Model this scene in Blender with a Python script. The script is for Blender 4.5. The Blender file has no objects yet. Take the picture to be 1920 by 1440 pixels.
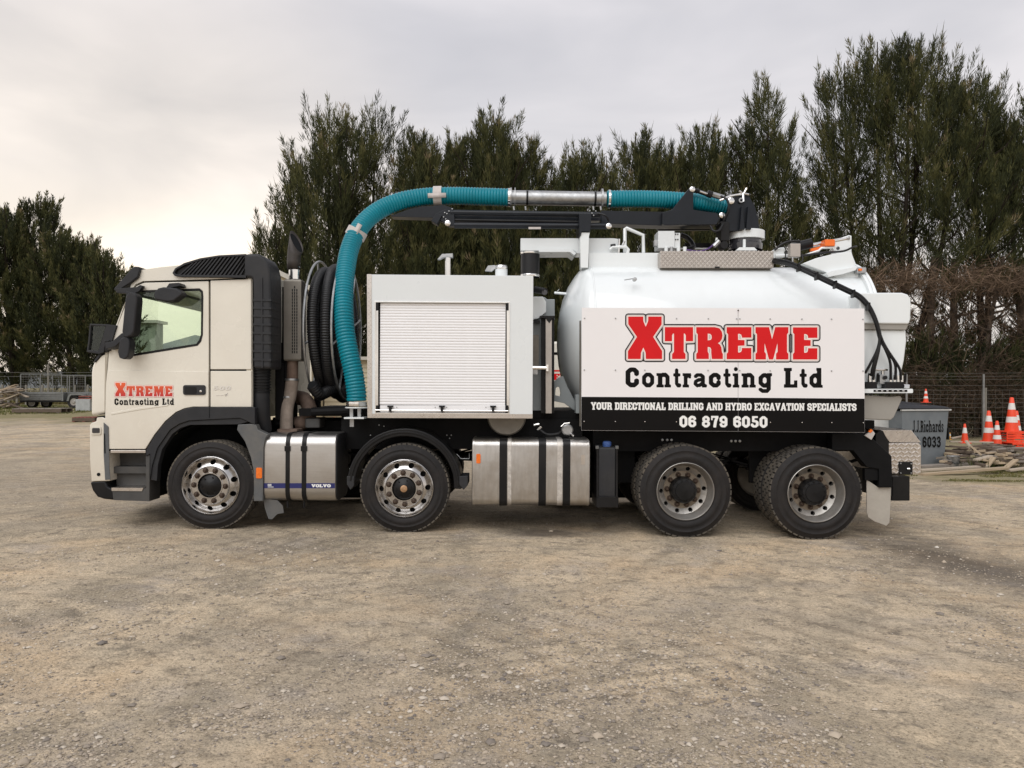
import bpy, bmesh, math, random
import numpy as np
from mathutils import Vector, Matrix, noise as mnoise
random.seed(7)
SC = bpy.context.scene
COL = SC.collection
PI = math.pi
# ---------------------------------------------------------------- camera
F, CD, CH, HZ = 1442.0, 8.2, 1.56, 725.0      # focal (px of 1920), camera distance, camera height, horizon row
cam = bpy.data.cameras.new('camera'); camo = bpy.data.objects.new('camera', cam); COL.objects.link(camo)
camo.location = (0, -CD, CH); camo.rotation_euler = (PI/2, 0, 0)
cam.sensor_width = 36; cam.lens = F/1920*36; cam.shift_y = (HZ-720)/1920
cam.clip_start = 0.1; cam.clip_end = 3000
SC.camera = camo
# ---------------------------------------------------------------- sky, sun, exposure
SUN_EL, SUN_AZ = math.radians(46), math.radians(203)     # azimuth from +Y clockwise: over the camera's left shoulder
W = bpy.data.worlds.new('World'); SC.world = W; W.use_nodes = True
nt = W.node_tree; nt.nodes.clear()
def N(t, tree=None, **kw):
    n = (tree or nt).nodes.new(t)
    for k, v in kw.items(): setattr(n, k, v)
    return n
def L(a, b, tree=None): (tree or nt).links.new(a, b)
out = N('ShaderNodeOutputWorld'); bg = N('ShaderNodeBackground'); bg.inputs['Strength'].default_value = 0.1
sky = N('ShaderNodeTexSky', sky_type='NISHITA'); sky.sun_disc = False
sky.sun_elevation = SUN_EL; sky.sun_rotation = SUN_AZ
tc = N('ShaderNodeTexCoord'); mp = N('ShaderNodeMapping'); mp.inputs['Scale'].default_value = (1.0, 1.0, 3.2); mp.inputs['Rotation'].default_value = (0, math.radians(6), 0)
nz = N('ShaderNodeTexNoise'); nz.inputs['Scale'].default_value = 1.9; nz.inputs['Detail'].default_value = 5; nz.inputs['Roughness'].default_value = 0.5; nz.inputs['Distortion'].default_value = 0.4
L(tc.outputs['Generated'], mp.inputs['Vector']); L(mp.outputs['Vector'], nz.inputs['Vector'])
cr = N('ShaderNodeValToRGB')
cr.color_ramp.elements[0].position = 0.34; cr.color_ramp.elements[0].color = (0.535, 0.53, 0.545, 1)
cr.color_ramp.elements[1].position = 0.68; cr.color_ramp.elements[1].color = (0.78, 0.75, 0.745, 1)
e = cr.color_ramp.elements.new(0.5); e.color = (0.635, 0.62, 0.625, 1)
L(nz.outputs['Fac'], cr.inputs['Fac'])
sep = N('ShaderNodeSeparateXYZ'); L(tc.outputs['Generated'], sep.inputs[0])
gr = N('ShaderNodeValToRGB')                       # cloud deck gets brighter and warmer towards the horizon
gr.color_ramp.elements[0].position = 0.0; gr.color_ramp.elements[0].color = (1.36, 1.28, 1.16, 1)
gr.color_ramp.elements[1].position = 0.42; gr.color_ramp.elements[1].color = (0.90, 0.905, 0.93, 1)
e = gr.color_ramp.elements.new(0.14); e.color = (1.24, 1.185, 1.09, 1)
e = gr.color_ramp.elements.new(0.24); e.color = (1.04, 1.03, 1.02, 1)
L(sep.outputs['Z'], gr.inputs['Fac'])
mul = N('ShaderNodeMix', data_type='RGBA', blend_type='MULTIPLY'); mul.inputs[0].default_value = 1
L(cr.outputs['Color'], mul.inputs[6]); L(gr.outputs['Color'], mul.inputs[7])
sc10 = N('ShaderNodeMix', data_type='RGBA', blend_type='MULTIPLY'); sc10.inputs[0].default_value = 1; sc10.inputs[7].default_value = (10.1, 10.05, 10.1, 1)
sc10.clamp_result = False; L(mul.outputs[2], sc10.inputs[6])
# the low sunlight behind the cloud deck, far left of the truck: a broad warm glow near the horizon
gd = N('ShaderNodeVectorMath', operation='DOT_PRODUCT'); gd.inputs[1].default_value = (-0.47, 0.87, 0.13); L(tc.outputs['Generated'], gd.inputs[0])
gm = N('ShaderNodeMapRange', interpolation_type='SMOOTHSTEP'); gm.inputs[1].default_value = 0.885; gm.inputs[2].default_value = 1.0; L(gd.outputs['Value'], gm.inputs[0])
gc = N('ShaderNodeMix', data_type='RGBA'); gc.inputs[6].default_value = (1, 1, 1, 1); gc.inputs[7].default_value = (1.16, 1.10, 0.99, 1); L(gm.outputs[0], gc.inputs[0])
sc11 = N('ShaderNodeMix', data_type='RGBA', blend_type='MULTIPLY'); sc11.inputs[0].default_value = 1; sc11.clamp_result = False; L(sc10.outputs[2], sc11.inputs[6]); L(gc.outputs[2], sc11.inputs[7])
mx = N('ShaderNodeMix', data_type='RGBA'); mx.inputs[0].default_value = 0.93
L(sky.outputs['Color'], mx.inputs[6]); L(sc11.outputs[2], mx.inputs[7])
L(mx.outputs[2], bg.inputs['Color']); L(bg.outputs[0], out.inputs['Surface'])
sl = bpy.data.lights.new('sun', 'SUN'); sl.energy = 1.5; sl.angle = math.radians(55); sl.color = (1.0, 0.99, 0.975)  # soft frontal light added to brighten the truck's near side
so = bpy.data.objects.new('sun', sl); COL.objects.link(so)
sd = Vector((math.sin(SUN_AZ)*math.cos(SUN_EL), math.cos(SUN_AZ)*math.cos(SUN_EL), math.sin(SUN_EL)))
so.rotation_euler = sd.to_track_quat('Z', 'Y').to_euler(); so.location = (-5, -12, 12)
SC.view_settings.view_transform = 'Standard'; SC.view_settings.look = 'None'; SC.view_settings.gamma = 1
SC.view_settings.use_curve_mapping = False
SC.view_settings.exposure = 0.34
# ---------------------------------------------------------------- materials
MATS = {}
def ramp(t, fac, stops):
    r = N('ShaderNodeValToRGB', t)
    while len(r.color_ramp.elements) < len(stops): r.color_ramp.elements.new(0.5)
    for el, (p, c) in zip(r.color_ramp.elements, stops):
        el.position = p; el.color = (*c, 1) if len(c) == 3 else c
    L(fac, r.inputs['Fac'], t)
    return r
def mat(name, col, rough=0.5, metal=0.0, var=0.12, vscale=6.0, bump=0.0, bscale=40.0, coat=0.0, dirt=0.0, dirtcol=(0.23, 0.18, 0.13), spec=0.5, stretch=None, emit=None, rvar=0.1, low=None):
    m = bpy.data.materials.new(name); m.use_nodes = True; t = m.node_tree; MATS[name] = m
    b = t.nodes['Principled BSDF']
    b.inputs['Metallic'].default_value = metal; b.inputs['Coat Weight'].default_value = coat
    b.inputs['Coat Roughness'].default_value = 0.06; b.inputs['Specular IOR Level'].default_value = spec
    tcn = N('ShaderNodeTexCoord', t); src = tcn.outputs['Object']
    if stretch:
        mpn = N('ShaderNodeMapping', t); mpn.inputs['Scale'].default_value = stretch; L(src, mpn.inputs[0], t); vsrc = mpn.outputs[0]
    else: vsrc = src
    n1 = N('ShaderNodeTexNoise', t); n1.inputs['Scale'].default_value = vscale; n1.inputs['Detail'].default_value = 5; n1.inputs['Roughness'].default_value = 0.6
    L(vsrc, n1.inputs['Vector'], t)
    c = col
    r = ramp(t, n1.outputs['Fac'], [(0.3, tuple(x*(1-var) for x in c)), (0.7, tuple(min(1, x*(1+var)) for x in c))])
    colout = r.outputs[0]
    if dirt:
        n2 = N('ShaderNodeTexNoise', t); n2.inputs['Scale'].default_value = 3.1; n2.inputs['Detail'].default_value = 8; n2.inputs['Roughness'].default_value = 0.7
        L(src, n2.inputs['Vector'], t)
        dr = ramp(t, n2.outputs['Fac'], [(0.42, (0, 0, 0)), (0.75, (dirt, dirt, dirt))])
        mxn = N('ShaderNodeMix', t, data_type='RGBA'); L(dr.outputs[0], mxn.inputs[0], t); L(colout, mxn.inputs[6], t); mxn.inputs[7].default_value = (*dirtcol, 1)
        colout = mxn.outputs[2]
    if low:                                       # road dust caught on the lower body, breaking up upwards
        sz = N('ShaderNodeSeparateXYZ', t); L(src, sz.inputs[0], t); n5 = N('ShaderNodeTexNoise', t); n5.inputs['Scale'].default_value = 4; n5.inputs['Detail'].default_value = 8; n5.inputs['Roughness'].default_value = 0.7; L(src, n5.inputs['Vector'], t)
        ma = N('ShaderNodeMath', t, operation='MULTIPLY_ADD'); L(n5.outputs['Fac'], ma.inputs[0], t); ma.inputs[1].default_value = 0.9; L(sz.outputs['Z'], ma.inputs[2], t)
        ml = N('ShaderNodeMapRange', t); ml.inputs[1].default_value = low[1]+0.4; ml.inputs[2].default_value = low[0]; ml.inputs[3].default_value = 0; ml.inputs[4].default_value = low[2]; L(ma.outputs[0], ml.inputs[0], t)
        mxn = N('ShaderNodeMix', t, data_type='RGBA'); L(ml.outputs[0], mxn.inputs[0], t); L(colout, mxn.inputs[6], t); mxn.inputs[7].default_value = (*dirtcol, 1); colout = mxn.outputs[2]
    L(colout, b.inputs['Base Color'], t)
    rr = N('ShaderNodeMapRange', t); rr.inputs[3].default_value = max(0.02, rough-rvar); rr.inputs[4].default_value = min(1, rough+rvar)
    n3 = N('ShaderNodeTexNoise', t); n3.inputs['Scale'].default_value = vscale*2.3; n3.inputs['Detail'].default_value = 4; L(vsrc, n3.inputs['Vector'], t)
    L(n3.outputs['Fac'], rr.inputs[0], t); L(rr.outputs[0], b.inputs['Roughness'], t)
    if bump:
        n4 = N('ShaderNodeTexNoise', t); n4.inputs['Scale'].default_value = bscale; n4.inputs['Detail'].default_value = 4; L(vsrc, n4.inputs['Vector'], t)
        bn = N('ShaderNodeBump', t); bn.inputs['Strength'].default_value = bump; bn.inputs['Distance'].default_value = 0.01
        L(n4.outputs['Fac'], bn.inputs['Height'], t); L(bn.outputs[0], b.inputs['Normal'], t)
    if emit:
        b.inputs['Emission Color'].default_value = (*emit[0], 1); b.inputs['Emission Strength'].default_value = emit[1]
    return m
mat('cream_paint', (0.72, 0.682, 0.592), 0.26, 0, 0.02, 1.5, coat=0.5, dirt=0.12, dirtcol=(0.47, 0.40, 0.31), bump=0.25, bscale=1.3, low=(0.75, 1.5, 0.5))
mat('white_paint', (0.76, 0.795, 0.80), 0.22, 0, 0.015, 1.5, coat=0.5, dirt=0.07, dirtcol=(0.55, 0.52, 0.47), stretch=(3, 3, 0.5))
mat('box_white', (0.69, 0.72, 0.725), 0.3, 0, 0.015, 1.5, coat=0.3, dirt=0.05, dirtcol=(0.45, 0.42, 0.36))
mat('sign_white', (0.80, 0.78, 0.78), 0.42, 0, 0.012, 2)
mat('sign_black', (0.006, 0.0055, 0.0055), 0.35, 0, 0.1, 3, spec=0.1)
mat('sign_red', (0.63, 0.007, 0.010), 0.42, 0, 0.04, 3, spec=0.25)
mat('sign_cream', (0.83, 0.70, 0.65), 0.42, 0, 0.02, 3)
mat('sign_grey', (0.52, 0.49, 0.47), 0.42, 0, 0.05, 3)
mat('black_paint', (0.007, 0.0072, 0.008), 0.35, 0, 0.3, 5, spec=0.25, dirt=0.10, dirtcol=(0.07, 0.06, 0.05))
mat('boom_black', (0.009, 0.0115, 0.016), 0.32, 0, 0.2, 4, spec=0.3)
mat('chassis_black', (0.0045, 0.0045, 0.005), 0.6, 0, 0.3, 6, spec=0.15, dirt=0.3, dirtcol=(0.014, 0.012, 0.010))
mat('dark_plastic', (0.020, 0.021, 0.024), 0.5, 0, 0.15, 9, bump=0.15, bscale=120, spec=0.3, dirt=0.35, dirtcol=(0.05, 0.046, 0.041))
mat('grey_plastic', (0.05, 0.05, 0.049), 0.55, 0, 0.15, 8, bump=0.1, bscale=90, dirt=0.4, dirtcol=(0.10, 0.086, 0.07))
mat('fender_grey', (0.085, 0.091, 0.095), 0.5, 0, 0.1, 7, dirt=0.4, dirtcol=(0.22, 0.19, 0.15))
mat('rubber', (0.0135, 0.0125, 0.0125), 0.7, 0, 0.2, 14, spec=0.3, bump=0.2, bscale=80, dirt=0.5, dirtcol=(0.036, 0.028, 0.024))
mat('tread_rubber', (0.055, 0.049, 0.041), 0.9, 0, 0.35, 16, bump=0.4, bscale=60, dirt=0.7, dirtcol=(0.21, 0.175, 0.13))
mat('alloy', (0.53, 0.52, 0.51), 0.25, 1, 0.08, 7, dirt=0.22, dirtcol=(0.33, 0.27, 0.21))
mat('steel_rim', (0.40, 0.385, 0.36), 0.45, 0.75, 0.12, 9, dirt=0.5, dirtcol=(0.25, 0.20, 0.15))
mat('dusty_rim', (0.25, 0.21, 0.16), 0.7, 0.3, 0.25, 12, dirt=0.6, dirtcol=(0.12, 0.075, 0.045))
mat('nut', (0.07, 0.048, 0.035), 0.55, 0.6, 0.3, 20)
mat('brushed', (0.52, 0.505, 0.485), 0.34, 1, 0.06, 5, stretch=(1, 1, 22), dirt=0.35, dirtcol=(0.30, 0.25, 0.20), rvar=0.07)
mat('old_alu', (0.50, 0.485, 0.465), 0.36, 1, 0.10, 5, stretch=(6, 1, 1), dirt=0.6, dirtcol=(0.27, 0.225, 0.175), rvar=0.1)
mat('galv', (0.42, 0.43, 0.435), 0.42, 0.9, 0.25, 14, dirt=0.2)
mat('chequer', (0.62, 0.58, 0.54), 0.30, 1, 0.08, 12, dirt=0.15)
mat('matte_alu', (0.46, 0.42, 0.38), 0.42, 0.6, 0.06, 12)
mat('chrome', (0.78, 0.77, 0.75), 0.16, 1, 0.05, 10)
mat('shutter_white', (0.80, 0.795, 0.80), 0.38, 0.0, 0.015, 6)
mat('teal_hose', (0.001, 0.192, 0.25), 0.34, 0, 0.10, 3, spec=0.35, dirt=0.18, dirtcol=(0.03, 0.17, 0.20))
mat('weld', (0.60, 0.575, 0.54), 0.5, 0.7, 0.25, 22, dirt=0.7, dirtcol=(0.32, 0.27, 0.22))
mat('black_hose', (0.009, 0.009, 0.010), 0.4, 0, 0.2, 9, spec=0.35)
mat('rust_pipe', (0.19, 0.135, 0.105), 0.75, 0.3, 0.25, 10, dirt=0.7, dirtcol=(0.075, 0.035, 0.02), bump=0.3)
mat('wrap_pipe', (0.29, 0.24, 0.20), 0.85, 0, 0.2, 14, bump=0.5, bscale=60, dirt=0.4, dirtcol=(0.12, 0.08, 0.055))
mat('shield_steel', (0.20, 0.185, 0.16), 0.5, 0.6, 0.1, 8, dirt=0.3, dirtcol=(0.12, 0.10, 0.08))
mat('stack_dark', (0.05, 0.043, 0.038), 0.55, 0.3, 0.3, 6, dirt=0.4, dirtcol=(0.03, 0.022, 0.018))
mat('tape', (0.50, 0.46, 0.43), 0.55, 0, 0.08, 12)
mat('orange_lens', (0.80, 0.16, 0.01), 0.25, 0, 0.15, 30, coat=0.4)
mat('orange_plastic', (0.84, 0.16, 0.015), 0.45, 0, 0.05, 6)
mat('red_lens', (0.5, 0.02, 0.02), 0.25, 0, 0.1, 10)
mat('blue_band', (0.012, 0.016, 0.11), 0.4, 0, 0.05, 6)
mat('blue_cap', (0.05, 0.11, 0.32), 0.45, 0, 0.1, 12)
mat('white_print', (0.80, 0.80, 0.78), 0.45, 0, 0.02, 6)
mat('grey_body', (0.27, 0.30, 0.31), 0.35, 0, 0.05, 4, dirt=0.1)
mat('hopper_grey', (0.30, 0.285, 0.255), 0.45, 0, 0.05, 4, dirt=0.1)
mat('flap_white', (0.42, 0.385, 0.33), 0.6, 0, 0.1, 4, dirt=0.5, dirtcol=(0.22, 0.18, 0.14))
mat('interior', (0.012, 0.013, 0.014), 0.85, 0, 0.2, 5, spec=0.1)
mat('lamp_dark', (0.03, 0.03, 0.035), 0.15, 0, 0.2, 20, coat=0.5)
mat('purple_cable', (0.08, 0.035, 0.16), 0.5)
mat('hub_gold', (0.40, 0.24, 0.13), 0.5, 0.4, 0.3, 40)
# logo on the cab door: orange to red print
def gradient_mat(name, z0, z1, c0, c1):
    m = bpy.data.materials.new(name); m.use_nodes = True; t = m.node_tree; MATS[name] = m; b = t.nodes['Principled BSDF']
    g = N('ShaderNodeTexCoord', t); s = N('ShaderNodeSeparateXYZ', t); L(g.outputs['Object'], s.inputs[0], t)
    r = N('ShaderNodeMapRange', t); r.inputs[1].default_value = z0; r.inputs[2].default_value = z1; L(s.outputs['Z'], r.inputs[0], t)
    cc = ramp(t, r.outputs[0], [(0, c0), (1, c1)]); L(cc.outputs[0], b.inputs['Base Color'], t); b.inputs['Roughness'].default_value = 0.35
    return m
def glass_mat(name, tint, fac=1.45, dark=1.0):
    m = bpy.data.materials.new(name); m.use_nodes = True; t = m.node_tree; MATS[name] = m; t.nodes.clear()
    o = N('ShaderNodeOutputMaterial', t); mxs = N('ShaderNodeMixShader', t); tr = N('ShaderNodeBsdfTransparent', t); gl = N('ShaderNodeBsdfGlossy', t)
    tr.inputs[0].default_value = (*tint, 1); gl.inputs['Roughness'].default_value = 0.02; gl.inputs[0].default_value = (0.9, 0.95, 0.92, 1)
    lw = N('ShaderNodeLayerWeight', t); pw = N('ShaderNodeMath', t, operation='POWER'); pw.inputs[1].default_value = 4.0; L(lw.outputs['Facing'], pw.inputs[0], t)
    fr = N('ShaderNodeMapRange', t); fr.inputs[3].default_value = 0.045; fr.inputs[4].default_value = 0.8; L(pw.outputs[0], fr.inputs[0], t)
    L(fr.outputs[0], mxs.inputs[0], t); L(tr.outputs[0], mxs.inputs[1], t); L(gl.outputs[0], mxs.inputs[2], t); L(mxs.outputs[0], o.inputs[0], t)
    return m
glass_mat('green_glass', (0.935, 0.985, 0.935)); glass_mat('dark_glass', (0.6, 0.62, 0.62))

# ---------------------------------------------------------------- mesh helpers
TH = 0.006                                     # the truck sits tail-down by a third of a degree
def S(y): return (y+CD)/F
def Wp(px, py, y):
    s = S(y); return ((px-960)*s, y, CH-(py-HZ)*s)
def T(px, py, y):
    x, _, z = Wp(px, py, y); c, s = math.cos(TH), math.sin(TH)
    return (x*c - z*s, y, x*s + z*c)
def tag(o, label=None, cat=None, group=None, kind=None):
    if label: o['label'] = label
    if cat: o['category'] = cat
    if group: o['group'] = group
    if kind: o['kind'] = kind
    return o
def link(o, parent=None):
    COL.objects.link(o)
    if parent: o.parent = parent
    return o
def empty(name, loc=(0, 0, 0), rz=0):
    o = bpy.data.objects.new(name, None); o.location = loc; o.rotation_euler = (0, 0, rz); o.empty_display_size = 0.2
    return link(o)
def fill2d(loops):
    """triangles of a flat region: loops[0] outer, others holes; returns (pts2d, tris)"""
    bm = bmesh.new(); es = []
    for lp in loops:
        vs = [bm.verts.new((p[0], p[1], 0)) for p in lp]
        es += [bm.edges.new((vs[i], vs[(i+1) % len(vs)])) for i in range(len(vs))]
    bmesh.ops.triangle_fill(bm, edges=es, use_beauty=True, use_dissolve=False, normal=(0, 0, 1))
    bm.verts.index_update()
    pts = [tuple(v.co[:2]) for v in bm.verts]; tris = [[v.index for v in f.verts] for f in bm.faces]
    bm.free(); return pts, tris
class MB:
    def __init__(s): s.v = []; s.f = []
    def add(s, v, f):
        o = len(s.v); s.v += [tuple(p) for p in v]; s.f += [tuple(i+o for i in q) for q in f]; return s
    def box(s, a, b):
        (x0, y0, z0), (x1, y1, z1) = a, b
        x0, x1 = min(x0, x1), max(x0, x1); y0, y1 = min(y0, y1), max(y0, y1); z0, z1 = min(z0, z1), max(z0, z1)
        v = [(x0,y0,z0),(x1,y0,z0),(x1,y1,z0),(x0,y1,z0),(x0,y0,z1),(x1,y0,z1),(x1,y1,z1),(x0,y1,z1)]
        return s.add(v, [(0,3,2,1),(4,5,6,7),(0,1,5,4),(1,2,6,5),(2,3,7,6),(3,0,4,7)])
    def plate(s, loops, y0, y1):
        """loops in (x,z), extruded along y from y0 to y1"""
        pts, tris = fill2d(loops); n = len(pts)
        v = [(p[0], y0, p[1]) for p in pts] + [(p[0], y1, p[1]) for p in pts]; f = []
        for t in tris:
            a, b, c = t; ar = (pts[b][0]-pts[a][0])*(pts[c][1]-pts[a][1]) - (pts[b][1]-pts[a][1])*(pts[c][0]-pts[a][0])
            if ar < 0: a, c = c, a
            f.append((a, b, c)); f.append((c+n, b+n, a+n))
        i0 = 0
        for k, lp in enumerate(loops):
            m = len(lp); ar = sum(lp[i][0]*lp[(i+1) % m][1]-lp[(i+1) % m][0]*lp[i][1] for i in range(m))
            for i in range(m):
                a, b = i0+i, i0+(i+1) % m
                f.append((b, a, a+n, b+n) if (ar > 0) == (k == 0) else (a, b, b+n, a+n))
            i0 += m
        return s.add(v, f)
    def extrude_x(s, prof, x0, x1):
        """prof: closed convex-ish loop in (y,z)"""
        n = len(prof); v = [(x0, p[0], p[1]) for p in prof] + [(x1, p[0], p[1]) for p in prof]
        return s.add(v, [(i, (i+1) % n, (i+1) % n+n, i+n) for i in range(n)] + [tuple(range(n-1, -1, -1)), tuple(range(n, 2*n))])
    def lathe(s, prof, c, axis='y', n=40, a0=0, a1=2*PI, close=False):
        """prof: list of (r, t), t along the axis from c"""
        full = abs(a1-a0-2*PI) < 1e-6; k = n if full else n+1; v = []; f = []
        for i in range(k):
            a = a0+(a1-a0)*i/n; ca, sa = math.cos(a), math.sin(a)
            for r, t in prof:
                if axis == 'y': v.append((c[0]+r*ca, c[1]+t, c[2]+r*sa))
                elif axis == 'x': v.append((c[0]+t, c[1]+r*ca, c[2]+r*sa))
                else: v.append((c[0]+r*ca, c[1]+r*sa, c[2]+t))
        m = len(prof)
        for i in range(n):
            j = (i+1) % k
            for q in range(m-1):
                f.append((i*m+q, i*m+q+1, j*m+q+1, j*m+q))
            if close: f.append((i*m+m-1, i*m, j*m, j*m+m-1))
        return s.add(v, f)
    def cyl(s, p0, p1, r0, r1=None, n=16, cap=True):
        return s.tube([p0, p1], [r0, r0 if r1 is None else r1], n, cap)
    def tube(s, pts, r, n=10, cap=True):
        P = [Vector(p) for p in pts]; m = len(P); R = r if isinstance(r, (list, tuple)) else [r]*m
        d0 = (P[1]-P[0]).normalized(); up = Vector((0, 0, 1)) if abs(d0.z) < 0.9 else Vector((1, 0, 0))
        u = d0.cross(up).normalized(); v = []; f = []
        for i in range(m):
            d = (P[min(i+1, m-1)]-P[max(i-1, 0)]).normalized(); u = (u - d*u.dot(d)).normalized(); w = d.cross(u)
            for k in range(n):
                a = 2*PI*k/n; v.append(P[i]+u*(R[i]*math.cos(a))+w*(R[i]*math.sin(a)))
        for i in range(m-1):
            for k in range(n):
                f.append((i*n+k, i*n+(k+1) % n, (i+1)*n+(k+1) % n, (i+1)*n+k))
        if cap: f.append(tuple(range(n-1, -1, -1))); f.append(tuple((m-1)*n+k for k in range(n)))
        return s.add(v, f)
    def mesh(s, name):
        me = bpy.data.meshes.new(name); me.from_pydata(s.v, [], s.f); me.validate(); return me
    def build(s, name, m, parent=None, bevel=0, smooth=35, seg=2):
        me = s.mesh(name)
        bm = bmesh.new(); bm.from_mesh(me); bmesh.ops.recalc_face_normals(bm, faces=bm.faces); bm.to_mesh(me); bm.free()
        o = bpy.data.objects.new(name, me); me.materials.append(MATS[m])
        me.polygons.foreach_set('use_smooth', [True]*len(me.polygons))
        if bevel:
            b = o.modifiers.new('bevel', 'BEVEL'); b.width = bevel; b.segments = seg; b.limit_method = 'ANGLE'; b.angle_limit = math.radians(38); b.harden_normals = True
        else: me.set_sharp_from_angle(angle=math.radians(smooth))
        return link(o, parent)
def spline(pts, n=8):
    """Catmull-Rom through pts"""
    P = [Vector(p) for p in pts]; P = [P[0]*2-P[1]] + P + [P[-1]*2-P[-2]]; o = []
    for i in range(1, len(P)-2):
        for k in range(n):
            t = k/n; a, b, c, d = P[i-1:i+3]
            o.append(0.5*((2*b)+(c-a)*t+(2*a-5*b+4*c-d)*t*t+(3*b-a-3*c+d)*t**3))
    o.append(P[-2]); return o
def resample(P, step):
    o = [P[0]]; acc = 0
    for a, b in zip(P, P[1:]):
        l = (b-a).length; t = step-acc
        while t <= l: o.append(a+(b-a)*(t/l)); t += step
        acc = l-(t-step)
    return o
def corrugated(mb, pts, r, pitch=0.034, depth=0.007, n=20):
    P = resample(spline(pts, 24), pitch/4); rr = [r+depth*(0, 0.8, 1, 0.8)[i % 4]-depth*0.5 for i in range(len(P))]
    return mb.tube(P, rr, n)
def instance(o, loc=None, rot=None, parent=None):
    c = o.copy(); 
    if loc is not None: c.location = loc
    if rot is not None: c.rotation_euler = rot
    COL.objects.link(c)
    if parent is not None: c.parent = parent
    return c
# ---- lettering: signed-distance glyphs turned into flat meshes
def sdf(shapes, X, Y):
    D = np.full(X.shape, 1e9)
    for sh in shapes:
        if sh[0] == 'r':
            _, x0, y0, x1, y1 = sh; dx = np.maximum(x0-X, X-x1); dy = np.maximum(y0-Y, Y-y1)
            d = np.maximum(dx, dy)
            ed = np.hypot(np.maximum(dx, 0), np.maximum(dy, 0)); d = np.where(ed > 0, np.maximum(dx, dy), d)
        elif sh[0] == 's':
            _, pts, t = sh; d = np.full(X.shape, 1e9)
            for (ax, ay), (bx, by) in zip(pts, pts[1:]):
                vx, vy = bx-ax, by-ay; l2 = vx*vx+vy*vy+1e-12
                k = np.clip(((X-ax)*vx+(Y-ay)*vy)/l2, 0, 1); d = np.minimum(d, np.hypot(X-ax-k*vx, Y-ay-k*vy))
            d = d-t/2
        else:
            d = np.full(X.shape, 1e9); ins = np.zeros(X.shape, bool)
            for lp in sh[1]:
                for (ax, ay), (bx, by) in zip(lp, lp[1:]+lp[:1]):
                    vx, vy = bx-ax, by-ay; l2 = vx*vx+vy*vy+1e-12
                    k = np.clip(((X-ax)*vx+(Y-ay)*vy)/l2, 0, 1); d = np.minimum(d, np.hypot(X-ax-k*vx, Y-ay-k*vy))
                    cnd = (ay > Y) != (by > Y)
                    with np.errstate(divide='ignore', invalid='ignore'): xi = (bx-ax)*(Y-ay)/(by-ay+1e-15)+ax
                    ins ^= cnd & (X < xi)
            d = np.where(ins, -d, d)
        D = np.minimum(D, d)
    return D
def field_mesh(mb, D, xs, ys, off, to3):
    """rows of trapezoids where D < off; to3(x,y)->3d"""
    def cross(row):
        s = row < off; o = []
        idx = np.nonzero(s[1:] != s[:-1])[0]
        for i in idx:
            t = (off-row[i])/(row[i+1]-row[i]); o.append(xs[i]+t*(xs[i+1]-xs[i]))
        return o
    C = [cross(r) for r in D]
    for j in range(len(ys)-1):
        a, b = C[j], C[j+1]
        ok = len(a) == len(b) and all(min(a[k+1], b[k+1]) > max(a[k], b[k]) for k in range(0, len(a), 2))
        if not ok: a = b = cross((D[j]+D[j+1])/2)
        for k in range(0, len(a)-1, 2):
            mb.add([to3(a[k], ys[j]), to3(a[k+1], ys[j]), to3(b[k+1], ys[j+1]), to3(b[k], ys[j+1])], [(0, 1, 2, 3)])
    return mb
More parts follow.
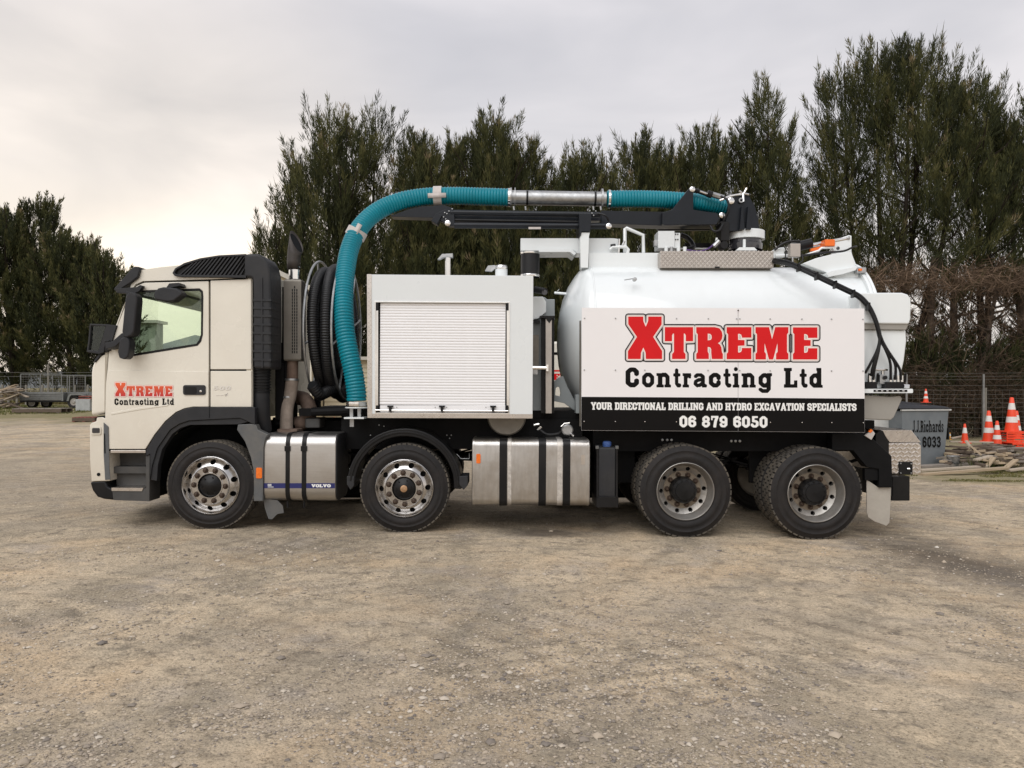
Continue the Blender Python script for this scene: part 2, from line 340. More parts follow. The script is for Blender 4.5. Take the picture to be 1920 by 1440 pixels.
# ---------------------------------------------------------------- letter shapes
def R_(*a): return ('r',)+a
def K(t, *p): return ('s', list(p), t)
def ringp(x0, y0, x1, y1, c): return [(x0,y0+c),(x0,y1-c),(x0+c,y1),(x1-c,y1),(x1,y1-c),(x1,y0+c),(x1-c,y0),(x0+c,y0),(x0,y0+c)]
def serifs(*xs, top=True, bot=True, w=0.17):
    o = []
    for x in xs:
        if bot: o.append(R_(x-w, 0, x+w, 0.15))
        if top: o.append(R_(x-w, 0.85, x+w, 1))
    return o
def stem(x, y0=0, y1=1, t=0.22): return R_(x-t/2, y0, x+t/2, y1)
_six = [(.5,.74),(.44,.86),(.36,.89),(.23,.89),(.11,.76),(.11,.25),(.23,.11),(.38,.11),(.5,.22),(.5,.42),(.4,.54),(.2,.54)]
GL = {
 'A': (.76, [K(.19,(.13,.05),(.36,.93)), K(.21,(.40,.93),(.63,.05)), R_(.2,.25,.55,.39), R_(0,0,.28,.14), R_(.46,0,.76,.14), R_(.26,.86,.5,1)]),
 'C': (.62, [K(.22,(.51,.68),(.51,.78),(.4,.89),(.24,.89),(.11,.77),(.11,.23),(.24,.11),(.4,.11),(.51,.22),(.51,.33))]),
 'D': (.66, [stem(.17), K(.2,(.17,.9),(.42,.9),(.55,.77),(.55,.23),(.42,.1),(.17,.1)), R_(0,0,.3,.15), R_(0,.85,.3,1)]),
 'E': (.6, [stem(.17), R_(0,.84,.6,1), R_(0,0,.6,.16), R_(.17,.42,.44,.58), R_(.46,.68,.6,1), R_(.46,0,.6,.32)]),
 'G': (.66, [K(.22,(.52,.7),(.52,.78),(.4,.89),(.24,.89),(.11,.77),(.11,.23),(.24,.11),(.4,.11),(.53,.2),(.53,.42)), R_(.34,.36,.66,.5)]),
 'H': (.74, [stem(.17), stem(.57), R_(.17,.42,.57,.58)]+serifs(.17,.57)),
 'I': (.34, [stem(.17)]+serifs(.17)),
 'J': (.5, [K(.2,(.36,.95),(.36,.25),(.27,.11),(.17,.11),(.1,.2)), R_(.18,.85,.5,1)]),
 'L': (.58, [stem(.17), R_(0,.85,.34,1), R_(0,0,.58,.16), R_(.44,0,.58,.36)]),
 'N': (.76, [stem(.17,t=.18), stem(.59,t=.18), K(.2,(.17,.9),(.59,.1)), R_(0,.85,.26,1), R_(0,0,.33,.14), R_(.43,.86,.76,1)]),
 'O': (.65, [K(.22, *ringp(.11,.11,.54,.89,.14))]),
 'P': (.64, [stem(.17), K(.19,(.17,.9),(.44,.9),(.54,.8),(.54,.6),(.44,.49),(.17,.49)), R_(0,0,.36,.15), R_(0,.85,.3,1)]),
 'R': (.7, [stem(.17), K(.19,(.17,.9),(.44,.9),(.54,.8),(.54,.62),(.44,.51),(.17,.51)), K(.2,(.4,.5),(.52,.38),(.54,.1)), R_(.46,0,.7,.14), R_(0,0,.34,.15), R_(0,.85,.3,1)]),
 'S': (.64, [K(.21,(.52,.7),(.5,.82),(.4,.895),(.23,.895),(.11,.8),(.11,.67),(.2,.57),(.44,.45),(.53,.34),(.53,.21),(.42,.105),(.22,.105),(.12,.19),(.1,.32))]),
 'T': (.64, [stem(.32), R_(0,.83,.64,1), R_(0,.64,.12,1), R_(.52,.64,.64,1), R_(.15,0,.49,.14)]),
 'U': (.72, [K(.21,(.16,.9),(.16,.25),(.28,.11),(.44,.11),(.56,.25),(.56,.9)), R_(0,.85,.32,1), R_(.4,.85,.72,1)]),
 'V': (.74, [K(.2,(.15,.92),(.37,.1),(.6,.92)), R_(0,.86,.32,1), R_(.44,.86,.74,1)]),
 'X': (.74, [K(.21,(.14,.93),(.6,.07)), K(.21,(.6,.93),(.14,.07)), R_(0,.86,.31,1), R_(.43,.86,.74,1), R_(0,0,.31,.14), R_(.43,0,.74,.14)]),
 'Y': (.74, [K(.2,(.14,.93),(.37,.47),(.6,.93)), stem(.37,0,.5), R_(0,.86,.31,1), R_(.43,.86,.74,1), R_(.2,0,.54,.14)]),
 '0': (.61, [K(.22, *ringp(.11,.11,.5,.89,.14))]),
 '3': (.6, [K(.2,(.1,.76),(.17,.88),(.36,.9),(.48,.8),(.48,.65),(.38,.53),(.25,.52),(.38,.52),(.5,.4),(.5,.22),(.38,.1),(.2,.1),(.1,.22))]),
 '5': (.61, [R_(.1,.83,.54,1), R_(.1,.48,.29,1), K(.21,(.2,.56),(.38,.56),(.5,.46),(.5,.23),(.38,.11),(.22,.11),(.11,.2),(.11,.26))]),
 '6': (.61, [K(.21, *_six)]),
 '7': (.6, [R_(.02,.82,.58,1), R_(.02,.64,.14,1), K(.22,(.47,.85),(.36,.55),(.3,.1)), R_(.19,0,.41,.2)]),
 '8': (.62, [K(.2, *ringp(.13,.52,.49,.9,.12)), K(.21, *ringp(.11,.105,.51,.52,.13))]),
 '9': (.61, [K(.21, *[(.61-x, 1-y) for x, y in _six])]),
 '.': (.24, [R_(.02,0,.22,.2)]),
 'o': (.62, [K(.2, *ringp(.1,.1,.52,.64,.13))]),
 'n': (.72, [stem(.18,0,.72,.22), K(.2,(.2,.56),(.3,.63),(.45,.63),(.55,.52),(.55,.1)), R_(0,.58,.22,.72), R_(0,0,.36,.14), R_(.4,0,.72,.14)]),
 't': (.42, [K(.2,(.2,.86),(.2,.2),(.28,.1),(.38,.1)), R_(.1,.6,.3,.9), R_(0,.56,.42,.71)]),
 'r': (.5, [stem(.18,0,.72), R_(0,.58,.22,.72), R_(0,0,.38,.14), K(.2,(.2,.5),(.3,.61),(.42,.61)), R_(.36,.46,.5,.72)]),
 'a': (.66, [K(.18,(.12,.56),(.2,.63),(.38,.63),(.49,.54),(.49,.12),(.6,.08)), K(.17,(.48,.4),(.26,.38),(.12,.3),(.1,.18),(.2,.09),(.32,.1),(.48,.24)), R_(.44,0,.66,.13)]),
 'c': (.6, [K(.21,(.49,.48),(.49,.55),(.4,.625),(.24,.625),(.11,.52),(.11,.22),(.24,.105),(.4,.105),(.49,.19),(.49,.26))]),
 'i': (.36, [stem(.19,0,.72,.22), R_(0,.58,.22,.72), R_(0,0,.36,.14), K(.21,(.17,.93),(.171,.93))]),
 'g': (.66, [K(.2, *ringp(.11,.1,.5,.62,.13)), R_(.4,-.1,.6,.72), R_(.5,.58,.66,.72), K(.18,(.5,-.08),(.42,-.18),(.2,-.18),(.1,-.1))]),
 'd': (.68, [K(.2, *ringp(.11,.1,.48,.62,.13)), stem(.5,0,1), R_(.36,.86,.55,1), R_(.45,0,.68,.14)]),
 'h': (.72, [stem(.18,0,1), K(.2,(.2,.56),(.3,.63),(.45,.63),(.55,.52),(.55,.1)), R_(0,.86,.22,1), R_(0,0,.36,.14), R_(.4,0,.72,.14)]),
 's': (.52, [K(.16,(.42,.52),(.34,.64),(.18,.64),(.1,.54),(.16,.42),(.36,.31),(.42,.2),(.34,.08),(.16,.08),(.08,.2))]),
}
_GC = {}
def glyph_field(ch):
    if ch not in _GC:
        w, sh = GL[ch]; h = 0.022; lo = -0.3 if ch == 'g' else -0.03
        xs = np.arange(-0.06, w+0.08, h); ys = np.arange(lo, 1.09, h); X, Y = np.meshgrid(xs, ys)
        _GC[ch] = (xs, ys, sdf(sh, X, Y))
    return _GC[ch]
def put_glyph(mb, ch, x0, x1, yb, yt, to3, off=0.0):
    """glyph ch between px columns x0..x1, baseline row yb, cap-top row yt"""
    w = GL[ch][0]; xs, ys, D = glyph_field(ch)
    field_mesh(mb, D, xs, ys, off, lambda x, y: to3(x0+(x1-x0)*x/w, yb+(yt-yb)*y))
def put_text(mb, s, x0, x1, yb, yt, to3, space=0.3, gap=0.06, off=0.0):
    adv = [space if c == ' ' else GL[c][0]+gap for c in s]; tot = sum(adv)-gap; x = 0
    for c, a in zip(s, adv):
        if c != ' ': put_glyph(mb, c, x0+(x1-x0)*x/tot, x0+(x1-x0)*(x+GL[c][0])/tot, yb, yt, to3, off)
        x += a
def words(name, m, parent, s, x0, x1, yb, yt, to3, space=0.3, gap=0.06, off=0.0):
    adv = [space if c == ' ' else GL[c][0]+gap for c in s]; tot = sum(adv)-gap; x = 0; mb = MB()
    for c, a in list(zip(s, adv))+[(' ', 0)]:
        if c == ' ': mb.build(name, m, parent); mb = MB()
        else: put_glyph(mb, c, x0+(x1-x0)*x/tot, x0+(x1-x0)*(x+GL[c][0])/tot, yb, yt, to3, off)
        x += a
# the big logo, traced letter by letter in sign rows/columns
_z1 = lambda pts: [(1160+x/8.47, 570+y/8.47) for x, y in pts]
_z2 = lambda pts: [(1340+x/8.473, 570+y/8.473) for x, y in pts]
LOGO = [('p', [_z1([(152,200),(390,200),(392,270),(430,362),(468,270),(470,200),(683,200),(683,325),(548,522),(690,745),(690,872),(432,872),(428,775),(392,690),(355,775),(350,872),(147,872),(147,750),(290,522),(152,320)])]),
 ('p', [_z1([(733,368),(1182,368),(1182,592),(1066,592),(1066,500),(1050,470),(1035,470),(1035,760),(1062,795),(1062,875),(848,875),(848,795),(878,760),(878,470),(862,470),(848,500),(848,592),(733,592)])]),
 ('p', [_z1([(1232,368),(1530,368),(1600,385),(1640,440),(1650,500),(1638,560),(1605,605),(1575,622),(1610,645),(1632,690),(1640,770),(1655,790),(1655,875),(1480,875),(1470,780),(1470,720),(1455,690),(1415,680),(1415,760),(1432,790),(1432,875),(1232,875),(1232,790),(1255,765),(1255,480),(1232,455)]), _z1([(1415,470),(1455,475),(1475,500),(1478,540),(1465,568),(1415,578)])]),
 ('p', [_z2([(190,368),(585,368),(585,535),(432,535),(432,515),(420,485),(395,475),(372,475),(372,570),(475,570),(475,662),(372,662),(372,770),(395,770),(420,760),(432,730),(432,698),(583,698),(583,878),(190,878),(190,790),(213,765),(213,480),(190,455)])]),
 ('p', [_z2([(648,368),(865,368),(912,560),(962,368),(1172,368),(1172,455),(1150,480),(1150,765),(1172,790),(1172,880),(975,880),(975,790),(1000,760),(998,620),(930,880),(862,880),(793,620),(793,760),(815,790),(815,880),(648,880),(648,790),(672,765),(672,480),(648,455)])]),
 ('p', [_z2([(1243,370),(1632,370),(1632,540),(1483,540),(1483,515),(1470,488),(1445,478),(1422,478),(1422,570),(1525,570),(1525,665),(1422,665),(1422,775),(1445,775),(1472,765),(1483,735),(1483,702),(1632,702),(1632,882),(1243,882),(1243,795),(1265,770),(1265,480),(1243,455)])])]
_lx = np.arange(1163, 1546, 0.45); _ly = np.arange(580, 688, 0.45); _LX, _LY = np.meshgrid(_lx, _ly)
LOGO_D = np.minimum.reduce([sdf([s], _LX, _LY) for s in LOGO])
CONTR = [('C',1173,1198),('o',1204,1226.5),('n',1231,1258),('t',1262.5,1275.5),('r',1280,1295.5),('a',1300,1324.5),('c',1329,1351.5),('t',1356.5,1369.5),('i',1374,1386),('n',1390.5,1417),('g',1422,1447.5),('L',1470,1495),('t',1499.5,1512.5),('d',1517.5,1542.5)]
def logo_layer(name, m, parent, off, to3):
    return field_mesh(MB(), LOGO_D, _lx, _ly, off, to3).build(name, m, parent)

# ---------------------------------------------------------------- the truck
truck = empty('vacuum_truck'); truck.rotation_euler = (0, TH, 0)
tag(truck, 'white four-axle vacuum excavation truck with teal suction hose and red lettered side sign', 'truck')
def pl(name, m, loops, y0, y1, parent=truck, bevel=0.0, at=None, seg=2):
    """flat-sided piece: outline(s) given in picture px on the plane y=at (default y0), thickness y0..y1"""
    a = y0 if at is None else at
    if not isinstance(loops[0][0], (tuple, list)): loops = [loops]
    lp = [[(T(px, py, a)[0], T(px, py, a)[2]) for px, py in l] for l in loops]
    return MB().plate(lp, y0, y1).build(name, m, parent, bevel, seg=seg)
def rc(name, m, x0, y0, x1, y1, d0, d1, parent=truck, bevel=0.0, at=None):
    return pl(name, m, [(x0, y0), (x1, y0), (x1, y1), (x0, y1)], d0, d1, parent, bevel, at)
def tb(name, m, pts, r, parent=truck, n=10, sp=0):
    P = [T(*p) for p in pts]
    if sp: P = spline(P, sp)
    return MB().tube(P, r, n).build(name, m, parent)
def rrect(x0, y0, x1, y1, r, k=4):
    o = []
    for cx, cy, a in ((x1-r, y0+r, -PI/2), (x1-r, y1-r, 0), (x0+r, y1-r, PI/2), (x0+r, y0+r, PI)):
        o += [(cx+r*math.cos(a+PI/2*i/k), cy+r*math.sin(a+PI/2*i/k)) for i in range(k+1)]
    return o

# ---- wheels
def gz(x, y):
    z = -0.013 - 0.0177*8*math.tanh(x/8)
    t = min(1, max(0, (y-8)/22)); t = t*t*(3-2*t); s = min(1, max(0, (-x-1)/6))
    return z + 0.30*t*s
def disc_with_holes(mb, c, r0, r1, rh, nh, ych, rot=0, depth=0.05, k=16):
    """annulus r0..r1 with nh round holes at radius rh[0], hole radius rh[1]; ych(r) gives the axial offset"""
    rc_, rr = rh; sec = 2*PI/nh
    for h in range(nh):
        a0 = rot+h*sec; outer = []; q = k//4
        for i in range(q): outer.append((r1, a0-sec/2+sec*i/q))
        for i in range(q): outer.append((r1+(r0-r1)*i/q, a0+sec/2))
        for i in range(q): outer.append((r0, a0+sec/2-sec*i/q))
        for i in range(q): outer.append((r0+(r1-r0)*i/q, a0-sec/2))
        O = []; 
        for r, a in outer: O.append((r*math.cos(a), r*math.sin(a)))
        ccx, ccz = rc_*math.cos(a0), rc_*math.sin(a0); I = []
        for (x, z) in O:
            an = math.atan2(z-ccz, x-ccx); I.append((ccx+rr*math.cos(an), ccz+rr*math.sin(an)))
        M = [((o[0]+i[0])/2, (o[1]+i[1])/2) for o, i in zip(O, I)]
        v = [(c[0]+x, c[1]+ych(math.hypot(x, z)), c[2]+z) for lp in (O, M, I) for x, z in lp]
        v += [(c[0]+x, c[1]+ych(math.hypot(x, z))+depth, c[2]+z) for x, z in I]; n = len(O); f = []
        for lv in range(3):
            for i in range(n): j = (i+1) % n; f.append((lv*n+i, lv*n+j, (lv+1)*n+j, (lv+1)*n+i))
        mb.add(v, f)
def tyre_mesh(R, w, rimr, lugs, seed):
    """axis y, outer face at y=0, going back to y=w"""
    m = MB(); sw = [(rimr, 0.02), (rimr+0.012, 0.008), (rimr+0.022, 0.004), (rimr+0.026, 0.007), (rimr+0.030, 0.003), (rimr+0.06, -0.004), (rimr+0.085, -0.006), (rimr+0.088, -0.003), (R-0.07, -0.003), (R-0.066, -0.006), (R-0.05, 0.001), (R-0.046, 0.005), (R-0.03, 0.012), (R-0.012, 0.022), (R-0.012, w-0.022), (R-0.03, w-0.012), (R-0.055, w), (rimr+0.05, w), (rimr, w-0.02)]
    m.lathe(sw, (0, 0, 0), 'y', 72); return m
def tread_mesh(R, w, n, kind):
    m = MB(); rows = {'rib': 5, 'block': 4}[kind]; rw = (w-0.03)/rows
    for r in range(rows):
        y0 = 0.015+rw*r+0.006; y1 = 0.015+rw*(r+1)-0.006
        for i in range(n):
            a0 = 2*PI*(i+(0.5*(r % 2)))/n; g = 0.16 if kind == 'rib' else 0.26
            a1 = a0+2*PI/n*(1-g); am = (a0+a1)/2
            v = []
            for rr in (R-0.02, R):
                for a in (a0, am, a1):
                    for y in (y0, y1):
                        v.append((rr*math.cos(a), y, rr*math.sin(a)))
            # index: rr*6 + a*2 + y
            m.add(v, [(6,7,9,8),(8,9,11,10),(0,2,8,6),(2,4,10,8),(1,7,9,3),(3,9,11,5),(0,6,7,1),(4,5,11,10)])
    return m
nutm = None
def lug_nut(parent, c, r_nut=0.019, out=0.03):
    global nutm
    if nutm is None:
        mb = MB(); mb.lathe([(0.030, 0.0), (0.030, -0.006), (0.020, -0.007)], (0, 0, 0), 'y', 14)
        mb.lathe([(0.0195, -0.002), (0.0195, -0.022), (0.012, -0.028), (0.012, -0.036), (0.0, -0.037)], (0, 0, 0), 'y', 6)
        me = mb.mesh('lug_nut'); me.materials.append(MATS['nut']); nutm = me
    o = bpy.data.objects.new('lug_nut', nutm); o.location = c; link(o, parent); return o
def wheel(px, R, y0, kind, detail=True, zoff=0.0):
    X = T(px, 920, y0)[0]; wx = (px-960)*S(y0)
    zc = gz(wx, y0)+R-0.009+zoff; c = Vector((wx*math.cos(TH)-zc*math.sin(TH), y0, wx*math.sin(TH)+zc*math.cos(TH)))
    rim = bpy.data.objects.new('wheel', None); rim.location = c; link(rim, truck); rim.rotation_euler = (0, random.uniform(0, 6), 0)
    tw = 0.285
    ty = tyre_mesh(R, tw, 0.296, 0, 0).build('tyre', 'rubber', rim, smooth=50)
    tread_mesh(R, tw, 54 if kind != 'rear' else 46, 'rib' if kind == 'steer_a' else 'block').build('tread', 'tread_rubber', rim)
    if not detail:
        MB().lathe([(0.30, 0.03), (0.27, 0.08), (0.10, 0.08), (0.0, 0.08)], (0, 0, 0), 'y', 28).build('rim', 'steel_rim', rim); return
    m = MB()
    if kind.startswith('steer'):
        ych = lambda r: 0.004+0.055*min(1, max(0, (r-0.205)/0.07))**1.3 if r > 0.205 else 0.004
        m.lathe([(0.283, 0.075), (0.290, 0.03), (0.296, 0.004), (0.304, -0.004), (0.309, 0.0), (0.306, 0.018), (0.297, 0.03)], (0, 0, 0), 'y', 64)
        disc_with_holes(m, (0, 0, 0), 0.206, 0.285, (0.248, 0.029), 10, ych, rot=0.31)
        m.lathe([(0.206, 0.004), (0.200, -0.012), (0.196, -0.016), (0.142, -0.016), (0.138, -0.022), (0.128, -0.022), (0.124, -0.010), (0.122, 0.05)], (0, 0, 0), 'y', 64)
        m.build('rim', 'alloy', rim, smooth=40)
        for i in range(10):
            a = i*2*PI/10+0.02; lug_nut(rim, (0.1675*math.cos(a), -0.016, 0.1675*math.sin(a)))
        h = MB(); h.lathe([(0.122, 0.03), (0.118, 0.0), (0.10, -0.012), (0.075, -0.016), (0.06, -0.028), (0.0, -0.03)], (0, 0, 0), 'y', 32)
        for i in range(6):
            a = i*PI/3; h.cyl((0.09*math.cos(a), -0.01, 0.09*math.sin(a)), (0.09*math.cos(a), -0.024, 0.09*math.sin(a)), 0.008, n=6)
        h.build('hub_cap', 'black_paint', rim, smooth=40)
        if kind == 'steer_b': MB().lathe([(0.037, -0.02), (0.037, -0.042), (0.030, -0.046), (0.0, -0.046)], (0, 0, 0), 'y', 20).build('hub_badge', 'hub_gold', rim)
        MB().lathe([(0.29, 0.10), (0.0, 0.10)], (0, 0, 0), 'y', 24).build('brake_drum', 'chassis_black', rim)
    else:
        m.lathe([(0.297, 0.03), (0.306, 0.018), (0.309, 0.0), (0.304, -0.004), (0.297, 0.004), (0.292, 0.03), (0.284, 0.045), (0.279, 0.075), (0.268, 0.09), (0.262, 0.13)], (0, 0, 0), 'y', 64)
        disc_with_holes(m, (0, 0, 0), 0.204, 0.264, (0.234, 0.024), 10, lambda r: 0.165-0.035*(r-0.204)/0.06, rot=0.2)
        m.build('rim', 'steel_rim', rim, smooth=40)
        MB().lathe([(0.2045, 0.164), (0.198, 0.160), (0.12, 0.160)], (0, 0, 0), 'y', 48).build('wheel_face', 'dusty_rim', rim)
        for i in range(10):
            a = i*2*PI/10+0.1; lug_nut(rim, (0.1675*math.cos(a), 0.158, 0.1675*math.sin(a)))
        h = MB(); h.lathe([(0.145, 0.16), (0.138, 0.07), (0.128, 0.05), (0.10, 0.045), (0.098, 0.035), (0.0, 0.03)], (0, 0, 0), 'y', 36)
        for i in range(12):
            a = i*PI/6; h.cyl((0.117*math.cos(a), 0.05, 0.117*math.sin(a)), (0.117*math.cos(a), 0.036, 0.117*math.sin(a)), 0.009, n=6)
        h.build('hub_cap', 'black_paint', rim, smooth=40)
        MB().lathe([(0.27, 0.21), (0.0, 0.21)], (0, 0, 0), 'y', 24).build('brake_drum', 'chassis_black', rim)
wheel(394.5, 0.475, 0.0, 'steer_a'); wheel(758, 0.478, 0.0, 'steer_b')
wheel(1285.5, 0.497, 0.0, 'rear'); wheel(1531, 0.497, 0.0, 'rear')
for px in (1285.5, 1531):      # inner twin tyres, then the far side
    q = 960+(px-960)*S(0)/S(0.33); wheel(q, 0.497, 0.33, 'rear', False)
for px, y in ((394.5, 2.2), (758, 2.2), (1285.5, 1.85), (1531, 1.85), (1285.5, 2.2), (1531, 2.2)):
    q = 960+(px-960)*S(0)/S(y); wheel(q, 0.485, y, 'steer_a', False)
# axles and springs under the frame
for px in (394.5, 758, 1285.5, 1531):
    x = T(px, 915, 0)[0]; m = MB(); z = 0.47-0.017*x+0.006*x
    m.cyl((x, 0.25, z), (x, 2.3, z), 0.075, n=14)
    if px > 1000: m.lathe([(0.09, -0.25), (0.2, -0.1), (0.22, 0), (0.2, 0.1), (0.09, 0.25)], (x, 1.25, z), 'y', 20)
    m.build('axle', 'chassis_black', truck)
    for y in (0.72, 1.78):
        m = MB()
        for k in range(5):
            w = 0.75-0.11*k; zz = z+0.16-0.022*k
            m.plate([[(x-w, zz+0.13*(w/0.75)**2), (x-w/2, zz+0.03*(w/0.75)), (x, zz), (x+w/2, zz+0.03*(w/0.75)), (x+w, zz+0.13*(w/0.75)**2), (x+w, zz+0.15*(w/0.75)**2), (x+w/2, zz+0.05*(w/0.75)), (x, zz+0.02), (x-w/2, zz+0.05*(w/0.75)), (x-w, zz+0.15*(w/0.75)**2)]], y-0.04, y+0.04)
        m.build('leaf_spring', 'chassis_black', truck)
# ---- frame
for y in (0.80, 1.62):
    rc('chassis_rail', 'chassis_black', 470, 788, 1640, 836, y, y+0.09, at=0.80, bevel=0.006)
rc('bumper_beam', 'chassis_black', 215, 860, 300, 930, 0.75, 1.75)
for px in (520, 690, 880, 1060, 1180, 1410, 1600):
    rc('cross_member', 'chassis_black', px, 792, px+16, 832, 0.89, 1.62, at=0.8)
for px in (505, 1000): rc('added_far_bulk', 'chassis_black', px, 800, px+190, 935, 2.05, 2.45, at=2.05, bevel=0.08)  # far-side bulk added to block bright gaps under the frame
rc('gearbox', 'chassis_black', 480, 800, 640, 880, 0.95, 1.55, bevel=0.05)
rc('engine_sump', 'chassis_black', 330, 790, 470, 895, 0.95, 1.55, bevel=0.05)
MB().cyl((-1.9, 1.25, 0.75), (1.7, 1.25, 0.62), 0.055, n=12).build('drive_shaft', 'chassis_black', truck)
# black skirt under the pump box and behind the sign
rc('side_skirt', 'chassis_black', 640, 786, 1092, 842, 0.50, 0.56, at=0.5)
rc('side_skirt', 'chassis_black', 1112, 806, 1625, 846, 0.40, 0.46, at=0.4)
rc('sub_frame', 'chassis_black', 640, 770, 1600, 792, 0.55, 2.0, at=0.55)
for a, b in ((1120, 1190), (1405, 1480)): rc('guard_plate', 'chassis_black', a, 835, b, 905, 0.62, 0.66, at=0.62)
def bolts(pts, y, m='chrome', r=0.011, parent=truck):
    base = None
    for px, py in pts:
        p = T(px, py, y)
        if base is None:
            mb = MB(); mb.lathe([(r, 0.0), (r, -0.006), (r*0.7, -0.010), (0, -0.011)], (0, 0, 0), 'y', 8)
            base = mb.build('bolt', m, parent); base.location = p
        else: instance(base, p, parent=parent)
bolts([(1242, 825), (1251, 825), (1259, 825), (1371, 827), (1379, 827), (1387, 827), (1565, 828), (1574, 828), (1583, 828), (1608, 858), (1616, 858)], 0.398, 'galv', 0.015)
bolts([(711, 797), (720, 799), (838, 816), (846, 816), (843, 822), (695, 816)], 0.498, 'galv', 0.008)
# ---- cab
CY = 0.04
win = [(258, 545), (374, 541), (380, 546), (381, 556), (380, 628), (377, 640), (370, 648), (240, 669), (237, 664), (243, 600), (250, 556)]
door_out = [(201, 842), (197, 790), (199, 720), (204, 662), (216, 622), (232, 580), (245, 552), (256, 536), (270, 530), (391, 527), (391.5, 763), (362, 763), (346, 766), (330, 773), (310, 790), (290, 815), (273, 842)]
door = pl('door', 'cream_paint', [door_out, win], CY, CY+0.04, bevel=0.006)
frame_out = [(205, 657), (222, 605), (236, 563), (246, 533), (256, 512), (265, 506), (300, 501), (330, 498), (470, 497), (470, 520), (396, 523.5), (393, 523.5), (268, 527), (254, 533), (243, 549), (230, 577), (214, 619)]
pl('door_surround', 'cream_paint', frame_out, CY, CY+0.05, bevel=0.006)
pl('side_panel', 'cream_paint', [(394.5, 526), (470.5, 523), (471, 692.5), (394.5, 692.5)], CY, CY+0.04, bevel=0.005)
lowp = pl('side_panel', 'cream_paint', [(394.5, 695.5), (471, 695.5), (471.5, 763), (394.5, 763)], CY, CY+0.04, bevel=0.005)
liner_o = [(203, 842), (200, 700), (208, 657), (250, 530), (262, 508), (300, 503), (468, 500), (474, 523), (474, 764), (360, 766), (312, 792), (275, 842)]
pl('cab_liner', 'interior', [liner_o, win], CY+0.052, CY+0.07, at=CY)
# rubber window frame and glass
fr_in = [(260, 548.5), (373, 545), (377, 549), (377.5, 557), (376.5, 627), (373.5, 637), (368, 644.5), (243, 664.5), (241, 661), (247, 600), (253.5, 558)]
pl('window_frame', 'black_paint', [win, fr_in], CY-0.004, CY+0.02, door)
pl('window_glass', 'green_glass', fr_in, CY+0.012, CY+0.014, door)
# lower door skin set proud, its bevel added to catch a highlight line
pl('door_lower_skin', 'cream_paint', [(201.5, 841.5), (197.5, 790), (199.5, 720), (202, 694), (391, 697), (391, 762.5), (362, 762.5), (346, 765.5), (330, 772.5), (310, 789.5), (290, 814.5), (273, 841.5)], CY-0.008, CY-0.0005, door, bevel=0.0075, seg=3, at=CY)
DY = CY-0.009
# crease lines in the door skin
for a in ([(207, 774), (262, 764), (319, 758), (313, 761.5), (262, 768.5), (208, 778)], ):
    pl('door_crease', 'cream_paint', a, DY-0.004, DY+0.004, door, bevel=0.004)
hb = pl('door_handle', 'dark_plastic', rrect(343, 722, 385, 740.5, 4), DY-0.012, DY+0.01, door, bevel=0.004)
pl('handle_lever', 'black_paint', rrect(346, 725, 368, 738, 3), DY-0.016, DY-0.004, door, bevel=0.003)
MB().lathe([(0.012, 0.002), (0.012, -0.005), (0, -0.006)], T(376.5, 733.5, DY-0.012), 'y', 14).build('door_lock', 'chrome', door)
# model number
m = MB(); t3 = lambda x, y: T(x, y, CY-0.003)
for ch, a in (('5', 399), ('0', 410.5), ('0', 422)):
    put_glyph(m, ch, a, a+10, 732, 724, lambda x, y: T(x+(732-y)*0.25, y, CY-0.003))
m.build('model_number', 'chrome', lowp)
m = MB()
for x0, x1 in ((405, 412), (413, 419)): m.plate([[(T(*p, CY)[0], T(*p, CY)[2]) for p in ((x0, 741), (x1, 740.5), (x1, 741.5), (x0, 742))]], CY-0.003, CY)
m.tube([T(427, 738, CY-0.002), T(421, 740.5, CY-0.002), T(427, 741, CY-0.002)], 0.003, 6); m.tube([T(427, 737, CY-0.002), T(423, 743, CY-0.002)], 0.003, 6)
m.build('emission_badge', 'chrome', lowp)
# front end
pl('front_panel', 'cream_paint', [(170, 780), (170.5, 700), (172, 688), (177, 676), (190, 661), (203, 656), (199, 700), (197, 776)], 0.06, 2.42, bevel=0.03, seg=3)
pl('bumper_corner', 'cream_paint', [(168, 797), (171, 793), (180, 790), (181, 783), (192, 782), (199, 786), (203, 800), (203.5, 845), (206, 902), (171, 903), (168, 860)], 0.03, 2.45, bevel=0.02, seg=3)
pl('bumper_bracket', 'fender_grey', [(194, 792), (203, 800), (205, 880), (207, 899), (197, 900), (194, 850)], 0.022, 0.03, bevel=0.003)
pl('bumper_slot', 'interior', [(194.5, 813), (196.5, 813), (197.5, 850), (195.5, 850)], 0.018, 0.022)
lm = pl('side_lamp', 'cream_paint', rrect(170, 800, 189, 815, 3), 0.018, 0.04, bevel=0.004)
pl('lens', 'lamp_dark', rrect(172.5, 802.5, 186.5, 812, 2), 0.012, 0.03, lm, bevel=0.002)
MB().lathe([(0.018, 0.004), (0.018, -0.004), (0.0, -0.004)], T(185, 889.5, 0.028), 'y', 18).build('bumper_hole', 'interior', truck)
pl('bumper_lower', 'black_paint', [(168, 904), (197, 902), (202, 912), (213, 918), (213, 938), (195, 936), (182, 932), (173, 920)], 0.03, 2.4, bevel=0.02, seg=3)
pl('door_gap', 'interior', [(181, 781), (196, 779), (203, 786), (208, 800), (209, 845), (203, 845), (200, 800), (193, 786)], 0.045, 0.3)
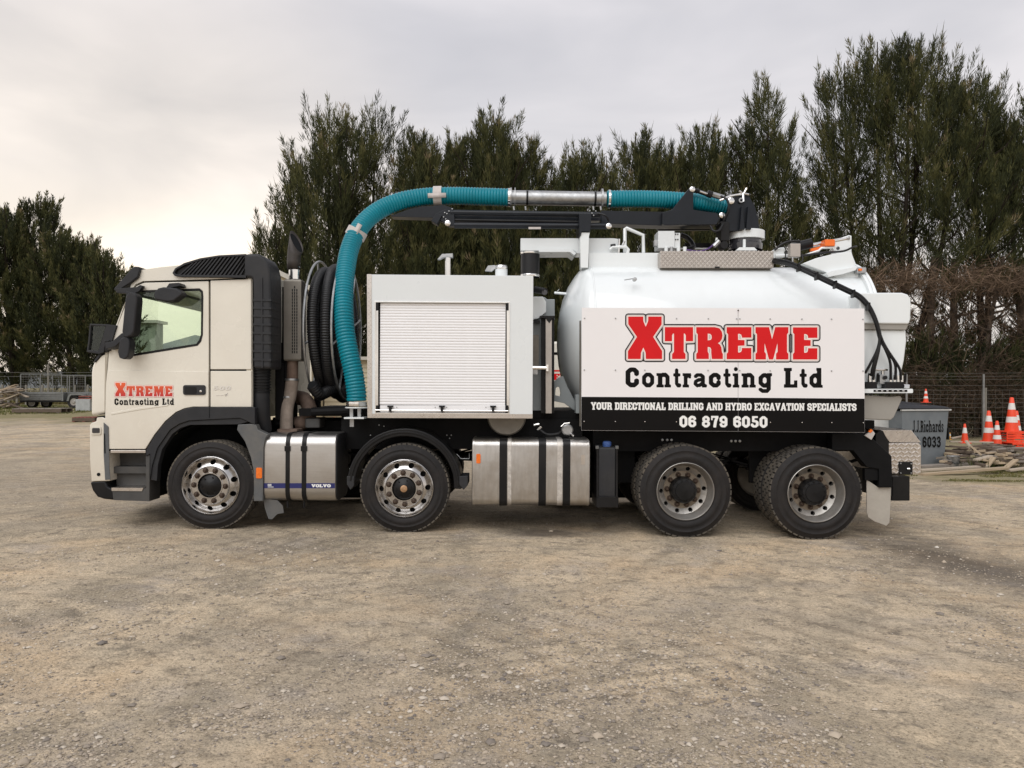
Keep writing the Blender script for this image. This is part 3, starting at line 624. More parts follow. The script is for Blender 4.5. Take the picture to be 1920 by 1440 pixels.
# steps
rc('step_tread', 'chequer', 207, 844, 273, 849.5, 0.03, 0.25, bevel=0.004)
rc('step_well', 'grey_plastic', 205, 849, 276, 916, 0.26, 0.30, at=0.05)
pl('step_riser', 'grey_plastic', [(205, 876), (272, 876), (272, 889), (205, 889)], 0.12, 0.26, at=0.06, bevel=0.01)
pl('step_riser', 'grey_plastic', [(205, 889), (272, 889), (272, 914), (207, 914)], 0.18, 0.26, at=0.06, bevel=0.01)
pl('step_lower', 'grey_plastic', [(209, 916), (276, 916), (276, 940), (212, 938)], 0.03, 0.26, bevel=0.008)
pl('step_tread', 'chequer', [(208.5, 914.5), (269, 915), (266, 921), (209, 920.5)], 0.022, 0.24, bevel=0.004)
pl('step_end', 'grey_plastic', [(273, 856), (281, 852), (280, 940), (274, 940)], 0.026, 0.28, bevel=0.004)
# wheel arch
pl('wheel_arch', 'dark_plastic', [(478, 765), (476, 763.5), (362, 763.5), (346, 766.5), (331, 773.5), (311, 790.5), (291, 815.5), (274, 843), (273, 856), (281, 852), (281, 900), (285, 873), (295, 840), (319, 806), (336, 795), (354, 789), (450, 784), (478, 797)], 0.012, 0.10, bevel=0.008)
pl('arch_lip', 'dark_plastic', [(281, 900), (285, 873), (295, 840), (319, 806), (336, 795), (354, 789), (450, 784), (466, 791), (448, 796), (356, 797), (338, 803), (323, 814), (304, 843), (296, 873), (294, 902)], 0.03, 0.12, bevel=0.006)
pl('arch_seam', 'interior', [(392, 764), (393, 764), (393, 784), (392, 784)], 0.009, 0.012)
# arch liner (curved inner shell)
c0 = T(395, 908, 0.1); m = MB(); m.lathe([(0.66, 0.02), (0.66, 0.55)], (c0[0], 0.1, c0[2]), 'y', 20, math.radians(-5), math.radians(185)); m.lathe([(0.66, 0.55), (0.3, 0.55)], (c0[0], 0.1, c0[2]), 'y', 20, math.radians(-5), math.radians(185)); m.build('arch_liner', 'interior', truck)
fg = pl('rear_mudguard', 'fender_grey', [(446, 796), (470, 795), (480, 796), (484, 806), (503, 815), (498, 822), (494, 842), (492.5, 940), (475.5, 940), (475.5, 885), (470, 858), (459, 828), (444, 806)], 0.015, 0.12, bevel=0.008)
pl('marker_lamp', 'orange_lens', rrect(480, 877, 491, 897, 2), 0.004, 0.02, bevel=0.003)
pl('mud_flap', 'fender_grey', [(493, 935), (520, 938), (530, 948), (532, 962), (520, 964), (510, 974), (503, 973), (497, 955)], 0.10, 0.115, bevel=0.003)
# roof, visor, rear wall, windscreen
pl('roof', 'cream_paint', [(252, 527), (258, 511), (266, 505.5), (300, 500.5), (330, 497), (468, 495), (470, 520), (260, 526)], 0.05, 2.42, bevel=0.035, seg=3)
pl('cab_rear_wall', 'cream_paint', [(462, 500), (473, 500), (473, 785), (462, 785)], 0.06, 2.42)
pl('cab_floor', 'interior', [(205, 720), (470, 735), (470, 785), (205, 785)], 0.12, 2.36)
pl('far_side', 'cream_paint', [door_out[:3]+[(204, 662), (250, 530), (262, 508), (470, 500), (470, 763), (330, 773), (273, 842)], [(262, 550), (372, 545), (372, 640), (248, 655)]], 2.38, 2.42, at=CY)
pl('far_window', 'green_glass', [(262, 550), (372, 545), (372, 640), (248, 655)], 2.40, 2.402, at=CY)
pl('windscreen', 'green_glass', [(206.5, 652), (207.5, 652), (251.5, 526), (250.5, 526)], 0.14, 2.34, at=CY)
pl('windscreen_pillar', 'cream_paint', [(205, 657), (213, 657), (256, 528), (248, 528)], 2.32, 2.41, at=CY)
pl('dashboard', 'interior', [(206, 668), (262, 664), (270, 690), (258, 730), (206, 730)], 0.15, 2.35, at=CY, bevel=0.03)
for y in (0.45, 1.65):
    st = pl('seat', 'interior', [(330, 675), (400, 695), (400, 735), (330, 735)], y, y+0.5, at=CY, bevel=0.04)
    pl('seat_back', 'interior', [(372, 560), (400, 560), (402, 700), (366, 700), (362, 640)], y, y+0.5, st, at=CY, bevel=0.04)
p = T(296, 650, CY); m = MB()
m.tube([(p[0]+0.2*math.cos(a)*0.5, 1.9+0.22*math.sin(a), p[2]-0.02+0.2*math.cos(a)*0.75) for a in [i*2*PI/20 for i in range(21)]], 0.016, 8); m.cyl((p[0], 1.9, p[2]-0.02), (p[0]-0.3, 1.9, p[2]-0.2), 0.03)
m.build('steering_wheel', 'interior', truck)
pl('sun_visor', 'dark_plastic', [(213, 541), (222, 531), (246, 503), (252, 499.5), (261, 500), (262, 506), (258, 520), (245, 530), (232, 538), (222, 547), (215, 546)], 0.0, 2.40, at=0.0, bevel=0.012)
pl('visor_bracket', 'dark_plastic', [(217, 541), (256, 538), (262, 534), (268, 536), (262, 545), (250, 552), (244, 551), (218, 549)], -0.03, 0.03, bevel=0.006)
# mirrors
pl('mirror_arm', 'dark_plastic', [(236, 546), (247, 548), (246, 560), (236, 556)], -0.14, 0.02, bevel=0.006)
mir = pl('mirror', 'dark_plastic', [(239, 549), (250, 547.5), (256, 553), (257, 562), (252, 622), (248, 628), (238, 633), (230, 631), (228, 622), (232, 580), (235, 556)], -0.20, -0.06, bevel=0.022, seg=3)
pl('wide_mirror', 'dark_plastic', [(224, 636), (232, 631), (239, 632), (243, 640), (242, 662), (238, 671), (232, 674), (223, 671), (220, 660)], -0.19, -0.06, bevel=0.025, seg=3)
pl('mirror_arm', 'dark_plastic', [(196, 643), (210, 640), (228, 624), (236, 628), (233, 634), (216, 650), (198, 655)], -0.14, 0.03, bevel=0.008)
tb('mirror_arm', 'dark_plastic', [(243, 634, -0.1), (250, 637, -0.06), (252, 650, -0.02)], 0.012)
pl('kerb_mirror', 'dark_plastic', [(288, 549), (296, 540), (306, 538), (330, 540), (340, 547), (341, 553), (326, 564), (312, 566), (290, 562)], -0.19, -0.05, bevel=0.025, seg=3)
pl('kerb_mirror_arm', 'dark_plastic', [(310, 541), (317, 531), (336, 530), (338, 536), (322, 539), (316, 545)], -0.12, 0.03, bevel=0.006)
# insect screen and front mirror housing ahead of the windscreen
pl('front_mirror_frame', 'dark_plastic', [[(168, 607), (200, 608), (219, 610), (210, 640), (196, 650), (195, 660), (185, 664), (162, 660), (165, 640)], [(170.5, 610.5), (198, 611.5), (191, 636), (184, 658), (166, 656), (168.5, 640)]], 0.02, 0.08, bevel=0.005)
pl('front_mirror_glass', 'dark_glass', [(170.5, 610.5), (198, 611.5), (191, 636), (184, 658), (166, 656), (168.5, 640)], 0.045, 0.05)
rc('front_mirror_clamp', 'black_paint', 196, 638, 204, 658, -0.02, 0.03, bevel=0.005)
pl('screen_corner', 'dark_plastic', [(176, 676), (190, 658), (206, 650), (209, 656), (190, 664), (178, 680)], 0.045, 0.10, bevel=0.004)
# side air intake with slanted louvres, and the duct behind the cab
lo = pl('air_intake', 'black_paint', [(323, 512), (328, 503), (345, 493), (375, 484), (410, 478.5), (461, 476), (461, 521), (338, 519), (327, 517)], 0.03, 0.30, at=0.0, bevel=0.004)
rim_o = [(323, 512), (328, 503), (345, 493), (375, 484), (410, 478.5), (461, 476), (461, 521), (338, 519), (327, 517)]
rim_i = [(327, 511), (331, 505), (347, 496.5), (376, 487.5), (410, 482), (459, 480), (459, 516), (339, 515), (330, 514)]
pl('intake_rim', 'dark_plastic', [rim_o, rim_i], 0.0, 0.05, lo, bevel=0.003)
def top_y(x):
    for (a, b), (c, d) in zip(rim_i[1:6], rim_i[2:6]):
        if a <= x <= c: return b+(d-b)*(x-a)/(c-a)
    return 481
for i in range(17):
    x0 = 334+7.6*i; x1 = x0+26; y0 = 515.5; y1 = top_y(min(459, x1))
    if x1 > 459: f = (459-x0)/(x1-x0); x1 = 459; y1 = y0+(481-y0)*f
    if x1-x0 < 4: continue
    # clip at the curved top
    t = 1.0
    for k in range(20):
        xx, yy = x0+(x1-x0)*t, y0+(y1-y0)*t
        if yy >= top_y(xx)-0.5: break
        t -= 0.04
    x1, y1 = x0+(x1-x0)*t, y0+(y1-y0)*t
    pl('louvre', 'dark_plastic', [(x0, y0), (x0+3.4, y0), (min(459.5, x1+3.0), y1), (x1, y1)], 0.006, 0.035, lo, at=0.0)
du = pl('air_duct', 'dark_plastic', [(460, 475.5), (484, 475.5), (496, 482), (503, 494), (507, 510), (508, 560), (508, 692), (476, 692), (475, 560), (474, 524), (468, 520.5), (460, 520.5)], 0.0, 0.40, bevel=0.03, seg=3)
pl('duct_groove', 'dark_plastic', [(489, 520), (492, 520), (493, 690), (490, 690)], -0.012, 0.01, du, bevel=0.004)
for k, py in enumerate((560, 575, 590, 606, 622, 640, 656, 672)): pl('duct_rib', 'dark_plastic', [(474.5, py), (508.5, py+1), (508.5, py+5), (474.5, py+4)], -0.010, 0.30, du, bevel=0.004)
m = MB(); P = []
c1 = T(491, 692, 0.18); c2 = T(490, 736, 0.18); n = 33
m.tube([Vector(c1).lerp(Vector(c2), i/n) for i in range(n+1)], [0.088+0.012*(1 if i % 4 in (1, 2) else 0) for i in range(n+1)], 24); m.build('duct_bellows', 'black_hose', truck)
tb('duct_lower', 'dark_plastic', [(490, 734, 0.18), (490, 770, 0.18), (494, 806, 0.3)], 0.09, n=24)
rc('cab_rear_frame', 'chassis_black', 505, 640, 530, 800, 0.5, 0.9, at=0.3, bevel=0.02)
rc('rear_filter', 'chassis_black', 509, 680, 524, 790, 0.45, 0.6, at=0.3, bevel=0.02)
# door logo: the same shapes, smaller, in a printed fade
def cab3(d):
    return lambda x, y: T(214.5+(x-1172)*0.3017, 716+(y-588.5)*0.3175, DY-d)
zt, zb = T(270, 716, CY)[2], T(270, 745, CY)[2]
gradient_mat('door_red', zb, zt, (0.46, 0.012, 0.022), (0.80, 0.13, 0.03))
logo_layer('door_logo_outline', 'door_red', door, 5.4, cab3(0.0012)); logo_layer('door_logo_border', 'sign_cream', door, 4.0, cab3(0.0022)); logo_layer('door_logo', 'door_red', door, 0.0, cab3(0.0032))
for wd in (CONTR[:11], CONTR[11:]):
    m = MB()
    for ch, a, b in wd: put_glyph(m, ch, 214.6+(a-1173)*0.3017, 214.6+(b-1173)*0.3017, 759.2, 747, lambda x, y: T(x, y, DY-0.002), 0.004)
    m.build('door_lettering', 'sign_black', door)

# ---- exhaust stack
ex = rc('exhaust_shield', 'shield_steel', 531, 523, 565, 677, 0.42, 0.62, at=0.42, bevel=0.025)
m = MB()
for j in range(3):
    for i in range(22):
        if (j != 1 and (i < 1)): continue
        a = T(548+4.2*j, 537+5.8*i, 0.415); m.box((a[0]-0.006, 0.4185, a[2]-0.022), (a[0]+0.006, 0.4225, a[2]+0.006))
m.build('shield_slot', 'interior', ex)
m = MB(); a, b = T(552, 524, 0.52), T(552, 504, 0.52); m.cyl(a, b, 0.062, n=24); m.lathe([(0.066, 0), (0.068, 0.015), (0.066, 0.03)], (b[0], b[1], b[2]), 'z', 24); m.build('exhaust_collar', 'chrome', truck)
m = MB(); rg = []; er = 0.074
for px, py, sl in ((551, 506, 0), (550.5, 490, 0), (552, 474, 0.5), (556, 453, 1.5)):
    c = T(px, py, 0.52); rg.append([(c[0]+er*math.cos(a), 0.52+er*math.sin(a), c[2]-sl*er*math.cos(a)+0.6*sl*er*math.sin(a)) for a in [i*2*PI/24 for i in range(24)]])
for q in rg: m.v += q
m.f = [(k*24+i, k*24+(i+1) % 24, (k+1)*24+(i+1) % 24, (k+1)*24+i) for k in range(3) for i in range(24)]
cc = Vector(T(555, 457, 0.52)); MB().add([tuple(Vector(v)*0.92+cc*0.08+Vector((-0.006, 0.0, -0.02))) for v in rg[3]], [tuple(range(24))]).build('exhaust_mouth', 'interior', truck)
st = m.build('exhaust_tip', 'shield_steel', truck, smooth=60); st.data.materials[0] = MATS['stack_dark']
so_ = st.modifiers.new('wall', 'SOLIDIFY'); so_.thickness = 0.004
tb('exhaust_pipe', 'rust_pipe', [(549, 674, 0.52), (548, 716, 0.52)], 0.062, n=20)
tb('exhaust_pipe', 'wrap_pipe', [(548, 712, 0.52), (544, 740, 0.52), (538, 765, 0.5), (537, 808, 0.48)], 0.072, n=20, sp=6)
m = MB()
for py in (712, 745): a = T(547 if py < 730 else 541, py, 0.52); m.lathe([(0.077, -0.012), (0.080, 0), (0.077, 0.012)], a, 'z', 20)
m.build('exhaust_clamp', 'galv', truck)
tb('exhaust_elbow', 'rust_pipe', [(556, 745, 0.9), (572, 750, 0.8), (581, 770, 0.72), (572, 790, 0.7), (556, 795, 0.7)], 0.085, n=18, sp=6)
rc('pipe_flange', 'rust_pipe', 522, 804, 560, 812, 0.36, 0.6, at=0.42, bevel=0.01)
rc('stack_bracket', 'black_paint', 526.5, 537, 530.5, 676, 0.55, 0.62, at=0.5)
rc('engine_cover', 'grey_plastic', 571, 784, 600, 803, 0.55, 0.9, at=0.55, bevel=0.02)

# ---- tanks along the side
def ytank(name, x0, x1, yt, yb, y0, y1, r, m, capm=None):
    a, b = T(x0, yt, y0), T(x1, yb, y0); z1, z0 = a[2], b[2]; prof = []
    for cy, cz, s in ((y0+r, z0+r, PI), (y1-r, z0+r, 1.5*PI), (y1-r, z1-r, 0), (y0+r, z1-r, PI/2)):
        prof += [(cy+r*math.cos(s+PI/2*i/6), cz+r*math.sin(s+PI/2*i/6)) for i in range(7)]
    o = MB().extrude_x(prof, a[0], b[0]).build(name, m, truck, bevel=0.012)
    if capm:
        cy, cz = (y0+y1)/2, (z0+z1)/2
        p2 = [(cy+(p[0]-cy)*0.985, cz+(p[1]-cz)*0.985) for p in prof]
        MB().extrude_x(p2, b[0], b[0]+0.012).build('end_cap', capm, o, bevel=0.006)
    return o, prof, z0, z1
def band(name, m, x0, x1, prof, parent, y0, grow=0.007, i0=None):
    a, b = T(x0, 860, y0)[0], T(x1, 860, y0)[0]; cy = sum(p[0] for p in prof)/len(prof); cz = sum(p[1] for p in prof)/len(prof)
    q = [(p[0]+math.copysign(grow, p[0]-cy), p[1]+math.copysign(grow, p[1]-cz)) for p in prof]
    return MB().extrude_x(q, a, b).build(name, m, parent, bevel=0.002)
tk, prof, z0, z1 = ytank('air_and_urea_tank', 494.5, 629, 813, 941.5, 0.04, 0.62, 0.12, 'brushed', 'dark_plastic')
for a, b in ((535.5, 543.5), (566, 574.5)):
    s = band('tank_strap', 'black_paint', a, b, prof, tk, 0.04)
    rc('strap_buckle', 'black_paint', a-1.5, 836, b+1.5, 846, 0.022, 0.04, tk, bevel=0.004, at=0.04)
    tb('strap_bolt', 'black_paint', [((a+b)/2, 940, 0.06), ((a+b)/2, 952, 0.06)], 0.012, tk)
bb = rc('tank_stripe', 'blue_band', 494.5, 906, 628, 915.5, 0.0375, 0.04, tk, at=0.0375)
m = MB(); put_text(m, 'VOLVO', 584, 620, 913.6, 908, lambda x, y: T(x, y, 0.036), gap=0.04, off=0.02); m.build('tank_lettering', 'white_print', tk)
m = MB(); put_text(m, 'SCR', 502, 509, 911.3, 907.4, lambda x, y: T(x, y, 0.036), gap=0.1) ; m.box(T(502, 913.6, 0.0362), T(513, 912.6, 0.0368)); m.build('tank_lettering', 'white_print', tk)
bolts([], 0.1)
tk2, prof2, z0, z1 = ytank('fuel_tank', 885, 1106, 823.5, 949.5, 0.05, 0.68, 0.075, 'old_alu')
for a, b in ((936.5, 951), (1010, 1024), (1055.5, 1069.5)):
    band('tank_strap', 'black_paint', a, b, prof2, tk2, 0.05, 0.008)
for a, b in ((952, 959), (1045, 1055)): band('weld_seam', 'weld', a, b, prof2, tk2, 0.05, 0.002)
for a, b in ((886.5, 890), (1101, 1104.5)): band('end_seam', 'old_alu', a, b, prof2, tk2, 0.05, 0.004)
pl('marker_lamp', 'orange_lens', rrect(893, 851, 901, 869, 2), 0.035, 0.05, tk2, bevel=0.003)
pl('data_plate', 'chequer', rrect(1089.5, 853, 1097, 871, 1.5), 0.045, 0.05, tk2)
a = T(910, 826, 0.2); MB().lathe([(0.07, -0.03), (0.07, 0.01), (0.05, 0.018), (0, 0.018)], a, 'z', 20).build('fuel_cap', 'galv', tk2)
a = T(1082, 826, 0.16); MB().lathe([(0.075, -0.04), (0.075, 0.0), (0.05, 0.01), (0, 0.01)], a, 'z', 20).build('fuel_cap', 'galv', tk2)
tk3, prof3, z0, z1 = ytank('additive_tank', 1122, 1154, 838, 934, 0.06, 0.5, 0.03, 'dark_plastic')
rc('tank_cradle', 'black_paint', 1118, 931, 1160, 952, 0.05, 0.52, tk3, bevel=0.01)
for x in (1118.5, 1154.5): rc('tank_cradle', 'black_paint', x, 838, x+4, 934, 0.05, 0.3, tk3, bevel=0.004)
for x in (1117, 1154): rc('tank_bracket', 'fender_grey', x, 836, x+6, 842, 0.035, 0.08, tk3, bevel=0.004)
a = T(1138, 834, 0.14); MB().lathe([(0.045, -0.03), (0.046, 0.0), (0.048, 0.005), (0.046, 0.03), (0.03, 0.04), (0, 0.04)], a, 'z', 18).build('filler_cap', 'blue_cap', tk3)
# round filter and valves under the pump box
a = T(950, 780, 0.25); MB().lathe([(0.0, -0.02), (0.20, -0.02), (0.215, 0.0), (0.215, 0.2), (0, 0.2)], a, 'y', 36).build('belt_guard', 'shield_steel', truck)
a = T(1064, 806, 0.2); vb = MB().lathe([(0.0, -0.03), (0.05, -0.03), (0.062, -0.02), (0.062, 0.06), (0, 0.06)], a, 'y', 20).build('drain_valve', 'galv', truck)
tb('valve_handle', 'chrome', [(1052, 800, 0.15), (1058, 794, 0.15), (1068, 793, 0.15)], 0.008, vb)
tb('valve_stub', 'chrome', [(1068, 812, 0.18), (1076, 817, 0.18)], 0.014, vb)
for a, b in (((1001, 797, 0.3), (1011, 795, 0.3)), ((1008, 806, 0.3), (1015, 800, 0.3))): tb('hose_fitting', 'chrome', [a, b], 0.016)
tb('air_line', 'black_hose', [(1012, 805, 0.32), (1025, 814, 0.3), (1045, 813, 0.3), (1056, 806, 0.28)], 0.014, sp=6)
# ---- second-axle mudguard
cx, _, cz = T(758, 911, 0.02)
def arc(r, a0, a1, n=22): return [(cx+r*math.cos(math.radians(a0+(a1-a0)*i/n)), cz+r*math.sin(math.radians(a0+(a1-a0)*i/n))) for i in range(n+1)]
mg = MB().plate([arc(0.615, -3, 177)+arc(0.53, 177, -3)], 0.02, 0.36).build('mudguard', 'black_paint', truck, bevel=0.012)
MB().plate([arc(0.585, 0, 175)+arc(0.565, 175, 0)], 0.008, 0.03).build('mudguard_ridge', 'black_paint', mg, bevel=0.004)
for a, b in ((650, 664), (861, 877)): pl('mudguard_end', 'dark_plastic', [(a, 893), (b, 893), (b, 910), ((a+b)/2, 919), (a, 908)], 0.012, 0.36, mg, bevel=0.006)
tb('mudguard_stay', 'galv', [(856, 851, 0.3), (864, 860, 0.3), (880, 860, 0.3), (880, 850, 0.3)], 0.006)
for py in (879, 899): tb('mudguard_stay', 'galv', [(655, py, 0.3), (685, py+1, 0.3)], 0.008)
# ---- pump box with roller shutter
BY = -0.01
box_o = [(690, 514.5), (1000, 517), (998.5, 783.5), (691, 782.5)]
sh_o = [(703, 565), (955, 566.5), (954, 776), (704, 775)]
pb = pl('pump_box', 'box_white', [box_o, sh_o], BY, BY+0.05, bevel=0.004)
pl('box_body', 'box_white', box_o, BY+0.052, 2.40, pb, at=BY)
pl('box_corner_plate', 'chequer', [(688, 514), (696.5, 514), (697.5, 782), (689, 782)], BY-0.006, BY, pb)
pl('box_sill_plate', 'chequer', [(689, 775.5), (998.5, 776.5), (998.5, 784.5), (689, 783.5)], BY-0.010, BY-0.006, pb)
# raised tread bars of the two edge plates
m = MB()
def tbar(m, px, py, y, l, w, ang, h=0.002):
    p = T(px, py, y); ca, sa = math.cos(ang), math.sin(ang); pts = [(-l, 0), (-l*0.5, -w), (l*0.5, -w), (l, 0), (l*0.5, w), (-l*0.5, w)]
    q = [(p[0]+a*ca-b*sa, p[2]+a*sa+b*ca) for a, b in pts]; c = [(p[0]+(a*0.8)*ca-(b*0.5)*sa, p[2]+(a*0.8)*sa+(b*0.5)*ca) for a, b in pts]
    v = [(a, y, b) for a, b in q]+[(a, y-h, b) for a, b in c]
    m.add(v, [(i, (i+1) % 6, (i+1) % 6+6, i+6) for i in range(6)]+[(6, 7, 8, 9, 10, 11)])
for i in range(65): 
    tbar(m, 691.5+3.2*(i % 2), 517+4.0*i, BY-0.006, 0.011, 0.0035, PI/4 if i % 2 else -PI/4)
for i in range(96):
    tbar(m, 692+3.2*i, 778.4+0.004*i+2.6*(i % 2), BY-0.010, 0.010, 0.003, PI/4 if i % 2 else -PI/4)
m.build('tread_bars', 'chequer', pb)
# opening frame
pl('shutter_frame', 'chrome', [[(702, 564.5), (956, 566), (955, 777), (703, 776)], [(704.5, 567), (953.5, 568.5), (952.5, 774.5), (705.5, 773.5)]], BY-0.008, BY+0.03, pb, bevel=0.002)
pl('shutter_back', 'interior', [(703, 565), (955, 566.5), (954, 776), (704, 775)], BY+0.046, BY+0.05, pb, at=BY)
for a, b, c in ((705, 709, 'matte_alu'), (950, 954, 'matte_alu')): pl('shutter_rail', 'chrome', [(a, 582), (b, 582), (b, 766), (a, 766)], BY-0.004, BY+0.03, pb, bevel=0.003)
for x in (704.5, 949):
    for y in ((567.5, 582), (760, 774)): rc('rail_bracket', 'black_paint', x, y[0], x+5, y[1], BY-0.008, BY+0.03, pb, bevel=0.002)
X0, X1 = T(712.5, 670, BY+0.02)[0], T(947.5, 670, BY+0.02)[0]; Z1 = T(830, 568.5, BY+0.02)[2]; Z0 = T(830, 759.5, BY+0.02)[2]
NS = 37; h = (Z1-Z0)/NS; sl0 = None
prof = [(0.012, 0), (0.012, h), (0.0034, h-0.0005), (0.0018, h*0.9), (0.000, h*0.74), (0.000, h*0.26), (0.0018, h*0.1), (0.0034, 0.0005)]
for i in range(NS):
    z = Z0+h*i
    if sl0 is None:
        sl0 = MB().extrude_x([(p[0], p[1]) for p in prof], 0, X1-X0).build('shutter_slat', 'shutter_white', pb, smooth=60); sl0.location = (X0, BY+0.02, z)
    else: instance(sl0, (X0, BY+0.02, z), parent=pb)
rc('shutter_foot', 'shutter_white', 712.5, 760, 947.5, 773, BY+0.012, BY+0.035, pb, bevel=0.003)
tb('lock_bar', 'chrome', [(703.5, 769, BY-0.018), (953, 770.5, BY-0.018)], 0.009, pb)
for px in (731.5, 828.5, 924.5):
    rc('bar_latch', 'black_paint', px-2.5, 762, px+2.5, 772, BY-0.03, BY+0.015, pb, bevel=0.003)
    rc('latch_wing', 'black_paint', px-5.5, 760.5, px+5.5, 763.5, BY-0.012, BY+0.015, pb, bevel=0.002)
bolts([(744, 763.5), (837.5, 763.5), (816, 763.5), (911, 763.5)], BY+0.012, 'black_paint', 0.004, pb)
# box roof fittings
m = MB(); a, b = T(840, 517, 0.9), T(840, 477, 0.9); m.cyl(a, b, 0.034, n=18); m.build('exhaust_stub', 'chrome', truck)
pl('stub_flap', 'galv', [(820, 486), (829, 476), (849, 475), (849, 482), (832, 482), (824, 486)], 0.86, 0.94, bevel=0.003)
m = MB(); a, b = T(940, 519, 0.9), T(940, 499, 0.9); m.lathe([(0.0, 0), (0.073, 0), (0.073, b[2]-a[2]), (0.0, b[2]-a[2])], a, 'z', 24); m.build('roof_vent', 'white_paint', truck)
m = MB(); m.lathe([(0.077, -0.04), (0.079, -0.01), (0.072, 0.004), (0, 0.006)], b, 'z', 24); m.build('vent_cap', 'chrome', truck)
pl('vent_latch', 'galv', [(909, 508), (915, 498), (928, 497), (930, 502), (922, 509)], 0.88, 0.92, bevel=0.003)
# ---- duct, silencer hose and things between box and vessel
pl('air_duct_beam', 'box_white', [(976, 446.5), (1150, 446.5), (1160, 448), (1160, 475), (1082, 475), (1076, 470), (1070, 467.5), (1012, 470), (976, 470)], 1.05, 1.35, at=1.05, bevel=0.006)
pl('beam_flange', 'box_white', [(1010, 468), (1071, 468), (1080, 476), (1076, 480), (1068, 474), (1010, 474)], 1.0, 1.4, at=1.05, bevel=0.004)
m = MB(); a, b = T(994, 519, 1.18), T(994, 474, 1.18); m.lathe([(0.115, 0), (0.117, (b[2]-a[2])*0.5), (0.115, b[2]-a[2])], a, 'z', 28); m.build('silencer_hose', 'black_hose', truck)
m = MB(); m.lathe([(0.118, -0.02), (0.121, 0.0), (0.118, 0.022)], b, 'z', 28); m.lathe([(0.118, -0.015), (0.121, 0.0), (0.118, 0.015)], T(994, 517.5, 1.18), 'z', 28); m.build('hose_clamp', 'chrome', truck)
pl('pump_housing', 'grey_body', [(998, 556), (1021, 557), (1026, 561), (1040, 561), (1040, 600), (1020, 600), (1020, 770), (998, 770)], 0.55, 1.9, at=0.55, bevel=0.006)
pl('pump_cover', 'white_paint', [(998, 556), (1018, 556), (1024, 566), (1024, 585), (1010, 597), (998, 600)], 0.50, 0.55, at=0.5, bevel=0.006)
rc('pump_panel', 'shield_steel', 998, 628, 1010, 690, 0.47, 0.55, at=0.5, bevel=0.004)
rc('pump_panel_edge', 'black_paint', 998, 601, 1012, 606, 0.45, 0.55, at=0.5)
m = MB(); a = T(1014, 545, 0.35); m.tube([(a[0]-0.06, 0.42, a[2]+0.02), (a[0]+0.05, 0.30, a[2]-0.015)], 0.038, 18); m.build('work_lamp', 'black_paint', truck)
m = MB(); a = T(1021, 548, 0.28); m.lathe([(0.03, 0), (0.0, 0.0)], a, 'y', 18); m.build('work_lamp_lens', 'lamp_dark', truck)
rc('support_post_back', 'black_paint', 1015, 593, 1040, 775, 0.42, 0.46, at=0.35)
po = rc('support_post', 'matte_alu', 1023, 597, 1034.5, 775, 0.33, 0.42, at=0.35, bevel=0.003)
pl('post_notch', 'black_paint', [(1022, 596), (1037, 596), (1030, 606)], 0.325, 0.33, po)
rc('post_cap', 'black_paint', 1012, 592, 1040, 596, 0.32, 0.48, po)
tb('tie_arm', 'chrome', [(998, 689.5, 0.3), (1024, 690, 0.3)], 0.022, n=8); rc('tie_clamp', 'chrome', 1024, 684, 1028, 696, 0.27, 0.33, at=0.3)
rc('hinge_plate', 'galv', 999, 692, 1008, 702, 0.30, 0.33, at=0.3)
# ---- vessel
VY, VZ, VR = 1.25, 2.13, 0.905
va, vb_ = T(1093, 600, VY)[0], T(1577, 600, VY)[0]
prof = [(0.0, -0.315), (0.16, -0.31), (0.33, -0.29), (0.5, -0.25), (0.65, -0.19), (0.78, -0.11), (0.86, -0.045), (0.895, 0.0), (VR, 0.05), (VR, 1.0), (VR, 2.0), (VR, 2.9), (VR, vb_-va)]
vs = MB().lathe(prof, (va, VY, VZ), 'x', 96).build('vessel', 'white_paint', truck, smooth=50)
MB().lathe([(VR, 0.052), (VR+0.004, 0.056), (VR+0.004, 0.070), (VR, 0.074)], (va, VY, VZ), 'x', 96).build('vessel_weld', 'white_paint', vs)
# rear flange and dished rear door
m = MB(); m.lathe([(VR, 0.0), (0.955, 0.0), (0.96, 0.008), (0.96, 0.032), (0.955, 0.04), (VR, 0.04)], (vb_-0.02, VY, VZ), 'x', 96); m.build('vessel_flange', 'white_paint', vs)
m = MB(); m.lathe([(0.955, 0.0), (0.96, 0.008), (0.96, 0.03), (0.955, 0.035), (0.80, 0.036), (0.6, 0.10), (0.3, 0.14), (0.0, 0.15)], (vb_+0.022, VY, VZ), 'x', 96); rd = m.build('rear_door', 'white_paint', truck, smooth=40)
# gusset ribs on the shoulder of the vessel near the door
pl('stiffener_rib', 'white_paint', [(1546, 513), (1558, 508), (1600, 501), (1606, 503), (1602, 508), (1578, 515), (1552, 520)], 0.63, 0.80, vs, at=0.66, bevel=0.006)
pl('stiffener_rib', 'white_paint', [(1560, 497), (1588, 476), (1597, 470), (1604, 495), (1620, 540), (1612, 545), (1598, 512)], 0.92, 0.96, vs, at=0.8, bevel=0.006)
pl('rear_saddle', 'white_paint', [(1505, 494), (1530, 484), (1562, 476), (1597, 472), (1603, 495), (1612, 522), (1622, 549), (1596, 549), (1560, 515)], 0.70, 1.2, at=0.70, bevel=0.008)
rc('door_clamp', 'galv', 1604, 502, 1622, 513, 0.62, 0.72, at=0.66, bevel=0.01); rc('door_clamp_bolt', 'orange_lens', 1606, 505, 1612, 509, 0.60, 0.63, at=0.66)
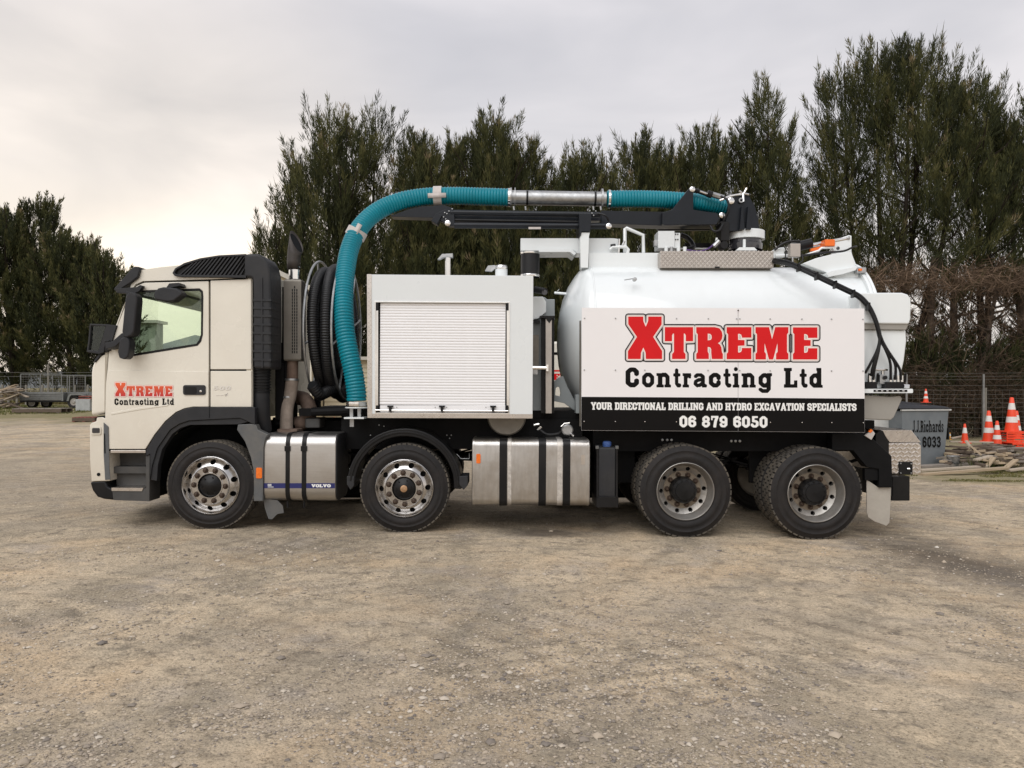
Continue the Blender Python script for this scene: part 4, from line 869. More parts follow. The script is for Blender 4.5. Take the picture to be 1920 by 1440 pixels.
# top deck of the vessel
pl('top_deck', 'white_paint', [(1104, 474), (1238, 474), (1238, 506), (1104, 506)], 0.98, 1.5, at=0.98, bevel=0.004)
wp = rc('walkway', 'matte_alu', 1238.5, 471, 1450.5, 502, 0.80, 1.7, at=0.8, bevel=0.003)
m = MB()
for ix in range(26):
    for iz in range(7):
        px = 1240+ix*8.3+(4.15 if iz % 2 else 0); py = 473.2+iz*4.4
        if px > 1448 or py > 500.5: continue
        p = T(px, py, 0.80); a = 0.021; b = 0.023
        v = [(p[0]-a, 0.799, p[2]), (p[0], 0.799, p[2]-b), (p[0]+a, 0.799, p[2]), (p[0], 0.799, p[2]+b)]
        v += [(p[0]-a*.7, 0.795, p[2]), (p[0], 0.795, p[2]-b*.7), (p[0]+a*.7, 0.795, p[2]), (p[0], 0.795, p[2]+b*.7)]
        m.add(v, [(0,1,5,4),(1,2,6,5),(2,3,7,6),(3,0,4,7),(4,5,6,7)])
m.build('tread_pattern', 'matte_alu', wp)
for a in (1340,): rc('walkway_joint', 'interior', a, 500, a+9, 502.6, 0.79, 0.8, wp, at=0.8)
# boom rest post, handrail, small fittings on the vessel roof
pl('boom_rest', 'white_paint', [(1088, 436), (1106, 436), (1104.5, 443), (1103, 502), (1088.5, 502)], 0.86, 1.02, bevel=0.004)
pl('boom_saddle', 'boom_black', [(1085, 402), (1108, 402), (1106, 436), (1090, 436), (1088, 445), (1085.5, 440)], 0.84, 1.3, bevel=0.005, at=0.9)
tb('hand_rail', 'white_paint', [(1171.5, 474, 1.1), (1171.5, 429, 1.1), (1174, 427.5, 1.1), (1206, 441, 1.1), (1206.5, 474, 1.1)], 0.022, n=10)
tb('hand_rail', 'white_paint', [(1144, 468, 1.0), (1148, 463, 1.0), (1174, 463, 1.0), (1178, 468, 1.0), (1176, 478, 1.0)], 0.02, n=10)
tb('rail_latch', 'black_paint', [(1145, 461, 1.0), (1154, 460, 1.0)], 0.02); tb('rail_latch', 'chrome', [(1160, 474, 1.0), (1161, 448, 1.0)], 0.012); tb('rail_latch', 'galv', [(1166, 462, 1.0), (1171, 452, 1.0)], 0.014)
cb = rc('control_box', 'box_white', 1234, 433, 1265, 465, 1.0, 1.25, at=1.0, bevel=0.006)
rc('control_box_side', 'box_white', 1265.5, 436, 1276, 465, 1.02, 1.3, at=1.0, bevel=0.004)
for py in (438.5, 448.5):
    for px in (1267.5, 1271.5): rc('cable_gland', 'black_paint', px-1, py-1, px+1, py+1, 1.01, 1.02, cb, at=1.0)
rc('control_box_lug', 'galv', 1227.5, 449, 1234, 460, 1.02, 1.1, at=1.0)
for px in (1249, 1259, 1272, 1284): tb('valve_stub', 'white_paint' if px != 1259 else 'galv', [(px, 474, 1.0), (px, 463, 1.0)], 0.022)
tb('gauge_bolt', 'galv', [(1171, 525, 0.5), (1186, 522.5, 0.44)], 0.006)
a = T(1190.5, 523.5, 0.45); MB().lathe([(0.022, 0.05), (0.022, -0.01), (0.0, -0.012)], a, 'y', 16).build('vessel_gauge', 'galv', truck)
tb('sight_glass', 'white_paint', [(1040, 549, 1.0), (1062, 551, 0.95)], 0.016); tb('sight_glass', 'white_paint', [(1045, 545.5, 1.0), (1045.5, 546, 1.0)], 0.03)
tb('purple_cable', 'purple_cable', [(1285, 468, 1.0), (1310, 471, 0.95), (1330, 465, 0.95), (1345, 450, 1.0)], 0.009, sp=6)
m = MB(); m.tube(spline([T(1276, 440, 1.4), T(1290, 447, 1.4), T(1300, 462, 1.3), T(1288, 468, 1.2)], 6), 0.03, 10); m.build('cable_loom', 'black_hose', truck)
rc('cable_tray', 'black_paint', 1295, 447, 1345, 458, 1.5, 1.6, at=1.2, bevel=0.004); rc('tray_edge', 'white_paint', 1282, 459, 1338, 461.5, 1.4, 1.45, at=1.2)
# vessel saddle at the front end
pl('vessel_saddle', 'grey_body', [[(1037, 717), (1047, 708), (1056, 705), (1064, 725), (1078, 752), (1092, 765), (1092, 775), (1074, 768), (1058, 756), (1038, 752)], [(1042, 728), (1045, 725), (1049, 726), (1051, 737), (1050, 743), (1041, 741)]], 0.62, 0.67, at=0.62, bevel=0.005)
rc('hinge_block', 'grey_body', 1080, 740, 1092, 775, 0.3, 0.5, at=0.3, bevel=0.004); rc('sign_post', 'shield_steel', 1088, 600, 1091, 800, 0.1, 0.14, at=0.02)

# ---- hose reel behind the cab (axis along the truck)
RX, RY, RZ = -2.16, 1.10, T(600, 621, 1.1)[2]
rl = bpy.data.objects.new('hose_reel', None); rl.location = (RX, RY, RZ); link(rl, truck)
for dx in (-0.155, 0.155):
    m = MB(); m.tube([(dx, 0.82*math.cos(a), 0.83*math.sin(a)) for a in [i*2*PI/64 for i in range(65)]], 0.014, 8, cap=False); m.build('reel_hoop', 'galv', rl)
    for k in range(8):
        a = k*PI/4+0.25; b = 0.13
        tbm = MB(); tbm.tube([(dx, 0.12*math.cos(a), 0.12*math.sin(a)), (dx*(1.0), 0.6*math.cos(a), 0.6*math.sin(a)), (dx, 0.82*math.cos(a), 0.83*math.sin(a))], 0.013, 6); tbm.build('reel_spoke', 'galv', rl)
MB().cyl((-0.18, 0, 0), (0.18, 0, 0), 0.12, n=20).build('reel_drum', 'black_paint', rl)
for k, (dx, r, s) in enumerate(((-0.075, 0.71, 0.0), (0.060, 0.745, 1.3), (-0.01, 0.60, 0.6), (0.07, 0.50, 0.2))):
    pts = [(dx+0.02*math.sin(a*2+s), r*math.cos(a)+0.012*math.sin(3*a+s), r*1.0*math.sin(a)-0.01) for a in [i*2*PI/28 for i in range(29)]]
    corrugated(MB(), pts, 0.066, pitch=0.028, depth=0.007, n=16).build('wound_hose', 'black_hose', rl)
# loose end of the hose hanging at the lower near side
e0 = T(585, 722, 0.42)
pts = [(e0[0]-RX, e0[1]-RY, e0[2]-RZ), (e0[0]-RX+0.07, -0.58, e0[2]-RZ-0.10), (0.08, -0.36, -0.70), (0.10, 0.05, -0.80), (0.08, 0.4, -0.68), (0.02, 0.66, -0.3)]
corrugated(MB(), pts, 0.066, pitch=0.028, depth=0.006, n=16).build('hose_end', 'black_hose', rl)
MB().tube([Vector(pts[0])+Vector((-0.002, -0.01, 0.006)), Vector(pts[0])+Vector((0.01, 0.02, -0.015))], 0.05, 16).build('hose_mouth', 'interior', rl)
for dx in (-0.2, 0.2): MB().box((RX+dx-0.03, RY-0.05, 1.2), (RX+dx+0.03, RY+0.05, RZ)).build('reel_stand', 'chassis_black', truck)
rc('reel_base', 'chassis_black', 560, 766, 690, 780, 0.5, 2.0, at=0.5, bevel=0.01)

# ---- suction hose
hp = [(668.5, 752, 0.28), (668, 735, 0.28), (663, 700, 0.28), (654, 660, 0.29), (647, 620, 0.32), (644.5, 580, 0.38), (645, 540, 0.48), (649, 500, 0.62), (656, 466, 0.76), (669, 436, 0.88), (690, 410, 1.0), (718, 390, 1.08), (752, 377, 1.13), (790, 370, 1.17), (822, 368, 1.18), (860, 367.5, 1.18), (910, 369, 1.18), (956, 370.5, 1.18)]
sh_ = corrugated(MB(), [T(*p) for p in hp], 0.104, pitch=0.036, depth=0.0105, n=28).build('suction_hose', 'teal_hose', truck, smooth=80)
hp2 = [(1138, 373.5, 1.18), (1180, 373, 1.18), (1220, 373.5, 1.18), (1260, 375.5, 1.19), (1300, 378.5, 1.2), (1340, 384, 1.22), (1366, 390, 1.24)]
sh2 = corrugated(MB(), [T(*p) for p in hp2], 0.100, pitch=0.036, depth=0.0105, n=28).build('suction_hose', 'teal_hose', truck, smooth=80)
m = MB(); a, b = T(958, 370.5, 1.18), T(1136, 373.5, 1.18); m.cyl(a, b, 0.088, n=36)
bp = m.build('boom_pipe', 'galv', truck)
ax = (Vector(b)-Vector(a)).normalized()
def ring(px, py, y, r, w, m, parent, name):
    p = Vector(T(px, py, y)); MB().tube([p-ax*w/2, p+ax*w/2], r, 32).build(name, m, parent)
ring(958, 370.5, 1.18, 0.118, 0.018, 'galv', bp, 'pipe_flange'); ring(965.5, 370.5, 1.18, 0.118, 0.012, 'galv', bp, 'pipe_flange'); ring(1128.5, 373, 1.18, 0.122, 0.02, 'galv', bp, 'pipe_flange')
ring(955, 370.4, 1.18, 0.112, 0.03, 'chrome', sh_, 'hose_clamp'); ring(1142, 373.4, 1.18, 0.112, 0.025, 'chrome', sh2, 'hose_clamp')
ring(988.5, 371, 1.18, 0.0925, 0.024, 'black_paint', bp, 'pipe_band'); ring(1115.5, 373, 1.18, 0.0925, 0.024, 'black_paint', bp, 'pipe_band')
for px in (963, 985, 1112, 1126): tb('band_bolt', 'galv', [(px, 387, 1.1), (px+1, 394, 1.1)], 0.012, bp)
# taped joints
def tape(px, py, y, ang, parent):
    p = Vector(T(px, py, y)); d = Vector((math.cos(ang), 0, math.sin(ang)))
    MB().tube([p-d*0.05, p+d*0.05], 0.121, 28).build('tape_wrap', 'tape', parent)
    q = p+Vector((0, -0.124, 0)); n = Vector((-d.z, 0, d.x)); m = MB()
    c = q-n*0.02; a_, b_ = d*0.11, n*0.028
    m.add([c-a_-b_, c+a_-b_, c+a_+b_, c-a_+b_], [(0, 1, 2, 3)]); 
    o = m.build('tape_strip', 'tape', parent); s = o.modifiers.new('wall', 'SOLIDIFY'); s.thickness = 0.004
tape(821, 368, 1.18, 0.03, sh_); tape(668, 438, 0.88, math.radians(62), sh_)
# foot of the hose: clamp and standing bracket
m = MB(); a = T(668.5, 757, 0.28); m.lathe([(0.112, -0.025), (0.114, 0.0), (0.112, 0.022)], a, 'z', 32); m.build('hose_clamp', 'chrome', sh_)
hf = MB(); a = T(668.5, 764, 0.28); hf.lathe([(0.0, -0.006), (0.125, -0.006), (0.125, 0.006), (0, 0.006)], a, 'z', 32); fo = hf.build('hose_foot', 'white_paint', truck)
for x in (656.5, 671): rc('foot_leg', 'galv', x, 766, x+6, 782, 0.26, 0.31, fo, at=0.28)
rc('foot_plate', 'white_paint', 650, 781.5, 687, 784.5, 0.14, 0.45, fo, at=0.28, bevel=0.002); rc('foot_tab', 'galv', 656.5, 784, 664, 800, 0.26, 0.27, fo, at=0.28)
tb('reel_rail', 'chassis_black', [(585, 772, 0.4), (660, 769, 0.4)], 0.05)
# curved plastic trough that carries the hose over the boom head
m = MB(); pts = [(735, 404, 1.18), (760, 395, 1.18), (790, 388.5, 1.18), (830, 386, 1.18)]; low = [(735, 405.5), (835, 408.5)]
pl('hose_trough', 'boom_black', [(732, 404.5), (745, 400), (765, 392.5), (790, 387), (832, 384.5), (850, 390), (842, 409), (735, 406)], 1.08, 1.26, at=1.08, bevel=0.004)
# ---- boom
pl('boom_outer_arm', 'boom_black', [(832, 390), (1142, 397), (1142, 411.5), (832, 409)], 1.12, 1.30, at=1.05, bevel=0.006)
tb('boom_ram', 'boom_black', [(845, 398.5, 1.0), (1125, 402.5, 1.0)], 0.033, n=16)
tb('boom_ram', 'boom_black', [(852, 422.5, 1.0), (1140, 424, 1.0)], 0.037, n=16); tb('boom_rod', 'black_paint', [(850, 412.5, 1.02), (1090, 416.5, 1.02)], 0.022, n=12)
tb('ram_rod', 'chrome', [(835, 414, 1.05), (1090, 416, 1.05)], 0.012, n=10)
rc('ram_sticker', 'tape', 991, 426, 1014, 430, 0.955, 0.965, at=0.97)
pl('ram_bracket', 'boom_black', [(820, 400), (836, 392), (852, 398), (853, 424), (842, 424), (826, 414)], 0.98, 1.1, at=1.0, bevel=0.006)
pl('ram_knuckle', 'boom_black', [(809, 416), (819, 401), (830, 405), (820, 422)], 0.95, 1.1, at=1.0, bevel=0.006)
bolts([(839.5, 418.5), (1141.5, 424)], 0.95, 'chrome', 0.035)
bolts([(834, 399), (838, 401), (842, 396), (848, 392), (832, 407), (836, 411), (1106, 395), (1110, 400), (1117, 396), (1113, 404)], 0.97, 'galv', 0.009)
tb('hydraulic_hose', 'black_hose', [(1118, 400, 0.98), (1135, 404, 0.95), (1142, 415, 0.97)], 0.012, sp=6)
pl('boom_inner_arm', 'boom_black', [(1128, 393), (1345, 397), (1345, 421), (1245, 421.5), (1128, 417)], 1.10, 1.32, at=1.05, bevel=0.006)
pl('boom_cheek', 'boom_black', [(1260, 393), (1292, 353), (1298, 352), (1300, 362), (1300, 393), (1345, 400), (1349, 410), (1344, 421), (1246, 422), (1242, 420), (1242, 398)], 1.02, 1.10, at=1.02, bevel=0.005)
pl('boom_cheek', 'boom_black', [(1260, 393), (1292, 353), (1298, 352), (1300, 362), (1300, 393), (1345, 400), (1349, 410), (1344, 421), (1246, 422), (1242, 420), (1242, 398)], 1.34, 1.40, at=1.02, bevel=0.005)
bolts([(1298, 355), (1353.5, 403.5)], 1.015, 'chrome', 0.034); bolts([(1370.5, 376.5)], 1.0, 'chrome', 0.042)
tb('boom_link', 'black_paint', [(1298, 355, 1.06), (1330, 366, 1.06)], 0.025); tb('boom_link', 'chrome', [(1312, 359, 1.05), (1330, 365.5, 1.05)], 0.016)
tb('link_valve', 'galv', [(1333, 364, 1.03), (1356, 371, 1.03)], 0.035, n=8); tb('link_valve', 'black_paint', [(1326, 362.5, 1.03), (1335, 366, 1.03)], 0.042, n=12)
tb('hydraulic_hose', 'chrome', [(1350, 376, 1.0), (1358, 373, 0.98), (1366, 369, 1.0), (1385, 365, 1.0), (1402, 364.5, 1.02)], 0.014, sp=5)
tb('hydraulic_hose', 'black_hose', [(1352, 368, 1.0), (1364, 376, 0.95), (1366, 395, 0.95), (1358, 412, 1.0)], 0.014, sp=6)
tb('hydraulic_hose', 'black_hose', [(1332, 424, 1.0), (1338, 433, 0.95), (1348, 432, 0.95), (1356, 420, 1.0)], 0.014, sp=6)
pl('boom_pedestal', 'boom_black', [(1364, 399), (1367, 382), (1374, 371), (1384, 366.5), (1404, 366.5), (1415, 386), (1422, 410), (1423.5, 433), (1366, 433), (1360, 420)], 1.02, 1.08, at=1.02, bevel=0.005)
pl('boom_pedestal', 'boom_black', [(1364, 399), (1367, 382), (1374, 371), (1384, 366.5), (1404, 366.5), (1415, 386), (1422, 410), (1423.5, 433), (1366, 433), (1360, 420)], 1.36, 1.42, at=1.02, bevel=0.005)
rc('pedestal_core', 'boom_black', 1368, 385, 1408, 432, 1.09, 1.35, at=1.02)
for x in (1388.5, 1400.5): pl('pedestal_gusset', 'boom_black', [(x-0.7, 389), (x+0.7, 389), (x+5, 432), (x-4, 432)], 0.96, 1.02, at=1.02, bevel=0.003)
for P in ([(1386, 358, 1.0), (1394, 364, 1.0), (1400, 353, 1.0)], [(1393, 362, 1.0), (1394, 378, 0.99)], [(1394, 363, 1.0), (1404, 365, 1.0)]): tb('lifting_shackle', 'chrome', P, 0.014, n=8)
a = T(1389, 376, 1.0); MB().lathe([(0.03, 0.01), (0.03, -0.02), (0.015, -0.02), (0.015, 0.01)], a, 'y', 14).build('lifting_shackle', 'galv', truck)
m = MB(); a = T(1398, 444, 1.22); m.lathe([(0.20, -0.045), (0.222, -0.045), (0.226, -0.04), (0.226, 0.055), (0.222, 0.06), (0.0, 0.06)], a, 'z', 48); m.lathe([(0.2, -0.045), (0.0, -0.045)], a, 'z', 48); m.build('slew_ring', 'white_paint', truck)
m = MB(); a = T(1396, 470, 1.22); m.lathe([(0.21, 0.0), (0.215, 0.04), (0.215, 0.075), (0.20, 0.085), (0.20, 0.12), (0, 0.12)], a, 'z', 40); m.build('slew_drive', 'lamp_dark', truck)
tb('slew_post', 'white_paint', [(1395.5, 449, 0.98), (1395.5, 468, 0.98)], 0.018); pl('slew_foot', 'white_paint', [(1378, 471), (1384, 465), (1412, 465), (1418, 471)], 0.9, 1.0, at=0.95, bevel=0.004)
a = T(1357, 460, 1.02); MB().lathe([(0.0, -0.03), (0.045, -0.03), (0.05, -0.02), (0.05, 0.1)], a, 'y', 20).build('slew_motor', 'black_paint', truck)
rc('boom_valve', 'black_paint', 1352, 415, 1368, 452, 1.0, 1.25, at=1.0, bevel=0.01); tb('boom_fitting', 'galv', [(1338, 462, 0.98), (1348, 452, 0.98)], 0.03, n=8); tb('boom_fitting', 'white_paint', [(1343, 452, 1.0), (1344, 446, 1.0)], 0.014)
# ---- rear door ram, lamp and hydraulic bundle
tb('door_ram', 'white_paint', [(1452, 471, 0.95), (1470, 468, 0.95)], 0.03); tb('door_ram', 'black_paint', [(1482, 466, 0.95), (1521, 456, 0.95)], 0.058, n=18); tb('ram_rod', 'chrome', [(1518, 461, 0.95), (1592, 447, 0.95)], 0.026, n=14)
tb('ram_hose', 'black_hose', [(1452, 469, 0.9), (1466, 458, 0.88), (1480, 453, 0.88), (1500, 452, 0.88)], 0.014, sp=5)
rc('ram_valve', 'matte_alu', 1481, 457, 1500, 482, 0.78, 0.88, at=0.8, bevel=0.006); tb('valve_pipe', 'black_hose', [(1474, 470, 0.8), (1473, 485, 0.78), (1482, 490, 0.78)], 0.008, sp=4); tb('valve_pipe', 'black_hose', [(1503, 476, 0.8), (1505, 488, 0.78), (1498, 494, 0.78)], 0.008, sp=4); tb('valve_pipe', 'galv', [(1486, 482, 0.78), (1486, 491, 0.78)], 0.01)
rc('rear_beacon', 'orange_plastic', 1545, 449.5, 1564, 462, 0.82, 0.95, at=0.85, bevel=0.008); pl('beacon_strap', 'orange_plastic', [(1521, 466, ), (1541, 461), (1543, 467), (1521, 471)], 0.85, 0.9, bevel=0.004)
pl('ram_lug', 'white_paint', [(1568, 450), (1585, 443), (1592, 440.5), (1597, 442), (1597, 475), (1606, 497), (1618, 530), (1600, 515), (1575, 478), (1562, 474)], 0.93, 1.0, at=0.93, bevel=0.006)
pl('ram_lug', 'white_paint', [(1440, 474), (1455, 466), (1470, 468), (1472, 482), (1440, 486)], 0.92, 1.0, at=0.92, bevel=0.006)
tb('guide_rail', 'white_paint', [(1512, 478, 0.85), (1535, 470, 0.85), (1540, 465, 0.85), (1562, 464, 0.85), (1566, 472, 0.85)], 0.014, n=8)
tb('door_cable', 'black_hose', [(1500, 480, 0.85), (1540, 474, 0.82), (1580, 471, 0.82), (1598, 464, 0.85), (1606, 462, 0.9)], 0.012, sp=6)
tb('white_cross_rail', 'white_paint', [(1454, 480, 0.9), (1482, 479, 0.9)], 0.02)
bolts([(1590.5, 446)], 0.925, 'galv', 0.022); bolts([(1571, 465.5)], 0.83, 'lamp_dark', 0.022)
base = [(1450, 489, 0.78), (1478, 494, 0.55), (1510, 507, 0.40), (1545, 524, 0.28), (1585, 543, 0.2), (1612, 557, 0.15), (1630, 577, 0.12), (1643, 605, 0.1), (1650, 632, 0.1)]
ends = [[(1645, 655, 0.1), (1633, 680, 0.12), (1622, 700, 0.15)], [(1648, 655, 0.1), (1640, 690, 0.12), (1637, 712, 0.15)], [(1660, 655, 0.1), (1669, 680, 0.12), (1670, 712, 0.15)], [(1662, 655, 0.1), (1678, 682, 0.12), (1679, 712, 0.15)], [(1664, 656, 0.1), (1686, 690, 0.12), (1689, 712, 0.15)], [(1646, 656, 0.1), (1636, 690, 0.12), (1634, 705, 0.15)]]
for k, e_ in enumerate(ends):
    dy, dp = (k % 3)*0.024, (k//3)*3.2
    tb('hydraulic_hose', 'black_hose', [(x+dp*0.6-1, y-dp+(k % 3)*1.4, d+dy*0.6) for x, y, d in base]+e_, 0.0145, n=8, sp=8)
for px, py, y, an in ((1498, 501, 0.43, 0), (1532, 517, 0.28, 0), (1567, 533, 0.2, 0), (1601, 550, 0.14, 0), (1629, 574, 0.09, 0)):
    rc('hose_tie', 'black_paint', px-2, py-7, px+2, py+8, y-0.02, y+0.06, at=y, bevel=0.006)
# rear receiver body and shelf of valves
pl('rear_receiver', 'white_paint', [(1610, 549), (1690, 549), (1700, 552), (1706, 560), (1707, 575), (1706, 598), (1703, 608), (1610, 607)], 0.18, 2.2, at=0.20, bevel=0.02, seg=3)
pl('receiver_ledge_shade', 'hopper_grey', [(1610, 607), (1703, 608), (1699, 618), (1610, 617)], 0.20, 2.18, at=0.20)  # grey colour stands in for the shaded underside where the body steps in
pl('receiver_body', 'white_paint', [(1610, 617), (1699, 618), (1700, 640), (1696, 675), (1689, 706), (1680, 728), (1610, 728)], 0.23, 2.14, at=0.23, bevel=0.02, seg=3)
pl('valve_shelf', 'white_paint', rrect(1612, 729, 1712, 737, 2), 0.08, 0.6, bevel=0.004)
rc('shelf_label', 'sign_black', 1638, 730.8, 1701, 734.8, 0.076, 0.08, at=0.08)
m = MB()
for i in range(6): px = 1642+10*i; m.box(T(px, 733.6, 0.0735), T(px+4, 732.2, 0.0745))
m.build('shelf_print', 'white_print', truck)
for a, b in ((1623, 1645), (1662, 1695)):
    vbk = rc('valve_block', 'black_paint', a, 716, b, 728, 0.12, 0.3, bevel=0.004)
    for px in range(a+8, b-2, 7): tb('hose_fitting', 'chrome', [(px, 716, 0.18), (px, 704, 0.18)], 0.014, n=8)
for px in (1629, 1645, 1697): tb('valve_lever', 'black_paint', [(px, 716, 0.2), (px+1, 700, 0.18)], 0.012)
tb('shelf_pipe', 'chrome', [(1638, 692, 0.18), (1645, 693, 0.18), (1664, 693, 0.18)], 0.014); tb('shelf_pipe', 'chrome', [(1655, 693, 0.2), (1655, 716, 0.2)], 0.018); tb('shelf_pipe', 'chrome', [(1694, 724, 0.14), (1704, 724.5, 0.14)], 0.022)
rc('valve_body', 'galv', 1650, 702, 1660, 720, 0.16, 0.26, bevel=0.004); a = T(1660.5, 708, 0.14); MB().lathe([(0.022, 0.02), (0.022, 0), (0, 0)], a, 'y', 14).build('pressure_gauge', 'black_paint', truck)
pl('lower_hopper', 'hopper_grey', [(1612, 740), (1670, 744), (1688, 742), (1692, 748), (1676, 783), (1670, 788), (1612, 786)], 0.15, 1.9, bevel=0.012)
# ---- rear frame corner, tool box, mud flap
pl('rear_frame', 'chassis_black', [(1560, 813), (1622, 813), (1634, 820), (1672, 855), (1674, 914), (1648, 914), (1648, 880), (1625, 876), (1600, 845), (1560, 845)], 0.16, 0.30, bevel=0.008)
tbx = pl('tool_box', 'chequer', [(1663, 831), (1722, 830), (1727, 836), (1727, 888), (1663, 888)], 0.42, 2.0, at=0.42, bevel=0.004)
pl('tool_box_lid', 'chequer', [(1652, 806.5), (1709, 806.5), (1727, 829.5), (1668, 829.5)], 0.44, 2.0, at=0.44, bevel=0.004)
pl('tool_box_end', 'black_paint', [(1642, 815), (1650, 806), (1656, 808), (1667, 830), (1667, 888), (1660, 888), (1642, 830)], 0.40, 0.46, bevel=0.004)
m = MB()
for i in range(10):
    for j in range(8):
        px = 1667+6.6*i+(3.3 if j % 2 else 0); py = 834+7.4*j
        if px > 1724 or py > 886: continue
        tbar(m, px, py, 0.419, 0.026, 0.011, PI/4 if (i+j) % 2 else -PI/4, 0.002)
m.build('tread_bars', 'chequer', tbx)
m = MB(); La, Lb, Lc, Ld = [Vector(T(*p, 0.44)) for p in ((1652, 806.5), (1709, 806.5), (1727, 829.5), (1668, 829.5))]
for i in range(10):
    for j in range(5):
        u, v = (i+0.5+0.5*(j % 2))/10.5, (j+0.5)/5; c = (La*(1-u)+Lb*u)*(1-v)+(Ld*(1-u)+Lc*u)*v; q = 0.018 if (i+j) % 2 else -0.018
        m.add([c+Vector((-0.018, -0.003, -q)), c+Vector((0.004, -0.003, -0.005)), c+Vector((0.018, -0.003, q)), c+Vector((-0.004, -0.003, 0.005))], [(0, 1, 2, 3)])
m.build('tread_bars', 'chequer', tbx)
lk = rc('box_lock', 'black_paint', 1685.5, 866, 1711, 890, 0.405, 0.42, tbx, at=0.41, bevel=0.003)
bolts([(1688.5, 869), (1708, 869.5), (1688.5, 887), (1708, 887)], 0.404, 'galv', 0.009, tbx); tb('lock_key', 'chrome', [(1701, 879, 0.40), (1706, 879, 0.39)], 0.012, tbx)
rc('rear_bumper', 'black_paint', 1672, 893, 1706, 939, 0.30, 2.1, at=0.30, bevel=0.006); rc('bumper_bracket', 'black_paint', 1664, 893, 1674, 930, 0.3, 0.9, at=0.3)
pl('tail_marker', 'tape', [(1622, 817), (1636, 806), (1641, 813), (1634, 825)], 0.13, 0.16, bevel=0.003); pl('tail_marker', 'orange_lens', [(1629, 809), (1634, 804.5), (1637, 808), (1632, 812)], 0.125, 0.15)
pl('mud_flap', 'flap_white', [(1625, 899), (1647, 914), (1671, 914), (1670, 945), (1668, 980), (1662, 986), (1640, 978), (1628, 970), (1625, 960)], 0.20, 0.215, bevel=0.004)
rc('flap_hanger', 'chassis_black', 1620, 878, 1650, 900, 0.18, 0.24, at=0.2)
# ---- side sign
SY = -0.015
seam = 1384
sg = pl('sign_panel', 'sign_white', [(1091, 577), (seam-0.35, 577.6), (seam-0.35, 809), (1090, 807)], SY, SY+0.01, bevel=0.001)
sg2 = pl('sign_panel', 'sign_white', [(seam+0.35, 577.6), (1620.5, 578.5), (1621.5, 811), (seam+0.35, 809)], SY, SY+0.01, bevel=0.001)
pl('sign_backing', 'shield_steel', [(1093, 580), (1618, 581), (1619, 808), (1092, 805)], SY+0.012, SY+0.03)
for o_, q in ((sg, [(1090.4, 744), (seam-0.35, 745.6), (seam-0.35, 808.7), (1090.1, 806.7)]), (sg2, [(seam+0.35, 745.6), (1621, 747.5), (1621.3, 810.7), (seam+0.35, 808.7)])):
    pl('sign_band', 'sign_black', q, SY-0.0006, SY-0.0001, o_)
def s3(d): return lambda x, y: T(x, y, SY-d)
logo_layer('logo_outline', 'sign_black', sg, 5.9, s3(0.0010)); logo_layer('logo_grey', 'sign_grey', sg, 3.8, s3(0.0016)); logo_layer('logo_border', 'sign_cream', sg, 2.0, s3(0.0022)); logo_layer('logo_letters', 'sign_red', sg, 0.0, s3(0.0028))
m = MB()
for a, b, c, d in ((1210.3, 589, 1211.5, 605), (1205.6, 660, 1206.8, 678), (1412.0, 609, 1412.6, 679), (1481.8, 609, 1482.8, 679)):
    m.add([s3(0.0034)(a, b), s3(0.0034)(c, b), s3(0.0034)(c, d), s3(0.0034)(a, d)], [(0, 1, 2, 3)])
m.build('logo_outline', 'sign_black', sg)
for wd in (CONTR[:11], CONTR[11:]):
    m = MB()
    for ch, a, b in wd: put_glyph(m, ch, a, b, 726.0+(a-1173)*0.002, 689+(a-1173)*0.003, s3(0.001), 0.004)
    m.build('company_lettering', 'sign_black', sg)
words('slogan_lettering', 'white_print', sg, 'YOUR DIRECTIONAL DRILLING AND HYDRO EXCAVATION SPECIALISTS', 1108, 1606, 768.3, 754.5, lambda x, y: T(x, y+(x-1108)*0.0045-0.2, SY-0.0014), space=0.34, gap=0.03, off=0.006)
words('phone_number', 'white_print', sg, '06 879 6050', 1274, 1439, 801, 779.5, lambda x, y: T(x, y+(x-1274)*0.006, SY-0.0014), space=0.38, gap=0.06, off=0.0)
rows = [(596.5, [1096, 1154, 1268.5, 1328, 1381, 1387, 1444, 1503.5, 1559, 1618]), (693.5, [1095.5, 1154, 1209, 1327.5, 1387, 1444, 1559, 1618]), (790, [1095, 1153.5, 1209, 1268, 1444, 1503.5, 1559, 1618])]
bolts([(x, y+(x-1095)*0.004) for y, xs in rows[:2] for x in xs], SY-0.001, 'galv', 0.0075, sg); bolts([(x, y+(x-1095)*0.005) for x in rows[2][1] for y in (790,)], SY-0.001, 'chrome', 0.0075, sg)
bolts([(1384, 582)], SY-0.001, 'nut', 0.008, sg)
